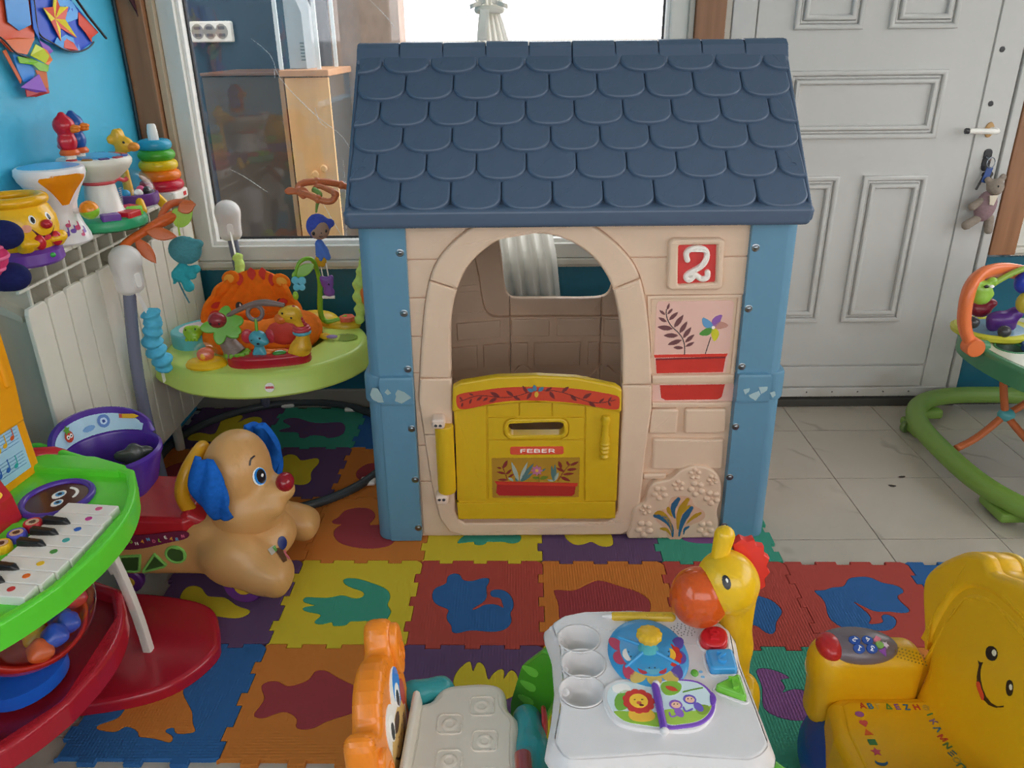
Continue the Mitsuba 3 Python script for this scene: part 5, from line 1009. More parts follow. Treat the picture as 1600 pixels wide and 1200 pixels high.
# yellow arch station at the back right
ys = np.array([-0.600, 2.480, zt - 0.004])
f = U(0.008, E(ys + (-0.07, 0.02, 0.012), (0.075, 0.045, 0.032)), E(ys + (0.025, -0.02, 0.006), (0.062, 0.035, 0.024)))
part(J, 'yellow_station', net(f, ys + (-0.17, -0.08, -0.01), ys + (0.12, 0.09, 0.06), 0.006), C('D3B02C', 0.3), True, label='yellow toy station')
sq = ys + (0.045, -0.026, 0.026)
part(J, 'flower_base', mv(ext(so.unary_union([ell(0.014 * math.cos(a), 0.014 * math.sin(a), 0.013) for a in np.arange(6) * PI / 3]), 0.014, 0.005, 3), tr(*sq)), C('D8624A', 0.3), 40, label='coral flower base')
st0 = sq + (0, 0, 0.012); sp = [st0, at(506, 500, 2.44), at(500, 450, 2.43), at(494, 418, 2.41), at(484, 404, 2.38), at(468, 410, 2.36), at(462, 432, 2.35)]
part(J, 'stem_arch', rtube(sp, [0.0075, 0.008, 0.009, 0.007, 0.007, 0.006, 0.0035], 50, 12), C('7DB331', 0.3), True, label='green bent stem')
q = at(473, 423, 2.36); part(J, 'stem_leaf', mv(ext(blob([(-0.034, -0.016), (-0.012, 0.012), (0.02, 0.022), (0.036, 0.016), (0.022, -0.008), (-0.01, -0.02)], 40), 0.006, 0.0025, 2, True), facing(q, (0.1, -1, 0.2))), C('7DB331', 0.3), 40, label='green leaf')
q = at(467, 443, 2.34); part(J, 'butterfly', mv(ext(so.unary_union([ell(-0.010, 0.010, 0.012), ell(0.011, 0.008, 0.013), ell(-0.007, -0.011, 0.011), ell(0.010, -0.012, 0.010)]), 0.007, 0.003, 2, True), facing(q, (0, -1, 0.2))), C('5BB7CC', 0.3), 40, label='light blue butterfly')
part(J, 'bud', ball(at(462, 462, 2.335), (0.009, 0.009, 0.014), 2), C('9CC63C', 0.3), True)
hq = at(512, 447, 2.42); part(J, 'purple_charm', net(U(0.004, E(hq + (0, 0, 0.010), (0.020, 0.009, 0.020)), E(hq + (0.003, 0, -0.020), (0.018, 0.009, 0.016)), E(hq + (-0.016, 0, 0.026), (0.007, 0.006, 0.008)), E(hq + (0.014, 0, 0.028), (0.007, 0.006, 0.008))), hq - 0.05, hq + 0.05, 0.0042), C('7A4EA0', 0.35), True, label='purple hippo charm')
part(J, 'charm_eye', ball(hq + (0.006, -0.0095, 0.008), 0.0028, 1), BLK, True); part(J, 'charm_base', mv(ext(rect(-0.022, -0.005, 0.018, 0.005, 0.002), 0.004, 0.001), facing(hq + (0.002, -0.002, -0.036), (0, -1, 0.3))), C('E3DDD2'), 40)
for dx in (-0.012, 0.006): part(J, 'charm_cord', tube([hq + (dx, 0, 0.03), hq + (dx - 0.004, 0, 0.075)], 0.0022, 6), WHT, True)
part(J, 'yellow_plug', ball(hq + (-0.014, 0.004, 0.082), (0.018, 0.010, 0.022), 2), C('D8A22C', 0.3), True)
vx = np.array([-0.590, 2.330, zt + 0.012]); part(J, 'rattle_bee', ball(vx + (-0.012, 0, 0), (0.018, 0.011, 0.011), 2), C('E0B62C', 0.3), True); part(J, 'rattle_wing', ball(vx + (0.012, -0.010, 0.001), (0.018, 0.010, 0.006), 2), C('9A7FB5', 0.35), True, label='lilac wing')
# overhead toy branches: hanging from the front-left cap and from the hidden right cap
o0 = CA + (0.002, 0.0, 0.035)
pth = [at(192, 388, 2.08), at(200, 378, 2.10), at(225, 362, 2.14), at(255, 345, 2.18), at(285, 330, 2.22), at(302, 316, 2.24)]
part(J, 'toy_arm', rtube(pth, [0.012, 0.011, 0.012, 0.016, 0.014, 0.010], 40, 14), C('D2622A', 0.3), True, label='orange toy arm')
part(J, 'toy_arm', rtube([at(250, 340, 2.19), at(262, 322, 2.22), at(280, 316, 2.25), at(298, 318, 2.245)], [0.007, 0.010, 0.010, 0.008], 24, 12), C('C8643A', 0.3), True)
for x, y, L, a in ((212, 372, 0.085, -60), (228, 362, 0.08, -15), (278, 330, 0.05, 20)):
    q = at(x, y, 2.13); part(J, 'arm_leaf', mv(ext(leaf(0, 0, L, 0.020, a), 0.010, 0.004, 2, True), facing(q, (0.3, -0.9, 0.35))), C('C8622E', 0.3), 40)
q = at(288, 338, 2.2); part(J, 'hanging_leaf', mv(ext(blob([(-0.028, 0.018), (0.0, 0.026), (0.022, 0.028), (0.016, -0.012), (-0.012, -0.030), (-0.028, -0.022)], 40), 0.004, 0.0015, 2, True), facing(q, (0.2, -1, 0.1))), C('9CC63C', 0.3), 40, label='lime leaf')
part(J, 'cord', rtube([at(283, 328, 2.2), at(279, 350, 2.19), at(281, 368, 2.18)], 0.0025, 16, 6), C('A7C94A', 0.6), True)
q = at(289, 391, 2.18); mat('plush_teal', mottle('4E8E98', 0.15, 200), 0.9, 0.1, sheen=0.5); mat('plush_teal_light', mottle('37A2AE', 0.12, 150), 0.85, 0.1)
f = U(0.006, E(q, (0.046, 0.026, 0.040)), E(q + (0.044, -0.004, 0.020), (0.012, 0.010, 0.010)))
part(J, 'plush_head', net(f, q - 0.07, q + 0.07, 0.005), 'plush_teal', True, label='teal plush bear head, seen from behind')
q2 = at(283, 424, 2.175)
part(J, 'plush_body', net(U(0.004, K(q2 + (0.006, 0, 0.012), q2 + (-0.010, 0, -0.010), 0.014, 0.018), K(q2 + (0.01, 0, 0.004), q2 + (0.046, -0.004, 0.008), 0.007, 0.012), E(q2 + (0.030, -0.006, -0.012), (0.014, 0.008, 0.010)), K(q2 + (0, 0, -0.012), q2 + (0.016, -0.004, -0.044), 0.008, 0.015), K(q2 + (-0.012, 0, -0.008), q2 + (-0.026, 0, -0.036), 0.008, 0.003)), q2 - 0.08, q2 + 0.08, 0.0045), 'plush_teal_light', True, label='teal plush body')
part(J, 'plush_cord', rtube([q2 + (-0.018, 0, 0.008), q2 + (-0.008, -0.004, -0.04), q2 + (0.010, -0.006, -0.092)], 0.0022, 16, 6), C('3A6E7C', 0.7), True)
ra = [at(590, 345, 2.42), at(585, 325, 2.42), at(572, 308, 2.40), at(530, 288, 2.36), at(492, 284, 2.33), at(470, 288, 2.31), at(466, 297, 2.29), at(478, 303, 2.26), at(497, 311, 2.25), at(518, 314, 2.25), at(524, 304, 2.26), at(512, 296, 2.28), at(496, 291, 2.29), at(490, 298, 2.28)]
part(J, 'toy_ring_arm', rtube(ra, [0.009] * 4 + [0.010] * 4 + [0.009] * 4 + [0.007] * 2, 90, 12), C('C96F45', 0.3), True, label='orange curled vine arm')
ra_ = curve(ra, 90)
for k in (14, 24, 33, 50, 60, 72): part(J, 'vine_knot', ball(ra_[k], (0.0115, 0.0115, 0.0125), 2), C('C96F45', 0.3), True)
q = at(462, 299, 2.28); part(J, 'vine_leaf', mv(ext(blob([(-0.030, 0.0), (-0.016, 0.011), (0.006, 0.008), (0.026, 0.012), (0.040, -0.004), (0.024, -0.022), (0.006, -0.010), (-0.02, -0.010)], 50), 0.012, 0.005, 3, True), facing(q, (-0.1, -1, 0.3))), C('C4683C', 0.3), 40)
part(J, 'green_clip', rtube([at(490, 296, 2.275), at(500, 304, 2.262), at(497, 315, 2.262), at(494, 332, 2.265)], [0.008, 0.007, 0.005, 0.0025], 24, 10), C('7E9A4A', 0.4), True, label='green clip and cord')
q = at(497, 354, 2.27); mat('plush_blue', mottle('4756B0', 0.15, 200), 0.9, 0.1, sheen=0.4)
part(J, 'monkey_head', net(U(0.005, E(q, (0.034, 0.028, 0.037)), E(q + (0.038, 0.0, 0.010), (0.010, 0.007, 0.011))), q - 0.06, q + 0.06, 0.0045), 'plush_blue', True, label='blue plush monkey head')
part(J, 'monkey_face', net(U(0.004, E(q + (0.004, -0.007, -0.010), (0.029, 0.0225, 0.026)), E(q + (0.012, -0.009, 0.004), (0.018, 0.018, 0.016))), q - 0.06, q + 0.06, 0.0042), C('A08070', 0.8), True, label='tan monkey face')
for o in ((-0.008, -0.0285, -0.014), (0.026, -0.0215, -0.008)): part(J, 'monkey_eye', ball(q + o, (0.004, 0.0025, 0.005), 2), BLK, True)
part(J, 'monkey_smile', rtube([q + (0.008, -0.0305, -0.021), q + (0.012, -0.0300, -0.024), q + (0.017, -0.0285, -0.022)], 0.0009, 12, 5), BLK, True); part(J, 'monkey_nose', ball(q + (0.015, -0.0305, -0.012), 0.0018, 1), BLK, True)
q2 = at(503, 386, 2.27)
part(J, 'monkey_body', net(U(0.004, K(q2 + (-0.006, 0, 0.012), q2 + (0.004, 0, -0.012), 0.011, 0.012), K(q2 + (-0.004, 0, 0), q2 + (-0.006, -0.004, -0.036), 0.006, 0.005), K(q2 + (0.006, 0, -0.008), q2 + (0.016, -0.004, -0.030), 0.007, 0.008), K(q2 + (-0.012, 0, 0.004), q2 + (-0.016, -0.002, -0.024), 0.005, 0.004)), q2 - 0.06, q2 + 0.06, 0.004), C('4F74C4', 0.85), True, label='blue fabric monkey body')
part(J, 'hanging_charm', ball(at(573, 462, 2.45), (0.022, 0.018, 0.034), 2), C('D9793A', 0.3), True, label='orange charm half hidden by the playhouse post')
# ---------------------------------------------------------------- puppy ride-on
mat('puppy_tan', 'C3925A', 0.36); mat('ear_blue', mottle('1D5FB8', 0.15, 120), 0.8, 0.1, sheen=0.4)
D = thing('puppy_ride_on', 'tan puppy ride-on toy with blue cloth ears and a red seat', 'ride-on toy')
yc = 1.69
RzH = Rm('z', -6)
head_c = np.array([-0.672, yc, 0.285])
fh = U(0.0075, E(head_c + (-0.018, 0, 0.030), (0.078, 0.098, 0.102), RzH), E(head_c + (-0.004, -0.006, -0.060), (0.088, 0.105, 0.085), RzH), E(head_c + (0.060, -0.012, -0.020), (0.062, 0.046, 0.034), RzH), E(head_c + (0.052, -0.050, -0.048), (0.050, 0.028, 0.028)), E(head_c + (0.048, 0.034, -0.050), (0.045, 0.030, 0.030)), E(head_c + (0.040, -0.012, -0.092), (0.042, 0.05, 0.030)))
fh = cut(fh, E(head_c + (0.094, -0.018, -0.072), (0.026, 0.040, 0.009)), 0.008)
part(D, 'head', net(fh, head_c - 0.19, head_c + 0.19, 0.0085), 'puppy_tan', True)
part(D, 'mouth', ball(head_c + (0.070, -0.018, -0.072), (0.020, 0.034, 0.008), 2), C('3A1A12', 0.5), True, label='dark open mouth')
part(D, 'nose', net(E((0, 0, 0), (0.022, 0.027, 0.024)), (-0.03, -0.03, -0.03), (0.03, 0.03, 0.03), 0.004).apply_transform(tr(*(head_c + (0.102, -0.020, 0.006)))), C('8E1624', 0.12), True, label='dark red nose')
def hdec(x, y, poly, nm, m, lift=0.0012, lab=None, yaw=-1.0):
    p = at(x, y, 1.50); d = p - EYE; d /= np.linalg.norm(d)
    nn = -d * 0.55 + np.array([0.35, -0.62, 0.05]); nn /= np.linalg.norm(nn)
    M = facing(at(x, y, 1.60) - (-nn) * 0.0 + nn * 0.10, nn); M[:3, 3] = at(x, y, 1.60) + nn * 0.06
    part(D, nm, decal(poly, fh, M, lift, 0.004, 0.0, 0.20), m, True, label=lab)
hdec(410, 752, ell(0, 0, 0.017, 0.023, ang=8), 'eye_white', C('E8EEF0', 0.15)); hdec(411.5, 752, ell(0, 0, 0.0145, 0.0215, ang=8), 'iris', C('2C86D8', 0.15), 0.0018); hdec(413, 752, ell(0, 0, 0.011, 0.0185, ang=8), 'pupil', BLK, 0.0024); hdec(415, 751, ell(0, 0, 0.0035, 0.0045), 'eye_glint', WHT, 0.0032)
hdec(399, 727, line([(-0.008, -0.007), (-0.003, 0.004), (0.006, 0.008)], 0.0022, 12), 'eyebrow', C('2A1A16'))
def earm(c, R, s_):
    def f(u, v):
        a = (u - 0.5) * 2; w = 0.037 * (0.35 + 0.75 * np.sin(np.clip(v, 0.0, 1) * PI * 0.80 + 0.32)); z = -0.155 * v
        return np.stack([a * w + 0.018 * v, 0.020 * np.sin(v * 2.2) * 0 - 0.024 * np.sin(v * PI) + 0.010 * a * a + 0.006 * np.sin(5 * a + 8 * v), z], -1)
    m = cloth(f, 18, 22, 0.014); m.vertices = m.vertices @ R.T + c; return m
part(D, 'ear', earm(head_c + (-0.048, -0.108, 0.118), Rm('z', -8), 1), 'ear_blue', True, label='blue cloth ear')
fe = earm(np.zeros(3), Rm('z', 0), 1); fe.vertices[:, 1] *= -1; fe.invert(); fe.apply_translation(head_c + (0.008, 0.100, 0.105)); part(D, 'ear', fe, 'ear_blue', True, label='blue cloth ear')
# body, paws
fb_ = U(0.012, B((-0.865, yc, 0.145), (0.27, 0.215, 0.150), 0.035), E((-0.715, yc, 0.150), (0.095, 0.118, 0.085)), E((-0.690, yc - 0.105, 0.125), (0.078, 0.055, 0.072)), E((-0.690, yc + 0.105, 0.125), (0.075, 0.05, 0.07)),
        E((-0.625, yc - 0.118, 0.092), (0.062, 0.050, 0.052)), E((-0.615, yc + 0.118, 0.088), (0.06, 0.048, 0.048)), *[E((-0.583, yc - 0.118 + o, 0.082), (0.022, 0.017, 0.030)) for o in (-0.030, 0, 0.030)], *[E((-0.572, yc + 0.118 + o, 0.076), (0.022, 0.016, 0.026)) for o in (-0.028, 0, 0.028)], E((-0.640, yc - 0.01, 0.135), (0.075, 0.075, 0.06)))
fb_ = cut(fb_, E((-0.668, yc - 0.115, 0.035), (0.050, 0.06, 0.045)), 0.006); fb_ = cut(fb_, E((-0.665, yc + 0.115, 0.035), (0.050, 0.06, 0.045)), 0.006)
part(D, 'body', net(fb_, (-1.10, yc - 0.20, 0.02), (-0.52, yc + 0.20, 0.27), 0.0095), 'puppy_tan', True)
for s_ in (-1, 1):
    for x in (-0.672, -0.975):
        y = yc + s_ * (0.115 if x > -0.8 else 0.075)
        wl = part(D, 'wheel', mv(lathe([(0, -0.016), (0.044, -0.016), (0.050, -0.010), (0.050, 0.010), (0.044, 0.016), (0, 0.016)], 40), tr(x, y, 0.061 if x > -0.8 else 0.045) @ rot('x', 90) @ sc(1 if x > -0.8 else 0.68)), C('63307E', 0.35), 40, label='purple wheel')
        part(wl, 'hub', mv(lathe([(0, -0.0185), (0.020, -0.0185), (0.022, -0.016), (0.022, 0.016), (0.02, 0.0185), (0, 0.0185)], 28), tr(x, y, 0.061 if x > -0.8 else 0.045) @ rot('x', 90) @ sc(1 if x > -0.8 else 0.68)), C('C9A332', 0.35), 40, label='yellow hub')
# seat and handle
sg_ = sg.Polygon([(-1.0, yc - 0.105), (-0.80, yc - 0.105), (-0.772, yc - 0.085), (-0.772, yc + 0.085), (-0.80, yc + 0.105), (-1.0, yc + 0.105)]).buffer(-0.015).buffer(0.015)
sm = ext(sg_, 0.040, 0.014, 4); vv = sm.vertices; vv[:, 2] += 0.195 + np.where(vv[:, 2] > 0.01, 1, 0) * (0.012 * np.clip((-0.86 - vv[:, 0]) / 0.2, 0, 1) + 0.004)
part(D, 'seat', sm, C('B7262E', 0.22), 40, label='red seat')
part(D, 'handle_base', hull(((-0.795, yc - 0.075, 0.232), 0.020), ((-0.795, yc + 0.075, 0.232), 0.020), ((-0.775, yc - 0.07, 0.215), 0.02), ((-0.775, yc + 0.07, 0.215), 0.02)), C('B7262E', 0.22), True)
part(D, 'handle', rtube([(-0.795, yc - 0.060, 0.235), (-0.803, yc - 0.072, 0.29), (-0.788, yc - 0.052, 0.345), (-0.772, yc, 0.372), (-0.788, yc + 0.052, 0.345), (-0.803, yc + 0.072, 0.29), (-0.795, yc + 0.060, 0.235)], 0.0165, 60, 16), C('D49A1E', 0.3), True, label='yellow handle')
ys_ = yc - 0.1085
def sd(g, nm, h, d=0.0012, lab=None): return part(D, nm, mv(ext(g, d), tr(0, ys_, 0) @ UPRIGHT), C(h, 0.4), False, label=lab)
sw = [xz(x, y, 1.582) for x, y in [(170, 842), (176, 838), (240, 834), (293, 831), (295, 838), (270, 846), (230, 855), (190, 858), (171, 852)]]
sd(blob(sw, 50), 'print_panel', '6E2440', 0.0012, 'maroon printed strip')
for k, (ch, h) in enumerate(zip('LAUGHANDLEARN', ('E8A23A', '6FB4D8', 'D86A8A', '8CC63A', 'E8E2D8') * 3)):
    q = at(178 + 9 * k, 850 - 0.95 * k + 2.5 * math.sin(k * 1.9), 1.582); part(D, 'letter', mv(text(ch, 0.0085, 0.0008), tr(q[0], ys_ - 0.0012, q[2]) @ UPRIGHT @ rot('z', 15 * math.sin(k * 2.3))), C(h), False)
hole = [('square_hole', P([xz(x, y, 1.582) for x, y in [(186, 868), (221, 866), (220, 892), (212, 894), (186, 893)]])), ('triangle_hole', P([xz(x, y, 1.582) for x, y in [(241, 863), (262, 882), (258, 886), (224, 895), (222, 891)]])), ('round_hole', ell(*xz(275, 866, 1.582), 0.0265, 0.0255))]
for nm, g in hole:
    g = g.buffer(-0.003).buffer(0.003)
    part(D, nm, mv(ext(g.difference(g.buffer(-0.006)), 0.005, 0.002), tr(0, ys_ + 0.001, 0) @ UPRIGHT), C('7DBE5A', 0.35), 30, label='green rimmed ' + nm.replace('_', ' '))
    part(D, nm + '_well', mv(ext(g.buffer(-0.0058), 0.001), tr(0, ys_ - 0.0005, 0) @ UPRIGHT), C('33541F', 0.6), False)
fcb = lambda p: fb_(p)
for x, y, g, h in ((430, 845, ell(0, 0, 0.013, 0.017), '1B2A66'), (421, 857, P([(-0.013, 0.016), (0.011, 0.006), (0.0, -0.018), (-0.014, -0.016)]), '5A3A22'), (432, 861, ell(0, 0, 0.008, 0.010), 'C96A74'), (404, 852, rect(-0.012, -0.007, 0.010, 0.007), 'B9B2A4'), (410, 851, rect(-0.004, -0.006, 0.005, 0.006), '4E9A3A')):
    q = at(x, y, 1.66); nn = np.array([0.62, -0.70, 0.35]); nn /= np.linalg.norm(nn); M = facing(q + nn * 0.10, nn)
    part(D, 'chest_print', decal(g, fb_, M, 0.0012, 0.004, 0.0, 0.26), C(h), True)
# ---------------------------------------------------------------- toy piano table
AX = np.array([0.1176, 0.9931]); 
PM = basis((-0.815, 1.150, 0.0), (AX[1], -AX[0], 0), (AX[0], AX[1], 0), (0, 0, 1))
PT = thing('piano_table', 'bright green toy piano table with a yellow music board and red trays', 'toy piano', PM)
pg = sg.Polygon(curve([(0.079, 0.0), (0.072, 0.09), (0.050, 0.165), (0.028, 0.212)], 14).tolist() + [(-0.020, 0.285), (-0.30, 0.380), (-0.345, 0.365), (-0.345, -0.365), (-0.30, -0.380), (-0.020, -0.285)] + curve([(0.028, -0.212), (0.050, -0.165), (0.072, -0.09)], 12).tolist()).buffer(-0.008).buffer(0.008)
PG = C('5ACB34', 0.28)
part(PT, 'deck', mv(ext(pg.buffer(-0.004), 0.020, 0.003), tr(0, 0, 0.428)), PG, 40, label='bright green deck')
part(PT, 'rim', mv(ext(pg.difference(pg.buffer(-0.017)), 0.046, 0.006, 3), tr(0, 0, 0.418)), PG, 40)
part(PT, 'back_wall', mv(ext(sg.box(-0.27, 0.252, -0.05, 0.31).intersection(pg.buffer(-0.014)), 0.018, 0.006), tr(0, 0.022, 0.446)), PG, 40)
wk = ((-0.110), (-0.0755), (-0.041), (-0.0065), (0.028), (0.0625), (0.097), (0.1315))
for k, (y, h) in enumerate(zip(wk, ('B9343A', 'D9682A', 'D9B02A', '3F8A44', '3C9A96', '2A5CB0', 'B83C8A', 'C85A84'))):
    x1 = 0.040 - 0.9 * y * y + 0.006
    kk = part(PT, 'white_key', box((x1 - 0.075) / 2, y, 0.455, x1 + 0.075, 0.0335, 0.020, 0.0025), C('DDD9D2', 0.3), 40)
    part(kk, 'dot', mv(ext(ell(0, 0, 0.0062), 0.0012), tr(0.002 - 0.2 * y * y, y + 0.001, 0.4648)), C(h, 0.4), False)
for y in (-0.0930, -0.0585, 0.0105, 0.0450, 0.0795):
    part(PT, 'black_key', mv(hull(((-0.072, y - 0.004, 0.462), 0.0045), ((-0.072, y + 0.004, 0.462), 0.0045), ((-0.034, y - 0.003, 0.471), 0.0035), ((-0.034, y + 0.003, 0.471), 0.0035), ((-0.072, y - 0.003, 0.474), 0.0035), ((-0.072, y + 0.003, 0.474), 0.0035), ((-0.029, y, 0.464), 0.0045)), np.eye(4)), C('141416', 0.3), True)
part(PT, 'key_rail', bx(-0.085, -0.074, -0.14, 0.152, 0.446, 0.456, 0.003), PG, 30)
dm = tr(-0.122, 0.178, 0.449)
part(PT, 'drum_ring', mv(torus(0.062, 0.0068, (0, 0, 0.003), 48, 12), dm @ sc(1, 1.06, 1)), C('4A2F92', 0.25), True, label='purple drum ring')
part(PT, 'drum_skin', mv(lathe([(0, 0.0), (0.060, 0.0), (0.060, 0.003), (0, 0.004)], 40), dm), C('4A1F12', 0.2), 40, label='brown face disc')
for x, y, r_ in ((0.012, -0.018, 0.0135), (-0.004, 0.012, 0.016)): 
    E_ = dm @ tr(x, y, 0.0042) @ rot('z', 85)
    part(PT, 'eye', mv(ext(ell(0, 0, r_, r_ * 0.72), 0.0008), E_), WHT, False); part(PT, 'iris', mv(ext(ell(0.001, -0.001, r_ * 0.55, r_ * 0.5), 0.0014), E_), C('4F8FC0'), False); part(PT, 'pupil', mv(ext(ell(0.001, -0.001, r_ * 0.26), 0.0019), E_), BLK, False)
part(PT, 'smile', mv(ext(line([(0.030, 0.008), (0.028, 0.022), (0.018, 0.034), (0.004, 0.039)], 0.0030, 20), 0.0010), dm @ tr(0, 0, 0.0040)), WHT, False)
part(PT, 'button_pad', mv(ext(P([(-0.085, 0.085), (-0.085, -0.10), (-0.14, -0.12), (-0.15, 0.085), (-0.12, 0.10)]).buffer(-0.01).buffer(0.01), 0.007, 0.003), tr(0, 0, 0.447)), PG, 40)
for x, y, h in ((-0.094, 0.072, 'B9262E'), (-0.100, 0.037, '4A4EB8'), (-0.104, 0.003, 'E2B21E')):
    b = part(PT, 'button', mv(lathe([(0, 0), (0.0165, 0), (0.0168, 0.012), (0.0150, 0.0165), (0.0125, 0.0168), (0.0120, 0.0155), (0, 0.0155)], 28), tr(x, y, 0.453)), C(h, 0.25), 40)
    part(b, 'picture', mv(ext(ell(0, 0, 0.0115), 0.0006), tr(x, y, 0.4686)), C('C7A88E'), False); part(b, 'picture', mv(ext(blob([(-0.006, -0.002), (0, 0.006), (0.006, 0.0), (0.002, -0.005)], 20), 0.0011), tr(x, y, 0.4686)), C('4A3228'), False)
part(PT, 'corner_button', mv(lathe([(0, 0), (0.02, 0), (0.021, 0.010), (0.017, 0.015), (0, 0.016)], 28), tr(-0.075, -0.135, 0.449)), C('2F4FA8', 0.25), 40)
part(PT, 'red_unit', mv(ext(sg.Polygon([(-0.02, 0.447), (-0.105, 0.447), (-0.105, 0.56), (-0.085, 0.57), (-0.05, 0.545), (-0.028, 0.50)]).buffer(-0.005).buffer(0.005), 0.13, 0.006, 3, True), basis((-0.125, 0.112, 0), (1, 0, 0), (0, 0, 1), (0, -1, 0))), C('B3222C', 0.22), 40, label='red sound unit')
part(PT, 'unit_label', mv(ext(rect(-0.02, -0.007, 0.02, 0.007, 0.004), 0.001), facing((-0.185, 0.1135, 0.505), (0, 1, 0))), C('E8B93A'), 30, label='yellow label')
part(PT, 'unit_label', mv(ext(rect(-0.016, -0.007, 0.016, 0.007, 0.006), 0.0012), facing((-0.158, 0.075, 0.514), (0.82, 0, 0.57)) @ rot('z', 8)), C('E8B93A'), 30, label='yellow label'); part(PT, 'unit_window', mv(ext(rect(-0.02, -0.006, 0.02, 0.006), 0.0012), facing((-0.180, 0.075, 0.547), (0.82, 0, 0.57))), BLK, 30)
part(PT, 'hinge_tab', mv(hull(((-0.275, 0.325, 0.462), 0.016), ((-0.245, 0.345, 0.458), 0.014), ((-0.225, 0.352, 0.452), 0.010)), np.eye(4)), C('B3222C', 0.22), True, label='red clip')
# yellow music board
BY = C('E59A12', 0.28); bz = rot('y', -4)
BM = lambda y0: basis((-0.262, y0, 0.445), (0, 1, 0), (-0.05, 0, 0.9987), (0.9987, 0, 0.05))
part(PT, 'music_board', mv(ext(rect(-0.26, 0.0, 0.292, 0.155, 0.012), 0.022, 0.004), BM(0)), BY, 40, label='yellow music board')
part(PT, 'board_top', mv(ext(P([(-0.25, 0.12), (0.285, 0.12), (0.292, 0.175), (0.296, 0.205), (0.30, 0.33), (0.275, 0.355), (-0.25, 0.355)]).buffer(-0.006).buffer(0.006), 0.03, 0.006, 3), BM(0)), BY, 40)
for k in range(6): part(PT, 'board_rib', mv(ext(rect(0.262 - 0.052 * k, 0.20, 0.278 - 0.052 * k, 0.335, 0.007), 0.014, 0.006, 3), BM(0) @ tr(0, 0, 0.022)), BY, 40)
sh = part(PT, 'music_sheet', mv(ext(rect(-0.25, 0.020, 0.268, 0.125), 0.001), BM(0) @ tr(0, 0, 0.0222)), C('9FC4DE', 0.4), False, label='light blue music sheet')
for g0 in (0.035, 0.085):
    for k in range(5): part(sh, 'staff_line', mv(ext(line([(-0.24, g0 + 0.007 * k), (0.0, g0 + 0.007 * k + 0.004), (0.26, g0 + 0.007 * k)], 0.0006, 20), 0.0004), BM(0) @ tr(0, 0, 0.0233)), C('5E86B4'), False)
for k, (x, y, h) in enumerate(((0.245, 0.100, 'C4502A'), (0.222, 0.094, 'D8A82A'), (0.203, 0.090, 'D8A82A'), (0.182, 0.084, 'C4602A'), (0.232, 0.043, '2E9AA0'), (0.210, 0.045, '2A56B0'), (0.186, 0.043, '2A56B0'), (0.160, 0.088, 'B23A5A'), (0.150, 0.045, '2A56B0'), (0.12, 0.09, '3F8A44'), (0.10, 0.05, 'C4502A'))):
    part(sh, 'note', mv(ext(ell(x, y, 0.0058, 0.0045, ang=20).union(rect(x + 0.004, y, x + 0.0058, y + 0.022)), 0.0006), BM(0) @ tr(0, 0, 0.0236)), C(h), False)
# legs, lower trays, ball drum
TR = C('A81E2E', 0.18)
g = sg.Polygon([(p[0] * 0.9 - 0.055, p[1] * 0.80 - 0.02) for p in pg.exterior.coords])
part(PT, 'red_tray', mv(ext(g, 0.012, 0.003), tr(0, 0, 0.165)), C('8E1826', 0.3), 40, label='dark red lower tray')
part(PT, 'tray_wall', mv(ext(g.buffer(0.012, quad_segs=6).difference(g.buffer(-0.010)), 0.048, 0.011, 4), tr(0, 0, 0.158)), TR, 40)
part(PT, 'pedestal', mv(ext(sg.Polygon(curve([(0.112, 0.275), (0.125, 0.24), (0.09, 0.14), (-0.05, 0.06), (-0.30, 0.04), (-0.36, 0.20), (-0.30, 0.37), (-0.06, 0.40), (0.06, 0.36)], 70, True)), 0.030, 0.012, 4), tr(-0.012, 0, 0.0103)), TR, 40, label='dark red oval pedestal on the floor')
lg = line([(-0.105, 0.30), (-0.065, 0.19), (-0.042, 0.08), (-0.036, 0.0)], 0.010, 40).union(P([(-0.25, 0.30), (-0.10, 0.31), (-0.06, 0.17), (-0.09, 0.155), (-0.22, 0.18)])).difference(ell(-0.16, 0.13, 0.09, 0.10)).difference(rect(-0.19, 0.215, -0.115, 0.28, 0.01))
for y in (0.225, -0.235): part(PT, 'leg', mv(ext(lg, 0.018, 0.004, 2, True), basis((0.0, y, 0.030), (1, 0, 0), (0, 0, 1), (0, -1, 0)) @ np.diag([1, 1.32, 1, 1])), C('D6D0C8', 0.35), 40, label='white curved leg')
dc = np.array([-0.092, 0.0, 0.318])
part(PT, 'clear_drum', ball(dc, (0.108, 0.125, 0.105), 3), 'clear_plastic', True, label='clear ball drum')
bs_ = lathe([(0.100 * math.cos(a), 0.104 * math.sin(a)) for a in np.linspace(-PI / 2, -0.12, 12)] + [(0.092, -0.01), (0.0905, -0.02)] + [(0.092 * math.cos(a), 0.094 * math.sin(a)) for a in np.linspace(-0.3, -PI / 2, 8)], 40); part(PT, 'drum_bowl', mv(bs_, tr(*dc) @ rot('y', 35) @ sc(1.03, 1.19, 1.0)), C('C0281E', 0.25), True, label='red drum bowl')
part(PT, 'drum_base', mv(lathe([(0, 0), (0.05, 0), (0.066, 0.012), (0.066, 0.04), (0, 0.04)], 40), tr(dc[0] - 0.01, dc[1] - 0.035, 0.178) @ sc(1, 1.2, 1)), C('1F5FC8', 0.25), 40, label='blue drum base')
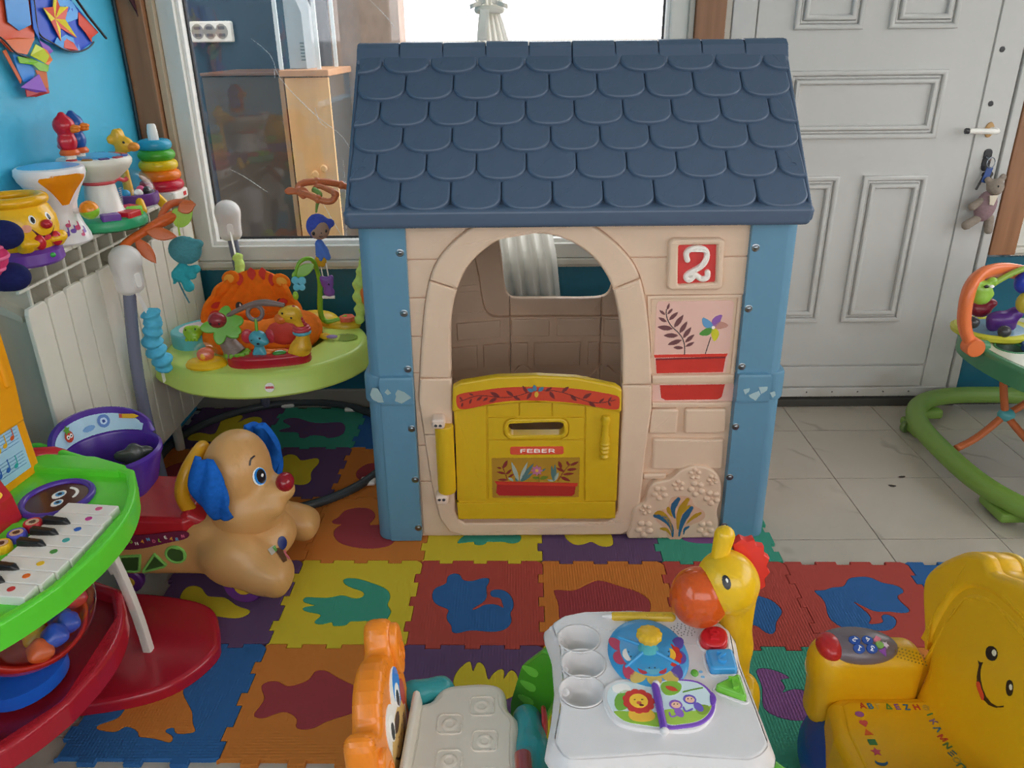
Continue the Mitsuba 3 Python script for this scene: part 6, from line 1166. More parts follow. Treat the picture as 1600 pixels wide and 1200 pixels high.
for x, y, z, h in ((0.055, 0.02, -0.035, '2A50B8'), (0.045, 0.065, -0.012, 'B92A28'), (0.05, -0.05, -0.04, 'D2581E'), (0.0, 0.0, -0.055, 'E2B21E'), (0.02, 0.045, -0.05, '2A50B8'), (0.03, 0.085, 0.005, 'B92A28'), (0.06, -0.02, -0.03, '2A50B8')):
    c_ = dc + (x, y, z); part(PT, 'tumbling_ball', net(U(0.003, E(c_, 0.021), *[E(c_ + 0.017 * np.array(o), 0.009) for o in ((1, 0, 0), (-1, 0, 0), (0, 1, 0), (0, -1, 0), (0, 0, 1))]), c_ - 0.04, c_ + 0.04, 0.005), C(h, 0.3), True)
# purple side tray clipped to the far end of the piano
LT = np.linalg.inv(PM) @ T3(-0.925, 1.578, 0.125, 8) @ sc(0.88, 0.88, 1.0)
tb = part(PT, 'side_tray', lathe([(0, 0.20), (0.075, 0.20), (0.10, 0.225), (0.118, 0.285), (0.124, 0.297), (0.124, 0.305), (0.117, 0.311), (0.110, 0.303), (0.098, 0.25), (0.085, 0.22), (0, 0.215)], 48), C('4B2A8C', 0.25), 40, 'purple side tray', LT)
part(tb, 'bracket', bx(-0.03, 0.03, -0.19, -0.09, 0.262, 0.282, 0.006), C('4B2A8C', 0.25), 40, None, LT)
def arc_panel(r_, a0, a1, z0, hf, th, n=24):
    def f(u, v):
        a = a0 + (a1 - a0) * u; return np.stack([r_(v) * np.cos(a), r_(v) * np.sin(a), z0 + v * hf(u)], -1)
    return cloth(f, n, 8, th)
hf = lambda u: 0.062 * np.sin(PI * np.clip(u * 1.02, 0, 1)) ** 0.45 + 0.004
part(tb, 'backrest', arc_panel(lambda v: 0.118 + 0.012 * v, math.radians(50), math.radians(215), 0.305, hf, 0.012, 40), C('4B2A8C', 0.25), 40, None, LT)
part(tb, 'print_panel', arc_panel(lambda v: 0.110 + 0.010 * v, math.radians(62), math.radians(205), 0.312, lambda u: 0.044 * np.sin(PI * np.clip(u, 0.02, 0.98)) ** 0.45 + 0.003, 0.001, 40), C('A9C8DC', 0.35), 40, 'light blue print', LT)
def tbp(poly, a, z, h, d=0.0):
    a = math.radians(a); r_ = 0.108 + 0.010 * (z - 0.312) / 0.06 - d; part(tb, 'print', mv(ext(poly, 0.0008), facing((r_ * math.cos(a), r_ * math.sin(a), z), (-math.cos(a), -math.sin(a), 0.2))), C(h), False, None, LT)
tbp(rect(-0.020, -0.005, 0.018, 0.006, 0.002).union(P([(0.017, -0.005), (0.03, 0.001), (0.017, 0.006)])), 80, 0.345, 'D9A82A'); tbp(rect(-0.025, -0.004, -0.017, 0.006), 80, 0.345, 'C95A4A', 0.0005)
tbp(ell(0, 0, 0.015, 0.016), 112, 0.340, '5A7FC0'); tbp(ell(0, 0, 0.0085), 112, 0.340, 'B9CDE8', 0.0006); tbp(ell(0, 0, 0.004), 112, 0.340, '2A3F8C', 0.0012); tbp(blob([(-0.016, 0), (0, 0.008), (0.016, 0.002), (0, -0.006)]), 132, 0.330, '6F9ACB')
tbp(ell(0, 0, 0.014), 162, 0.334, 'B8402A'); tbp(star(0, 0.012, 0.012, 0.006), 162, 0.338, '5E9A2E', 0.0006)
for o in (-0.005, 0.006): tbp(ell(o, 0, 0.005), 162, 0.334, 'EDEBE6', 0.0012); tbp(ell(o, 0, 0.002), 162, 0.334, '17171B', 0.0018)
bt_ = thing('black_rattle', 'shiny black toy lying in the purple side tray', 'toy', T3(-0.920, 1.573, 0.125, 8)); part(bt_, 'body', mv(ball((0, 0, 0), (0.032, 0.021, 0.019), 2), T3(0.01, 0.0, 0.252, 30)), BLK, True); part(bt_, 'knob', ball((-0.022, -0.012, 0.258), 0.010, 2), BLK, True)
gt_ = thing('grey_figure', 'dark grey toy figure standing in the purple side tray', 'toy', T3(-0.930, 1.578, 0.125, 8))
f = U(0.004, E((0.062, -0.02, 0.30), (0.020, 0.018, 0.030)), E((0.055, -0.02, 0.262), (0.026, 0.026, 0.026)), E((0.085, -0.01, 0.305), (0.016, 0.008, 0.012)), E((0.038, -0.03, 0.305), (0.018, 0.007, 0.014)))
part(gt_, 'body', net(f, (0.0, -0.07, 0.22), (0.12, 0.04, 0.35), 0.005), C('3A3D3A', 0.3), True)
# pink and navy soft toy on the music board
sf = thing('soft_toy', 'pink and navy soft toy lying on top of the yellow music board', 'soft toy', tr(-1.045, 1.520, 0.900))
mat('plush_pink', mottle('C93A6A', 0.12, 150), 0.85, 0.1, sheen=0.4); mat('plush_navy', mottle('1D2150', 0.15, 150), 0.85, 0.1, sheen=0.4)
part(sf, 'body', ball((-0.03, 0.02, 0.0), (0.055, 0.05, 0.072), 3), 'plush_pink', True, label='pink body')
for k in range(4): part(sf, 'stripe', torus(0.0535 * math.sqrt(1 - ((k - 1.5) * 0.022 / 0.074) ** 2), 0.004, (-0.03, 0.02, (k - 1.5) * 0.022), 32, 8), C('E06A94', 0.85), True)
for x, y, z in ((0.022, 0.045, 0.030), (0.018, 0.04, -0.055), (-0.03, -0.045, 0.05), (-0.03, -0.05, -0.05)): part(sf, 'paw', net(U(0.01, E((x, y, z), (0.034, 0.028, 0.028)), E((x - 0.03, y - 0.01, z), 0.022)), (x - 0.08, y - 0.06, z - 0.05), (x + 0.06, y + 0.06, z + 0.05), 0.006), 'plush_navy', True, label='navy paw')
# yellow pipes in the broken corner of the floor
for x, y in ((100, 1112), (62, 1120)): 
    q = on(x, y, 0.0); k = thing('floor_pipe', 'yellow pipe stub rising from the broken floor, %s' % ('right of the pair' if x == 100 else 'left of the pair'), 'pipe', tr(q[0], q[1], 0.0))
    part(k, 'pipe', rtube([(0, 0, 0.0), (0, 0.002, 0.05), (-0.012, 0.004, 0.09), (-0.03, 0.006, 0.11)], 0.0125, 24, 14), C('C9B81E', 0.4), True); part(k, 'rubble', trimesh.Trimesh((lambda b: b.vertices * (1 + 0.35 * (meshkit.noise(b.vertices * 90 + x) - 0.5)[:, None]))(ball((0, 0, 0), (0.05, 0.04, 0.012), 3)), ball((0, 0, 0), 1, 3).faces, process=False), C('6E675C', 0.9), True, label='crumbled mortar')
# ---------------------------------------------------------------- orange puppy chair
DC = thing('puppy_chair', 'orange puppy faced toddler chair with a white seat and teal arms', 'toddler chair')
OR, TL, CW = C('E07E1E', 0.25), C('2F8C92', 0.25), C('D3CBBE', 0.28)
AXX = -0.160
FM = basis((AXX, 0, 0), (0, 1, 0), (-0.10, 0, 0.995), (0.995, 0, 0.10))   # face plane: x along Y, y up, z towards the seat
hp_ = so.unary_union([ell(0.905, 0.315, 0.088, 0.108), ell(0.99, 0.385, 0.030, 0.052, ang=-12), ell(0.985, 0.30, 0.035, 0.06), ell(0.805, 0.33, 0.030, 0.075, ang=6), rect(0.80, 0.18, 1.0, 0.30, 0.02)]).buffer(0.012).buffer(-0.012)
part(DC, 'backrest', mv(ext(hp_, 0.046, 0.016, 4, True), FM @ tr(0, 0, -0.046)), OR, 40, label='orange puppy head backrest')
for cx, cz, s_ in ((0.99, 0.385, 1), (0.808, 0.325, -1)):
    part(DC, 'ear', mv(ext(ell(cx, cz, 0.024, 0.045, ang=-10 * s_), 0.012, 0.006, 3), FM @ tr(0, 0, -0.003)), OR, 40)
    sp = [(cx + (0.003 + 0.0026 * t) * math.cos(t * 1.5), cz - 0.01 + (0.004 + 0.0036 * t) * math.sin(t * 1.5)) for t in np.linspace(0, 6, 30)]
    part(DC, 'swirl', mv(ext(sg.LineString(sp).buffer(0.0018), 0.0025, 0.001), FM @ tr(0, 0, 0.008)), OR, 40)
def fd(g, nm, h, z=0.0): part(DC, nm, mv(ext(g, 0.0012 + z), FM), C(h, 0.3), False)
fd(so.unary_union([ell(0.935, 0.345, 0.030, 0.040), ell(0.875, 0.335, 0.026, 0.034), ell(0.905, 0.285, 0.062, 0.045)]).buffer(0.004), 'face_border', 'E6E2DC')
fd(ell(0.905, 0.285, 0.060, 0.043), 'muzzle_print', 'D2AE6C', 0.0005); fd(ell(0.945, 0.348, 0.022, 0.036), 'eye_patch', '2F7FD0', 0.0005)
for cx, cz, r_ in ((0.938, 0.338, 0.017), (0.878, 0.332, 0.018)): fd(ell(cx, cz, r_ * 0.85, r_ * 1.25), 'eye_white', 'EDEBE6', 0.0009); fd(ell(cx - 0.002, cz - 0.004, r_ * 0.5, r_ * 0.85), 'pupil', '1E2A33', 0.0013)
fd(ell(0.905, 0.315, 0.019, 0.012), 'nose_print', '3A2A28', 0.0013); fd(ell(0.968, 0.315, 0.014, 0.024), 'cheek_patch', 'B8453A', 0.0009)
fd(line([(0.862, 0.288), (0.88, 0.268), (0.905, 0.262), (0.93, 0.268), (0.948, 0.288)], 0.0016, 24), 'smile', '3A2A28', 0.0009)
for k in range(6): fd(ell(0.870 + 0.014 * k, 0.283 + 0.004 * (k % 3), 0.0018), 'freckle', '6E4A2A', 0.0009)
st_ = blob([(-0.178, 0.70), (-0.174, 0.90), (-0.168, 0.985), (-0.150, 0.992), (-0.135, 1.018), (-0.10, 1.030), (-0.045, 1.030), (-0.024, 1.012), (-0.018, 0.975), (-0.004, 0.955), (-0.002, 0.88), (-0.004, 0.70), (-0.05, 0.69), (-0.13, 0.69)], 90)
part(DC, 'seat', mv(ext(st_, 0.050, 0.014, 4), tr(0, 0, 0.222)), CW, 40, label='white seat with embossed squares')
part(DC, 'seat_panel', mv(ext(st_.buffer(-0.017).buffer(0.003), 0.003, 0.0015), tr(0, 0, 0.2705)), CW, 40)
part(DC, 'seat_lip', hull(((-0.176, 0.72, 0.27), 0.009), ((-0.170, 0.985, 0.27), 0.009), ((-0.176, 0.72, 0.29), 0.006), ((-0.170, 0.985, 0.29), 0.006)), CW, 40)
for x, y in ((-0.062, 0.975), (-0.112, 0.938), (-0.055, 0.905), (-0.108, 0.868), (-0.05, 0.835), (-0.104, 0.80)):
    part(DC, 'seat_square', mv(ext(rect(-0.021, -0.021, 0.021, 0.021, 0.009).difference(rect(-0.0185, -0.0185, 0.0185, 0.0185, 0.008)), 0.003, 0.0012), tr(x, y, 0.2725)), CW, 40)
    part(DC, 'seat_boss', mv(lathe([(0.0055, 0.001), (0.007, 0.0035), (0.011, 0.0045), (0.0145, 0.001)], 28), tr(x, y, 0.2715)), CW, True)
part(DC, 'base', bx(-0.235, 0.0, 0.70, 1.0, 0.0105, 0.225, 0.03), TL, 40, label='teal base')
part(DC, 'arm', net(U(0.006, K((-0.178, 1.01, 0.262), (-0.135, 1.032, 0.256), 0.026, 0.018), K((-0.135, 1.03, 0.256), (-0.105, 1.028, 0.225), 0.017, 0.013)), (-0.23, 0.95, 0.18), (-0.07, 1.08, 0.31), 0.006), TL, True, label='teal arm')
part(DC, 'arm', net(U(0.008, K((0.010, 0.985, 0.235), (0.020, 0.90, 0.252), 0.020, 0.024), K((0.020, 0.90, 0.252), (0.024, 0.74, 0.25), 0.024, 0.018), E((0.016, 0.955, 0.22), (0.024, 0.045, 0.05))), (-0.04, 0.68, 0.14), (0.07, 1.04, 0.30), 0.007), TL, True, label='teal arm')
part(DC, 'red_disc', mv(lathe([(0, 0), (0.026, 0), (0.028, 0.003), (0.026, 0.007), (0.012, 0.010), (0, 0.010)], 32), tr(0.036, 0.965, 0.245) @ rot('y', 90)), C('A83236', 0.3), 40, label='red disc')
part(DC, 'roller', cyl((0.008, 0.80, 0.285), (0.004, 0.868, 0.285), 0.0125), C('8C3A38', 0.25), 40, label='red printed roller'); part(DC, 'roller_clear', cyl((0.008, 0.796, 0.285), (0.004, 0.872, 0.285), 0.0155), 'clear_plastic', 40)
# ---------------------------------------------------------------- white activity table with giraffe
AT = thing('activity_table', 'white activity table with a giraffe head, blue spinner and number buttons', 'activity table')
ZA = 0.38; TW = C('D4D1D2', 0.25)
Ct = [on(x, y, ZA)[:2] for x, y in [(848, 972), (862, 1010), (866, 1060), (860, 1110), (850, 1160)]] + [on(x, y, ZA)[:2] for x, y in [(866, 1186), (885, 1200), (960, 1196), (1040, 1190), (1110, 1196), (1180, 1200), (1204, 1188), (1218, 1168)]] + [on(x, y, ZA)[:2] for x, y in [(1196, 1110), (1176, 1060), (1160, 1020), (1153, 985), (1132, 968), (1100, 957), (1062, 950), (985, 946), (910, 948), (875, 955)]]
tp = sg.Polygon(Ct).buffer(0); cups = [(904, 1000, 39, 27), (911, 1039, 41, 28), (909, 1082, 42, 31)]
flat_ = tp.buffer(-0.026).buffer(0.012); cg = [ell(*on(x, y, ZA)[:2], 0.0335, 0.031) for x, y, _, _ in cups]
part(AT, 'top', mv(ext(flat_.difference(so.unary_union(cg)), 0.010, 0.004), tr(0, 0, ZA - 0.008)), TW, 40, label='white table top')
r0, r1 = np.array(tp.exterior.coords)[:-1], None
rings = [(flat_.buffer(0.001), ZA - 0.001), (tp.buffer(-0.010), ZA - 0.008), (tp.buffer(-0.002), ZA - 0.022), (tp, ZA - 0.034), (tp.buffer(-0.004), ZA - 0.036), (tp.buffer(-0.012), ZA - 0.018)]
cen = np.array(tp.centroid.coords[0]); na = 120; V = []
for g, z in rings:
    for a in np.arange(na) * 2 * PI / na:
        hit = g.exterior.intersection(sg.LineString([cen, cen + 0.6 * np.array([math.cos(a), math.sin(a)])])); pt = max(getattr(hit, 'geoms', [hit]), key=lambda q: q.distance(sg.Point(cen))); V.append((pt.x, pt.y, z))
Fc = [[i * na + j, (i + 1) * na + j, (i + 1) * na + (j + 1) % na] for i in range(len(rings) - 1) for j in range(na)] + [[i * na + j, (i + 1) * na + (j + 1) % na, i * na + (j + 1) % na] for i in range(len(rings) - 1) for j in range(na)]
sk = trimesh.Trimesh(V, Fc, process=False); part(AT, 'sloped_edge', sk, TW, True)
for k in range(46):
    a = rng.random() * 2 * PI; g = tp.buffer(-0.012).exterior; pt = g.interpolate(k / 46, normalized=True); d0 = cen - (pt.x, pt.y); d0 /= np.linalg.norm(d0); rr = 0.003 + 0.005 * rng.random()
    part(AT, 'embossed_dot', ball((pt.x + d0[0] * 0.006, pt.y + d0[1] * 0.006, ZA - 0.0075), (rr, rr, 0.0032), 2), TW, True)
for (x, y, _, _), g in zip(cups, cg):
    c_ = on(x, y, ZA); part(AT, 'cup', mv(lathe([(0.0355, 0.002), (0.036, 0.004), (0.0335, 0.0045), (0.0325, 0.002), (0.028, -0.014), (0.018, -0.024), (0, -0.028)], 36), tr(c_[0], c_[1], ZA) @ sc(0.99, 0.92, 1)), C('C9C6C6', 0.2), True, label='round hollow cup')
pn = on(1002, 964, ZA + 0.006)
part(AT, 'pencil', hull((on(960, 963, ZA + 0.006), 0.0075), (on(1048, 964, ZA + 0.006), 0.0085)), C('C9A52E', 0.3), 40, label='yellow moulded pencil'); part(AT, 'pencil_tip', hull((on(958, 963, ZA + 0.006), 0.006), (on(942, 963, ZA + 0.006), 0.002)), TW, 40)
for k in range(3): part(AT, 'pencil_bump', ball(on(1012 + 12 * k, 961, ZA + 0.013), 0.0028, 1), C('C9A52E', 0.3), True)
sc_ = on(1012, 1024, ZA); SB = C('3E93C8', 0.22)
part(AT, 'spinner', mv(lathe([(0, 0), (0.078, 0), (0.081, 0.003), (0.077, 0.007), (0.065, 0.009), (0, 0.0145)], 56), tr(sc_[0], sc_[1], ZA + 0.001) @ sc(0.78, 0.98, 1)), SB, 40, label='blue spinning disc')
for a in (60, 150, 215, 330): part(AT, 'spinner_rib', mv(hull(((0.015, 0, 0.012), 0.0035), ((0.062, 0, 0.008), 0.003), seg=10), tr(sc_[0], sc_[1], ZA + 0.002) @ sc(0.78, 0.98, 1) @ rot('z', a)), SB, True)
SM = lambda a, r_: tr(sc_[0], sc_[1], ZA + 0.0118 + 0.0004) @ sc(0.78, 0.98, 1) @ rot('z', a) @ tr(0, -r_, 0)
def sp_(nm, g, a, r_, h, d=0.0): part(AT, nm, mv(ext(affinity.scale(g, 1.35, 1.25, origin=(0, 0)), 0.0009 + d), SM(a, r_) @ tr(0, 0, -0.0025 * r_ / 0.045)), C(h, 0.35), False)
for a, kind in ((0, 'e'), (75, 'l'), (-75, 'm')):
    sp_('picture_leaf', so.unary_union([ell(-0.022, -0.010, 0.014, 0.009, ang=30), ell(0.022, -0.010, 0.014, 0.009, ang=-30), ell(0, -0.014, 0.011)]), a, 0.044, {'e': 'C9AE5A', 'l': '5A4A9A', 'm': 'B23A5A'}[kind])
    if kind == 'l': sp_('mane', so.unary_union([ell(0.013 * math.cos(t), 0.013 * math.sin(t), 0.006) for t in np.arange(9) * 2 * PI / 9] + [ell(0, 0, 0.012)]), a, 0.044, 'C4372E', 0.0006)
    if kind == 'e': [sp_('ear', ell(o, 0.001, 0.008, 0.0095), a, 0.042, 'B23A4A', 0.0006) for o in (-0.013, 0.013)]
    sp_('animal_face', ell(0, 0, 0.0105, 0.0095), a, 0.043, {'e': '5FA8C4', 'l': 'E2B23A', 'm': 'E2DAD6'}[kind], 0.0011)
    for o in (-0.004, 0.004): sp_('animal_eye', ell(o, 0.002, 0.0011), a, 0.043, '1E1E22', 0.0015)
part(AT, 'spinner_post', mv(lathe([(0.017, 0), (0.013, 0.008), (0.013, 0.024)], 28), tr(sc_[0], sc_[1], ZA + 0.012)), C('4E9FA0', 0.3), True)
kn = lathe([(0, 0), (0.017, 0), (0.0195, 0.004), (0.0195, 0.010), (0.016, 0.0135), (0.010, 0.0145), (0, 0.015)], 60); a_ = np.arctan2(kn.vertices[:, 1], kn.vertices[:, 0]); kn.vertices[:, :2] *= (1 + 0.05 * np.cos(12 * a_))[:, None]
part(AT, 'spinner_knob', mv(kn, tr(sc_[0], sc_[1] , ZA + 0.034)), C('CFA52A', 0.25), 40, label='yellow scalloped knob')
# the picture book
def op_(pts): return [on(800 + x / 3, 800 + y / 3, ZA)[:2] for x, y in pts]
bk_ = blob(op_([(425, 880), (440, 825), (500, 797), (580, 797), (690, 805), (800, 805), (890, 820), (945, 870), (955, 910), (940, 970), (890, 1025), (810, 1045), (700, 1045), (600, 1035), (500, 1010), (445, 950)]), 60)
part(AT, 'book_frame', mv(ext(bk_, 0.007, 0.0035, 3), tr(0, 0, ZA)), TW, 40)
pL = blob(op_([(445, 890), (465, 835), (520, 815), (600, 815), (655, 818), (685, 930), (700, 1022), (620, 1018), (530, 1000), (470, 950)]), 50); pR = blob(op_([(695, 822), (780, 815), (870, 828), (920, 870), (935, 915), (920, 965), (870, 1005), (790, 1020), (722, 1018), (705, 920)]), 50)
part(AT, 'left_page', mv(ext(pL, 0.0012), tr(0, 0, ZA + 0.0068)), C('C9D8DC', 0.35), False, label='lion picture page'); part(AT, 'right_page', mv(ext(pR.buffer(0.005), 0.0035, 0.0015), tr(0, 0, ZA + 0.0062)), C('7A4FB5', 0.3), 30, label='purple page frame'); part(AT, 'right_page_print', mv(ext(pR, 0.0012), tr(0, 0, ZA + 0.0092)), C('C9DCE2', 0.35), False, label='monkey picture page')
def bp(nm, g, h, d): part(AT, nm, mv(ext(g, 0.0008), tr(0, 0, ZA + (0.0078 if g.centroid.x < sc_[0] + 0.012 else 0.0102) + d)), C(h, 0.35), False)
def bq(nm, pts, h, d, clip): bp(nm, blob(op_(pts), 30).intersection(clip), h, d)
bq('grass', [(470, 960), (540, 955), (640, 960), (700, 970), (705, 1030), (600, 1025), (500, 1000)], '8DB53A', 0, pL); bq('bush', [(490, 880), (530, 855), (570, 870), (560, 920), (500, 950), (480, 920)], '6FA53A', 0.0002, pL); bq('white_flower', [(470, 840), (505, 825), (545, 835), (555, 860), (520, 870), (480, 865)], 'E8E6E2', 0.0002, pL)
lc = op_([(592, 908)])[0]; bp('lion_body', blob(op_([(545, 960), (570, 940), (640, 945), (665, 965), (660, 995), (560, 995)]), 30), 'E2B23A', 0.0004)
bp('lion_mane', so.unary_union([ell(lc[0] + 0.0165 * math.cos(t), lc[1] + 0.0165 * math.sin(t), 0.007) for t in np.arange(11) * 2 * PI / 11] + [ell(*lc, 0.0165)]), 'C4342E', 0.0008); bp('lion_face', ell(*lc, 0.0135), 'EDBE3A', 0.0012); bp('lion_muzzle', ell(lc[0], lc[1] - 0.004, 0.0035, 0.003), 'C95A3A', 0.0016)
for o in (-0.0055, 0.0055): bp('lion_eye', ell(lc[0] + o, lc[1] + 0.002, 0.0016, 0.0008), '2A1A1A', 0.0016)
bp('lion_mouth', ell(lc[0] + 0.003, lc[1] - 0.0085, 0.0035, 0.0018), '6A1E22', 0.0016)
bq('grass', [(705, 960), (800, 955), (900, 950), (935, 930), (900, 990), (800, 1020), (725, 1015)], '9CBF4A', 0, pR); bq('foliage', [(700, 830), (760, 820), (790, 835), (780, 870), (730, 885), (705, 870)], '7FB03A', 0.0002, pR); bq('foliage', [(860, 940), (900, 930), (925, 945), (905, 975), (870, 970)], '7E9A3A', 0.0002, pR)
for x, y, h in ((765, 930, '8A5FB8'), (830, 905, '6A5AB5')):
    c_ = op_([(x, y)])[0]; bp('monkey_head', ell(*c_, 0.0095, 0.0088), h, 0.0006); bp('monkey_face', ell(c_[0], c_[1] - 0.0012, 0.0068, 0.0058), 'E6B9A2', 0.001)
    bp('monkey_body', ell(c_[0] + (0.010 if x > 800 else 0.002), c_[1] - 0.0145, 0.006, 0.009, ang=20), h, 0.0004); bp('monkey_tail', line([(c_[0], c_[1] - 0.018), (c_[0] - 0.010, c_[1] - 0.022), (c_[0] - 0.012, c_[1] - 0.015)], 0.0012, 12), h, 0.0005)
    for o in (-0.0025, 0.0025): bp('monkey_eye', ell(c_[0] + o, c_[1], 0.0009), '2A1A1A', 0.0014)
bp('bird', leaf(*op_([(715, 845)])[0], 0.02, 0.005, -25), 'C4452E', 0.0006); bp('vine', line(op_([(800, 870), (850, 858), (890, 850)]), 0.0009, 10), '5A8A2A', 0.0005)
part(AT, 'book_spine', hull((on(800 + 670 / 3, 800 + 815 / 3, ZA + 0.012), 0.0055), (on(800 + 712 / 3, 800 + 1012 / 3, ZA + 0.012), 0.0055)), C('6A3FA8', 0.25), 40, label='purple book spine'); 
for x, y in ((675, 808), (715, 1028)): part(AT, 'spine_pin', hull((on(800 + x / 3, 800 + y / 3, ZA + 0.006), 0.0065), (on(800 + x / 3, 800 + y / 3, ZA + 0.012), 0.006)), TW, 40)
part(AT, 'page_tab', mv(ext(blob(op_([(930, 870), (950, 885), (955, 905), (948, 925), (932, 935)]), 24), 0.006, 0.002), tr(0, 0, ZA + 0.006)), C('6A3FA8', 0.25), 40)
# number buttons, switch, speaker, logo
b1 = blob([on(x, y, ZA)[:2] for x, y in [(1093, 1003), (1100, 991), (1118, 988), (1132, 994), (1136, 1008), (1130, 1018), (1112, 1020), (1098, 1014)]], 40); b2 = P([on(x, y, ZA)[:2] for x, y in [(1101, 1024), (1143, 1023), (1152, 1056), (1110, 1056)]]).buffer(-0.006).buffer(0.006); b3 = P([on(x, y, ZA)[:2] for x, y in [(1114, 1080), (1154, 1061), (1167, 1101)]]).buffer(-0.004).buffer(0.004)
for g, h, ch in ((b1, 'C0262E', '3'), (b2, '3E93CC', '2'), (b3, '6DB23A', '1')):
    b_ = part(AT, 'number_button', mv(ext(g, 0.014, 0.005, 3), tr(0, 0, ZA + 0.001)), C(h, 0.2), 40, label={'3': 'red round button with a 3', '2': 'blue square button with a 2', '1': 'green triangle button with a 1'}[ch])
    part(AT, 'button_surround', mv(ext(g.buffer(0.005).difference(g.buffer(0.001)), 0.004, 0.0018), tr(0, 0, ZA)), TW, 40)
    c_ = g.centroid; part(b_, 'numeral', mv(text(ch, 0.017, 0.0022), tr(c_.x, c_.y, ZA + 0.0145) @ rot('z', 172) @ sc(1.2, 1.2, 2.2)), C(h, 0.2), 30)
sw = on(1085, 1054, ZA); part(AT, 'switch', ball(sw + (0, 0, 0.003), (0.006, 0.007, 0.004), 2), C('5FA53A', 0.25), True, label='small green switch')
for x, y in ((1095, 1050), (1098, 1058)): part(AT, 'blue_mark', mv(ext(ell(0, 0, 0.003, 0.0024), 0.0008), tr(*on(x, y, ZA + 0.0018))), C('7FB4DC'), False)
for k in range(34):
    a = k * 2.4; r_ = 0.0036 * math.sqrt(k + 1); q = on(1068, 984, ZA + 0.0018); part(AT, 'speaker_hole', mv(ext(ell(0, 0, 0.0011, n=8), 0.0008), tr(q[0] + r_ * math.cos(a), q[1] + r_ * math.sin(a) * 0.8, q[2])), C('6E6C6C'), False)
lo = on(1040, 1172, ZA - 0.012); part(AT, 'logo_label', mv(ext(rect(-0.0075, -0.0028, 0.0075, 0.0028, 0.0008), 0.0014), tr(lo[0], lo[1], ZA - 0.0105) @ rot('x', 32)), C('B9272F'), False, label='small red label')
for t in np.linspace(-0.11, 0.11, 7): part(AT, 'embossed_ring', mv(torus(0.0085 if abs(t) > 0.02 else 0.011, 0.0009, (0, 0, 0), 24, 6), tr(lo[0] + t, lo[1] + 0.002, ZA - 0.010) @ rot('x', 30)), TW, True)
# legs: two leaf shaped ones on the left, giraffe and near leg on the right
LG = C('3E8A1E', 0.3)
lf_ = P([(-0.02, 0.345), (0.03, 0.33), (0.075, 0.27), (0.098, 0.18), (0.10, 0.08), (0.085, 0.0), (0.045, 0.0), (0.05, 0.10), (0.0, 0.24), (-0.03, 0.32)]).buffer(-0.006).buffer(0.006)
def leg(M, veins, nm='leg', lab='green leaf shaped leg'):
    k = part(AT, nm, mv(ext(lf_, 0.03, 0.008, 3, True), M), C('4F9A2A', 0.3), 40, label=lab)
    if veins:
        part(k, 'leaf_skin', mv(ext(lf_.intersection(sg.box(0.0, -1, 1, 1)).buffer(-0.003), 0.002, 0.001), M @ tr(0, 0, 0.0295)), LG, 40)
        for j in range(7): part(k, 'leaf_patch', mv(ext(blob([(0.0, 0), (0.012, 0.012), (0.03, 0.016), (0.026, 0.0), (0.010, -0.008)], 20).intersection(sg.box(-1, -1, 1, 1)), 0.001), M @ tr(0.035 + 0.005 * j if j < 4 else 0.052, 0.285 - 0.036 * j, 0.0312) @ rot('z', -38)), C('63B23A', 0.3), False)
d_ = np.array([-0.80, 0.60, 0]); e_ = np.array([-0.60, -0.80, 0])
leg(basis((0.070, 1.020, 0.0104), d_, (0, 0, 1), e_) @ tr(0, 0, -0.015), True)
leg(basis((0.072, 0.805, 0.0104), (-0.42, -0.9075, 0), (0, 0, 1), (-0.9075, 0.42, 0)) @ tr(0, 0, -0.015), False); leg(basis((0.345, 0.800, 0.0104), (0.80, -0.60, 0), (0, 0, 1), (-0.60, -0.80, 0)) @ tr(0, 0, -0.015), False)
GY = C('D9AE1C', 0.25); gz = np.array([0.338, 1.045, 0.468])
f = U(0.010, E(gz, (0.048, 0.050, 0.052)), K(gz + (0.022, 0.02, -0.02), (0.376, 1.085, 0.30), 0.036, 0.028), K((0.376, 1.085, 0.30), (0.386, 1.085, 0.12), 0.028, 0.036), K((0.388, 1.08, 0.12), (0.392, 1.07, 0.05), 0.038, 0.034))
gk = part(AT, 'giraffe', net(f, (0.25, 0.95, 0.012), (0.50, 1.16, 0.55), 0.0085), GY, True, label='yellow giraffe neck and head')
part(gk, 'muzzle', net(U(0.01, E((0.288, 1.034, 0.448), (0.040, 0.040, 0.046)), E((0.300, 1.036, 0.440), (0.038, 0.038, 0.042))), (0.2, 0.95, 0.34), (0.37, 1.1, 0.52), 0.006), C('C4501C', 0.15), True, label='orange muzzle')
part(gk, 'horn', net(U(0.005, K((0.322, 1.050, 0.50), (0.332, 1.062, 0.545), 0.0125, 0.0165)), (0.28, 1.0, 0.46), (0.38, 1.1, 0.58), 0.005), GY, True, label='yellow ear')
fg = gk; part(gk, 'eye', decal(ell(0, 0, 0.0055, 0.011), f, facing(at(1138, 911, 1.0), (0.25, -0.85, 0.45)), 0.0012, 0.003, 0.0, 0.2), BLK, True); part(gk, 'eye_glint', decal(ell(0, 0, 0.0016, 0.0035), f, facing(at(1139, 908, 1.0), (0.25, -0.85, 0.45)), 0.002, 0.003, 0.0, 0.2), WHT, True)
cr = [(0.350, 0.520), (0.362, 0.532), (0.373, 0.527), (0.384, 0.530), (0.390, 0.517), (0.402, 0.515), (0.404, 0.500), (0.414, 0.492), (0.411, 0.477), (0.418, 0.464), (0.411, 0.452), (0.414, 0.436), (0.404, 0.428), (0.403, 0.412), (0.385, 0.425), (0.36, 0.48)]
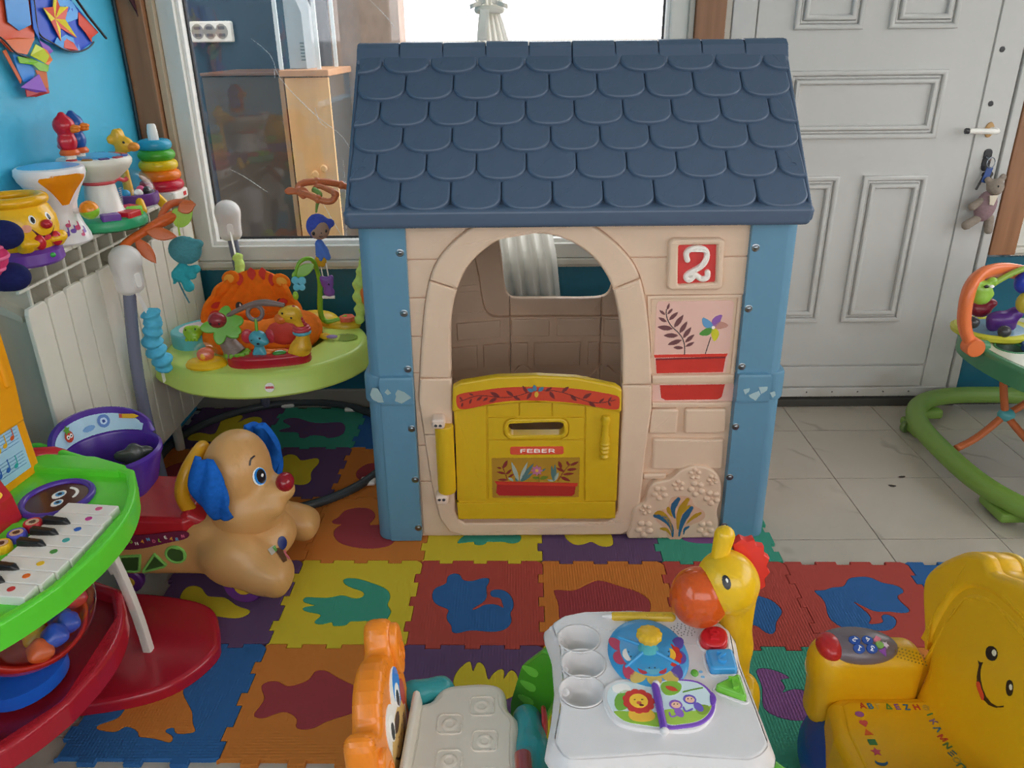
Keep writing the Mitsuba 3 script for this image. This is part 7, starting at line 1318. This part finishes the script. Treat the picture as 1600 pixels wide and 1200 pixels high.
part(gk, 'mane', mv(ext(P(cr), 0.018, 0.004, 2, True), basis((0.0, 1.088, 0), (1, 0, 0), (0, 0, 1), (0, -1, 0))), C('D2362E', 0.25), 40, label='red scalloped mane')
part(gk, 'foot', net(U(0.008, E((0.402, 1.060, 0.215), (0.022, 0.030, 0.036)), E((0.398, 1.045, 0.165), (0.024, 0.028, 0.042))), (0.36, 0.97, 0.09), (0.48, 1.12, 0.29), 0.007), GY, True)
# ---------------------------------------------------------------- yellow talking chair
YC = thing('toddler_chair', 'yellow toddler chair with a smiling face on its back and Greek letters', 'toddler chair')
mat('chair_yellow', 'D6A414', 0.34); Yc = 0.935
sp_ = P([(0.530, 0.78), (0.740, 0.78), (0.755, 0.80), (0.755, 1.055), (0.740, 1.065), (0.570, 1.065), (0.545, 1.05), (0.530, 0.98)]).buffer(-0.02).buffer(0.02)
part(YC, 'seat', mv(ext(sp_, 0.175, 0.022, 5), tr(0, 0, 0.03)), 'chair_yellow', 40); part(YC, 'seat_pad', mv(ext(sp_.buffer(-0.022), 0.006, 0.005, 3), tr(0, 0, 0.2035)), 'chair_yellow', 40)
part(YC, 'base', net(U(0.02, E((0.66, 0.93, 0.08), (0.13, 0.17, 0.085)), E((0.585, 1.05, 0.075), (0.070, 0.085, 0.085))), (0.4, 0.7, 0.012), (0.86, 1.2, 0.2), 0.012), C('143F8C', 0.3), True, label='dark blue base')
for yy in (1.092, 0.800):
    f = U(0.008, B((0.620, yy, 0.205), (0.190, 0.075, 0.175), 0.032), E((0.555, yy, 0.250), (0.034, 0.038, 0.046)))
    part(YC, 'arm', net(f, (0.46, yy - 0.08, 0.09), (0.80, yy + 0.08, 0.34), 0.009), 'chair_yellow', True, label='yellow armrest')
part(YC, 'remote', net(U(0.006, E((0.598, 1.092, 0.290), (0.070, 0.040, 0.024), Rm('z', -2))), (0.50, 1.03, 0.25), (0.70, 1.16, 0.33), 0.006), C('6A6068', 0.3), True, label='grey button panel'); fR = U(0.006, E((0.598, 1.092, 0.290), (0.070, 0.040, 0.024), Rm('z', -2)))
def rd(x, y, g, nm, h, lift=0.0012): part(YC, nm, mv(ext(g, 0.003, 0.001), spot(fR, x, y) @ rot('z', 8)), C(h, 0.25), 30)
part(YC, 'red_button', net(E((0.547, 1.087, 0.293), (0.022, 0.030, 0.020)), (0.5, 1.04, 0.26), (0.59, 1.14, 0.33), 0.005), C('B3262A', 0.25), True, label='red button')
for x, y, ch in ((1335, 1001, '2'), (1355, 1001, '4'), (1342, 1014, '1'), (1362, 1014, '3')):
    rd(x, y, ell(0, 0, 0.0098, 0.0085), 'number_button', '2A4F9E', 0.0022); part(YC, 'numeral', mv(text(ch, 0.009, 0.0008), spot(fR, x, y, 0.003) @ rot('z', 150)), C('D8DCE6'), False)
rd(1370, 1000, rect(-0.007, -0.005, 0.007, 0.005, 0.002), 'shape_button', 'D8768A', 0.0022); rd(1374, 1008, ell(0, 0, 0.007), 'shape_button', '7FB05A', 0.0022); rd(1383, 1008, star(0, 0, 0.007, 0.0035), 'shape_button', 'D8C8D8', 0.0022); rd(1380, 1019, P([(-0.007, 0.006), (0.008, 0.006), (0.0, -0.008)]), 'shape_button', '8A4FA8', 0.0022)
for i in range(9):
    for j in range(4):
        q = on(1398 + 5.6 * i + 1.5 * j, 1011 + 3.6 * i * 0.45 + 5.2 * j, 0.2975); part(YC, 'speaker_hole', mv(ext(ell(0, 0, 0.0013, n=8), 0.001), tr(q[0], q[1], 0.2972)), C('7A5E14'), False)
part(YC, 'maker_badge', mv(ext(ell(0, 0, 0.017, 0.022), 0.0012), facing((0.5225, 1.092, 0.243), (-1, -0.15, 0.05))), C('C9BFA0'), False, label='round pale badge'); part(YC, 'badge_print', mv(ext(ell(0, -0.004, 0.006), 0.0018), facing((0.5225, 1.092, 0.243), (-1, -0.15, 0.05))), C('B9402E'), False)
# back with the face
BM2 = basis((0.722, 0.945, 0.195), (0, 1, 0), (0.20, 0, 0.9798), (-0.9798, 0, 0.20))   # x along Y, y up the back, z towards the sitter
def sym(h, c=0.0): return [(c + (x - c), y) for x, y in h] + [(2 * c - x, y) for x, y in reversed(h)]
bo = blob(sym([(0.11, -0.07), (0.140, 0.04), (0.172, 0.10), (0.215, 0.145), (0.232, 0.178), (0.221, 0.217), (0.191, 0.262), (0.156, 0.296), (0.117, 0.308), (0.096, 0.300), (0.046, 0.320)]), 120)
part(YC, 'back', mv(ext(bo, 0.075, 0.032, 6, True), BM2 @ tr(0, 0, -0.06)), 'chair_yellow', 50, label='yellow rounded chair back with two ears')
part(YC, 'back_rim', mv(ext(bo.buffer(0.003).difference(bo.buffer(-0.008)), 0.007, 0.003), BM2 @ tr(0, 0, -0.045)), C('DDB84A', 0.3), 40)
inn = blob(sym([(0.112, -0.04), (0.138, 0.10), (0.136, 0.18), (0.115, 0.228), (0.055, 0.255)]), 70)
wg = bo.buffer(-0.004).difference(inn.buffer(0.012))
part(YC, 'back_swell', mv(ext(wg, 0.022, 0.014, 5), BM2 @ tr(0, 0, 0.0)), 'chair_yellow', 50)
part(YC, 'face_panel', mv(ext(inn.buffer(0.004).difference(inn.buffer(-0.003)), 0.016, 0.003), BM2 @ tr(0, 0, 0.0)), 'chair_yellow', 40)
BM2 = BM2 @ tr(0, 0, 0.0148)
fp_ = lambda pts: [tuple((np.linalg.inv(BM2) @ np.r_[EYE + (FW + RT * (x - 800) / F + DN * (y - 600) / F) * (((BM2[:3, 3] - EYE) @ BM2[:3, 2]) / ((FW + RT * (x - 800) / F + DN * (y - 600) / F) @ BM2[:3, 2])), 1])[:2]) for x, y in pts]
c2 = lambda pts: fp_([(1220 + x / 3.334, 840 + y / 3.334) for x, y in pts])
def fc(g, nm, h, d=0.0): part(YC, nm, mv(ext(g, 0.0012 + d), BM2), C(h, 0.3), False)
fc(blob(c2([(1070, 600), (1080, 572), (1100, 566), (1122, 580), (1130, 610), (1120, 636), (1100, 642), (1080, 630)])), 'eye', '1C1712'); fc(blob(c2([(1105, 592), (1118, 584), (1127, 600), (1120, 618), (1108, 612)]), 24), 'eye_glint', 'D8D2B8', 0.0006)
fc(blob(c2([(1176, 780), (1182, 750), (1195, 742), (1208, 755), (1212, 785), (1204, 818), (1192, 826), (1180, 812)])), 'eye', '1C1712'); fc(blob(c2([(1195, 772), (1204, 764), (1210, 780), (1205, 795), (1197, 790)]), 24), 'eye_glint', 'D8D2B8', 0.0006)
fc(P(c2([(1030, 642), (1042, 652), (1055, 650), (1048, 665), (1040, 700), (1042, 740), (1052, 785), (1070, 828), (1098, 862), (1130, 880), (1164, 876), (1160, 884), (1120, 886), (1085, 872), (1055, 840), (1035, 795), (1024, 750), (1026, 710), (1036, 665)])), 'mouth', '2A1A12'); fc(blob(c2([(1024, 755), (1038, 752), (1050, 790), (1062, 825), (1055, 848), (1038, 815), (1027, 785)]), 40), 'tongue', 'D2422A', 0.0006)
# letters and shapes printed on the seat
zs = 0.2098
def sx_(x, y): return on(1220 + x / 3.334, 840 + y / 3.334, zs)
for ch, x, y, h, rz in (('Α', 425, 876, 'B2342A', 0), ('Β', 466, 878, '1F6A9A', 0), ('Γ', 510, 880, 'C9A84A', 0), ('Δ', 560, 880, '3E7A32', 0), ('Ε', 607, 882, '7A4A8A', 0), ('Ζ', 655, 884, '1F5E8A', 0), ('Η', 707, 884, 'B2342A', 0), ('Θ', 755, 886, 'B8983A', -20), ('Ι', 777, 921, '3E7A4A', -72), ('Κ', 797, 960, '7A5A7A', -68), ('Λ', 818, 998, '2A5E7A', -68), ('Μ', 843, 1044, 'B23A2A', -65), ('Ν', 868, 1085, '4A6A3A', -65), ('Ξ', 893, 1125, '3A5A6A', -65), ('Ο', 918, 1160, 'A8903A', -65), ('Π', 940, 1192, '4A7A5A', -65)):
    q = sx_(x, y); part(YC, 'letter', mv(text(ch, 0.0115, 0.0007), tr(q[0], q[1], zs) @ rot('z', rz)), C(h, 0.4), False)
for g, x, y, h in ((ell(0, 0, 0.0075, 0.006), 410, 920, '8A4A8A'), (so.unary_union([ell(-0.003, 0.002, 0.0042), ell(0.003, 0.002, 0.0042), P([(-0.007, 0.001), (0.007, 0.001), (0, -0.008)])]), 433, 968, 'C24A4A'), (P([(-0.007, -0.005), (0.008, -0.004), (0, 0.008)]), 452, 1017, 'CF5A22'), (rect(-0.0065, -0.0055, 0.0065, 0.0055), 477, 1066, '2E6A3A'), (star(0, 0, 0.009, 0.0042), 497, 1116, 'B23A5A'), (ell(0, 0, 0.010, 0.007).difference(ell(0.001, 0.004, 0.010, 0.006)), 524, 1170, '1F4F7A')):
    q = sx_(x, y); part(YC, 'shape_print', mv(ext(g, 0.0007), tr(q[0], q[1], zs)), C(h, 0.4), False)
# ---------------------------------------------------------------- baby walker by the door
BW = thing('baby_walker', 'olive green baby walker with an orange toy arch in front of the door', 'baby walker')
WG, WO, WT = C('6E8F3C', 0.35), C('D9713F', 0.3), C('3F7A54', 0.3)
wc = np.array([1.70, 2.20]); A_ = np.linspace(0, 2 * PI, 72, endpoint=False)
se = np.array([[np.sign(math.cos(a)) * abs(math.cos(a)) ** 0.72 * 0.345, np.sign(math.sin(a)) * abs(math.sin(a)) ** 0.72 * 0.44] for a in A_]) + wc
bp_ = np.c_[se, np.full(72, 0.064)]
part(BW, 'base_ring', tube(bp_, 0.034, 16, True, flat=(1.0, 0.85)), WG, True, label='olive green base ring')
for k in (30, 42, 26, 46): part(BW, 'skid_pad', box(se[k][0] * 0.97 + wc[0] * 0.03, se[k][1] * 0.97 + wc[1] * 0.03, 0.026, 0.075, 0.12, 0.030, 0.008) if k in (30, 42) else box(se[k][0] * 0.9 + wc[0] * 0.1, se[k][1], 0.028, 0.11, 0.04, 0.034, 0.008), WG, 30)
for x, y in ((1.362, 2.47), (1.40, 1.93), (2.03, 2.47), (2.0, 1.93)):
    w_ = part(BW, 'caster', mv(lathe([(0, -0.009), (0.019, -0.009), (0.0225, -0.005), (0.0225, 0.005), (0.019, 0.009), (0, 0.009)], 28), tr(x, y, 0.0232) @ rot('x', 90) @ rot('y', 20)), C('5B7440', 0.4), 40, label='green caster wheel'); part(w_, 'fork', hull(((x, y, 0.040), 0.008), ((x + 0.03, y, 0.055), 0.012)), WG, True)
tz = 0.395
tpg = blob([(1.405, 2.25), (1.425, 2.10), (1.50, 1.96), (1.70, 1.90), (1.90, 1.96), (1.98, 2.1), (2.0, 2.25), (1.97, 2.4), (1.85, 2.50), (1.70, 2.53), (1.53, 2.50), (1.43, 2.40)], 80)
cupw = ell(1.500, 2.235, 0.040, 0.045); sh_ = ell(1.72, 2.20, 0.17, 0.15)
part(BW, 'tray', mv(ext(tpg.difference(cupw).difference(sh_), 0.062, 0.014, 4), tr(0, 0, tz - 0.052)), WT, 40, label='green tray'); part(BW, 'tray_top', mv(ext(tpg.buffer(-0.022).difference(cupw.buffer(0.006)).difference(sh_), 0.002, 0.001), tr(0, 0, tz + 0.0095)), C('B5BAA8', 0.3), 30)
part(BW, 'cup_rim', torus(0.043, 0.0035, (1.500, 2.235, tz + 0.011), 32, 8, 1, 1.1), WT, True); part(BW, 'cup_well', mv(lathe([(0.041, 0), (0.036, -0.045), (0, -0.046)], 28), tr(1.5, 2.235, tz + 0.010) @ sc(1, 1.1, 1)), C('3A5A44', 0.4), True)
part(BW, 'seat_ring', mv(ext(sh_.buffer(0.02).difference(sh_.buffer(-0.02)), 0.02, 0.006), tr(0, 0, tz + 0.004)), C('2B4F8C', 0.6), 40, label='blue seat ring'); part(BW, 'seat', mv(lathe([(0.15, 0), (0.13, -0.06), (0.07, -0.13), (0, -0.14)], 40), tr(1.72, 2.20, tz + 0.01) @ sc(1, 0.9, 1)), C('2B4F8C', 0.7), True)
def leg_(a, b): part(BW, 'leg', rtube([a, (np.array(a) * 0.55 + np.array(b) * 0.45) + (0, 0, -0.015), b], 0.0115, 24, 12), C('B9643A', 0.4), True, label='orange bent leg')
leg_((1.505, 2.26, 0.36), (1.575, 2.29, 0.155)); leg_((1.40, 2.22, 0.070), (1.575, 2.29, 0.155)); leg_((1.575, 2.29, 0.155), (1.72, 2.33, 0.25)); leg_((1.575, 2.29, 0.155), (1.66, 2.05, 0.06)); leg_((1.95, 2.26, 0.36), (1.88, 2.29, 0.155)); leg_((2.0, 2.22, 0.070), (1.88, 2.29, 0.155))
for x in (1.575, 1.88): part(BW, 'pivot', ball((x, 2.285, 0.155), (0.026, 0.024, 0.022), 2), C('4E9AA0', 0.3), True, label='teal pivot')
# arch, toy tray and toys
ar = [(1.378, 2.235, 0.415), (1.352, 2.245, 0.470), (1.342, 2.25, 0.530), (1.350, 2.26, 0.590), (1.385, 2.28, 0.622), (1.440, 2.30, 0.630), (1.50, 2.32, 0.622), (1.60, 2.33, 0.60), (1.70, 2.335, 0.585), (1.85, 2.32, 0.58), (1.98, 2.28, 0.54), (2.02, 2.25, 0.415)]
part(BW, 'toy_arch', tube(curve(ar, 70), np.interp(np.linspace(0, 1, 70), [0, 0.1, 0.3, 0.5, 1], [0.022, 0.026, 0.026, 0.022, 0.024]), 16, flat=(1.25, 0.75)), WO, True, label='orange toy arch'); part(BW, 'arch_hinge', mv(lathe([(0, 0), (0.026, 0), (0.028, 0.004), (0.028, 0.040), (0.024, 0.044), (0, 0.044)], 32), tr(1.378, 2.205, 0.415) @ rot('x', -90)), WO, 40); part(BW, 'hinge_pin', cyl((1.385, 2.235, 0.415), (1.43, 2.25, 0.405), 0.020), WT, 40)
fr = at(1532, 452, 2.255)
part(BW, 'frog', net(U(0.005, E(fr, (0.030, 0.026, 0.026)), E(fr + (-0.024, -0.004, 0.026), (0.014, 0.012, 0.012)), E(fr + (0.028, -0.004, 0.026), (0.014, 0.012, 0.012)), E(fr + (0.002, -0.008, -0.024), (0.026, 0.022, 0.020)), E(fr + (0.026, -0.008, -0.012), (0.010, 0.010, 0.010))), fr - 0.07, fr + 0.07, 0.0055), C('84AE3C', 0.25), True, label='lime frog on the arch')
for o in (0.0, 0.016): part(BW, 'frog_eye', ball(fr + (o, -0.026, 0.016), (0.007, 0.004, 0.005), 2), BLK if o == 0 else WHT, True)
part(BW, 'green_stem', rtube([fr + (0.02, 0, 0.0), at(1550, 445, 2.26), at(1568, 434, 2.27), at(1600, 420, 2.28), (1.60, 2.29, 0.645), (1.78, 2.29, 0.62)], 0.009, 40, 10), C('84A03C', 0.35), True, label='green stem')
part(BW, 'blue_figure', ball((1.535, 2.30, 0.592), (0.030, 0.028, 0.036), 2), C('2A3FB0', 0.3), True); part(BW, 'yellow_figure', ball((1.540, 2.28, 0.535), (0.028, 0.024, 0.034), 2), C('B9A83A', 0.3), True)
part(BW, 'toy_plate', mv(lathe([(0, 0), (0.10, 0), (0.112, 0.008), (0.114, 0.020), (0.104, 0.027), (0.095, 0.022), (0, 0.022)], 48), tr(1.512, 2.36, tz + 0.010) @ sc(1.1, 0.95, 1)), C('B9B83A', 0.3), 40, label='yellow green toy plate'); part(BW, 'plate_disc', mv(lathe([(0, 0.0235), (0.082, 0.0235), (0.085, 0.022)], 40), tr(1.512, 2.36, tz + 0.010) @ sc(1.1, 0.95, 1)), C('6F93A8', 0.3), 40)
for (x, y, z, h, r_) in ((1.515, 2.33, 0.47, '5A2F7E', 0.034), (1.545, 2.33, 0.482, '5A2F7E', 0.026), (1.49, 2.32, 0.455, '5A2F7E', 0.022), (1.535, 2.33, 0.445, '5A2F7E', 0.024)): pass
pf_ = np.array([1.512, 2.33, 0.465]); part(BW, 'purple_figure', net(U(0.006, E(pf_, (0.046, 0.028, 0.026)), E(pf_ + (0.036, -0.004, 0.022), (0.022, 0.02, 0.018)), E(pf_ + (-0.022, 0, -0.022), (0.018, 0.018, 0.016)), E(pf_ + (0.028, 0, -0.022), (0.018, 0.018, 0.016))), pf_ - 0.08, pf_ + 0.08, 0.006), C('4F2A78', 0.3), True, label='purple toy figure')
rf_ = np.array([1.475, 2.385, 0.478]); part(BW, 'red_figure', net(U(0.006, E(rf_, (0.030, 0.022, 0.024)), E(rf_ + (0.024, 0, 0.022), (0.020, 0.018, 0.014)), E(rf_ + (-0.022, 0, 0.006), (0.014, 0.014, 0.016))), rf_ - 0.06, rf_ + 0.06, 0.006), C('7A1E2E', 0.3), True, label='dark red toy figure')
for p in ((1.425, 2.33, 0.455), (1.492, 2.272, 0.445)): part(BW, 'dark_bead', ball(p, 0.019, 2), C('3A3A3E', 0.25), True)
# ---------------------------------------------------------------- curtain behind the playhouse
scene['sheer'] = {'type': 'principledthin', 'base_color': {'type': 'rgb', 'value': [0.86, 0.85, 0.80]}, 'roughness': 0.8, 'diff_trans': 1.0, 'eta': 1.3}
cu = thing('curtain', 'white sheer curtain tied in the middle hanging at the window behind the playhouse', 'curtain')
def curt(u, v):
    z = 0.40 + 1.66 * (1 - v); w = np.where(z < 1.36, 0.028 + 0.105 * np.clip((1.36 - z) / 0.75, 0, 1) ** 0.75, 0.028 + 0.16 * np.clip((z - 1.36) / 0.6, 0, 1) ** 0.8)
    x = -0.073 + 0.105 * np.clip(1.36 - z, 0, 1) + (u - 0.5) * 2 * w
    y = 2.64 + (0.010 + 0.12 * w) * np.sin(u * 2 * PI * 5.5 + 0.6 * np.sin(z * 4)) + 0.004 * np.sin(u * 70)
    return np.stack([x, y, z], -1)
uu, vv = np.meshgrid(np.linspace(0, 1, 90), np.linspace(0, 1, 60), indexing='ij'); pcu = curt(uu, vv).reshape(-1, 3); qi = np.arange(90 * 60).reshape(90, 60); q4 = np.stack([qi[:-1, :-1], qi[1:, :-1], qi[1:, 1:], qi[:-1, 1:]], -1).reshape(-1, 4)
part(cu, 'cloth', trimesh.Trimesh(pcu, np.vstack([q4[:, [0, 1, 2]], q4[:, [0, 2, 3]]]), process=False), 'sheer', True)
part(cu, 'tie', torus(0.034, 0.012, (-0.073, 2.64, 1.362), 32, 10, 1.0, 0.8), C('E3DFD2', 0.8), True, label='cloth tie')
for s_ in (-1, 1):
    part(cu, 'bow_tail', mv(cloth(lambda u, v: np.stack([s_ * (0.01 + 0.045 * u), -0.02 + 0.01 * np.sin(6 * u), 0.012 * (v - 0.5) - 0.016 * u + 0.022], -1), 14, 4, 0.002), tr(-0.073, 2.605, 1.362)), C('E3DFD2', 0.8), True)
part(cu, 'tie_end', mv(cloth(lambda u, v: np.stack([-0.005 - 0.012 * u + 0.028 * (v - 0.5), -0.006 * np.sin(3 * u) + 0 * v, -0.085 * u], -1), 14, 4, 0.002), tr(-0.08, 2.60, 1.362)), C('E9E6DA', 0.8), True)
# ---------------------------------------------------------------- keys with a plush charm on the door lock
kq = at(1547, 252, 2.668)
KY = thing('plush_key_charm', 'grey and pink plush bear key charm hanging from the door lock', 'key charm')
part(KY, 'key', cat(cyl(kq + (-0.002, 0.024, 0.012), kq + (-0.001, -0.002, 0.004), 0.0035)), 'steel', 40); part(KY, 'key_ring', mv(torus(0.0165, 0.0017, (0, 0, 0), 36, 8), facing(kq + (0.002, -0.004, -0.004), (0.3, -1, 0.1))), 'steel', True)
part(KY, 'blue_tag', mv(ext(rect(-0.011, -0.026, 0.011, 0.026, 0.003), 0.003, 0.001), facing(at(1542, 273, 2.665), (0.1, -1, 0)) @ rot('z', -12)), C('2F4A86', 0.35), 40, label='blue key tag')
for dx, a in ((0.012, 12), (-0.018, -20)): part(KY, 'key', mv(ext(rect(-0.004, -0.03, 0.004, 0.018, 0.001).union(ell(0, 0.022, 0.010)), 0.002, 0.0006), facing(at(1542, 278, 2.672) + (dx, 0, -0.01), (0, -1, 0)) @ rot('z', a)), C('3A3A3A', 0.3, ), 30)
pb = at(1537, 322, 2.655); mat('plush_mauve', mottle('8C7478', 0.15, 200), 0.95, 0.1); mat('plush_grey', mottle('8E8378', 0.15, 200), 0.95, 0.1)
part(KY, 'body', net(U(0.008, E(pb + (0.006, 0, 0.0), (0.034, 0.026, 0.052), Rm('y', 8))), pb - 0.09, pb + 0.09, 0.006), 'plush_mauve', True, label='mauve body')
part(KY, 'head', net(U(0.005, E(pb + (0.020, -0.006, 0.064), (0.026, 0.026, 0.026)), E(pb + (0.016, -0.026, 0.054), (0.014, 0.012, 0.011)), E(pb + (0.042, 0.0, 0.094), (0.011, 0.007, 0.012)), E(pb + (-0.006, 0.0, 0.086), (0.010, 0.007, 0.010))), pb - 0.12, pb + 0.13, 0.0055), 'plush_grey', True, label='grey head')
part(KY, 'scarf', mv(ext(P([(-0.014, 0.01), (0.014, 0.012), (0.006, -0.022), (-0.008, -0.02)]), 0.004, 0.001), facing(pb + (0.008, -0.0285, 0.030), (0, -1, 0))), C('CFC6B4', 0.9), 30, label='pale bib'); part(KY, 'eye', ball(pb + (0.014, -0.0325, 0.070), 0.003, 1), BLK, True)
part(KY, 'limb', net(U(0.005, K(pb + (-0.015, -0.006, 0.02), pb + (-0.042, -0.008, 0.000), 0.011, 0.013), K(pb + (-0.016, -0.004, -0.042), pb + (-0.050, -0.010, -0.062), 0.014, 0.015), K(pb + (0.026, -0.004, -0.040), pb + (0.030, -0.008, -0.080), 0.014, 0.013)), pb - 0.13, pb + 0.1, 0.006), 'plush_grey', True, label='grey limbs')
# dried leaf bits on the floor
for x, y, a, w in ((1409, 746, 8, 'on the tile joint'), (1394, 760, -14, 'in front of the tile joint')):
    q = on(x, y, 0.0); m = ball((0, 0, 0.002), (0.0115, 0.0042, 0.002), 2); m.vertices[:, 2] += 2.0 * m.vertices[:, 0] ** 2 * 4 + 0.0002
    solo('dry_leaf_bit', 'tiny dark dried leaf bit %s by the walker' % w, 'leaf', mv(m, T3(*q, a)), C('2A221C', 0.7), True)
# dark cloth corner hanging at the top of the wood post
m = cloth(lambda u, v: np.stack([-1.212 + 0.055 * u * (1 - 0.75 * v) + 0.050 * v, 2.645 - 0.01 * np.sin(5 * u), 1.52 - 0.165 * v * (0.55 + 0.45 * u)], -1), 12, 10, 0.004)
solo('cloth_flag', 'dark red and black cloth corner hanging above the wood post', 'cloth', m, mat('flag_cloth', mottle('3A1820', 0.3, 60), 0.85), True)
# ---------------------------------------------------------------- things on the porch behind the glass
CBN = thing('porch_cabinet', 'honey wood cabinet with two knobs seen through the left window', 'cabinet')
cy = 3.24; xa, xb, xc_ = at(312, 115, cy)[0], at(434, 114, cy)[0], at(513, 112, cy)[0]; zt_ = at(440, 118, cy)[2]
part(CBN, 'carcass', bx(xa, xc_ - 0.004, cy + 0.012, cy + 0.42, -0.078, zt_ - 0.002, 0.003), C('4A4038', 0.45), 30, label='dark cabinet front'); part(CBN, 'top', bx(xa, xb, cy - 0.004, cy + 0.43, zt_ + 0.0, zt_ + 0.012, 0.003), C('6A4A3A', 0.4), 30)
part(CBN, 'honey_top', bx(xb + 0.012, xc_ + 0.006, cy - 0.03, cy + 0.43, zt_ - 0.004, zt_ + 0.020, 0.003), mat('wood_top', lambda p, n, uv: mikit.mix((0.52, 0.25, 0.12), (0.62, 0.33, 0.17), mikit.fbm(p.x * 30, p.y * 30, p.z * 3, 2)), 0.4), 30, label='reddish wood top')
part(CBN, 'door', bx(xb + 0.024, xc_ - 0.002, cy - 0.008, cy + 0.012, -0.05, zt_ - 0.008, 0.002), 'wood_honey', 30, label='honey wood door'); part(CBN, 'edge_strip', bx(xb, xb + 0.018, cy - 0.002, cy + 0.012, -0.05, zt_ - 0.008, 0.001), C('A88460', 0.4), False)
for x, y in ((493, 272), (506, 263)): q = at(x, y, cy - 0.03); part(CBN, 'knob', mv(lathe([(0, 0), (0.008, 0.0), (0.006, 0.010), (0.013, 0.016), (0.015, 0.022), (0.010, 0.028), (0, 0.029)], 24), tr(q[0], cy - 0.008, q[2]) @ rot('x', 90)), 'wood_honey', 40)
GC = thing('glass_case', 'clear glass case with a pale grey appliance inside, standing on the porch cabinet', 'glass case'); g0, g1 = at(440, 108, cy + 0.02)[0], at(499, 108, cy + 0.02)[0]; gz_ = zt_ + 0.0205
for x in (g0, g1):
    for y in (cy + 0.02, cy + 0.34): part(GC, 'edge', bx(x - 0.007, x + 0.007, y - 0.007, y + 0.007, gz_, gz_ + 0.55), C('DDE6E8', 0.2), False)
for y in (cy + 0.02, cy + 0.34): part(GC, 'pane', trimesh.Trimesh([[g0, y, gz_], [g1, y, gz_], [g1, y, gz_ + 0.55], [g0, y, gz_ + 0.55]], [[0, 1, 2], [0, 2, 3]], process=False), 'glass', False)
AP = thing('grey_appliance', 'pale grey vented appliance inside the glass case', 'appliance'); part(AP, 'body', mv(ext(P([(g0 + 0.016, 0), (g0 + 0.085, 0), (g0 + 0.085, 0.20), (g0 + 0.066, 0.25), (g0 + 0.062, 0.45), (g0 + 0.016, 0.45)]), 0.2, 0.006), tr(0, cy + 0.28, gz_) @ UPRIGHT), C('A8B0B4', 0.4), 30)
for k in range(6): part(AP, 'vent', bx(g0 + 0.066, g0 + 0.082, cy + 0.0785, cy + 0.0805, gz_ + 0.03 + 0.012 * k, gz_ + 0.035 + 0.012 * k), C('5A6468', 0.5), False)
PS = thing('reflected_power_strip', 'white power strip with round sockets, solid stand-in behind the left window for its reflection', 'power strip'); pw = 3.70  # solid strip set behind the pane to stand for a reflection
struct('wall_porch_2', bx(-2.6, at(520, 60, pw)[0] - 0.02, pw + 0.02, pw + 0.12, -0.1, 2.8), C('1A3246', 0.6))  # dark blue imitates the room wall reflected in the pane
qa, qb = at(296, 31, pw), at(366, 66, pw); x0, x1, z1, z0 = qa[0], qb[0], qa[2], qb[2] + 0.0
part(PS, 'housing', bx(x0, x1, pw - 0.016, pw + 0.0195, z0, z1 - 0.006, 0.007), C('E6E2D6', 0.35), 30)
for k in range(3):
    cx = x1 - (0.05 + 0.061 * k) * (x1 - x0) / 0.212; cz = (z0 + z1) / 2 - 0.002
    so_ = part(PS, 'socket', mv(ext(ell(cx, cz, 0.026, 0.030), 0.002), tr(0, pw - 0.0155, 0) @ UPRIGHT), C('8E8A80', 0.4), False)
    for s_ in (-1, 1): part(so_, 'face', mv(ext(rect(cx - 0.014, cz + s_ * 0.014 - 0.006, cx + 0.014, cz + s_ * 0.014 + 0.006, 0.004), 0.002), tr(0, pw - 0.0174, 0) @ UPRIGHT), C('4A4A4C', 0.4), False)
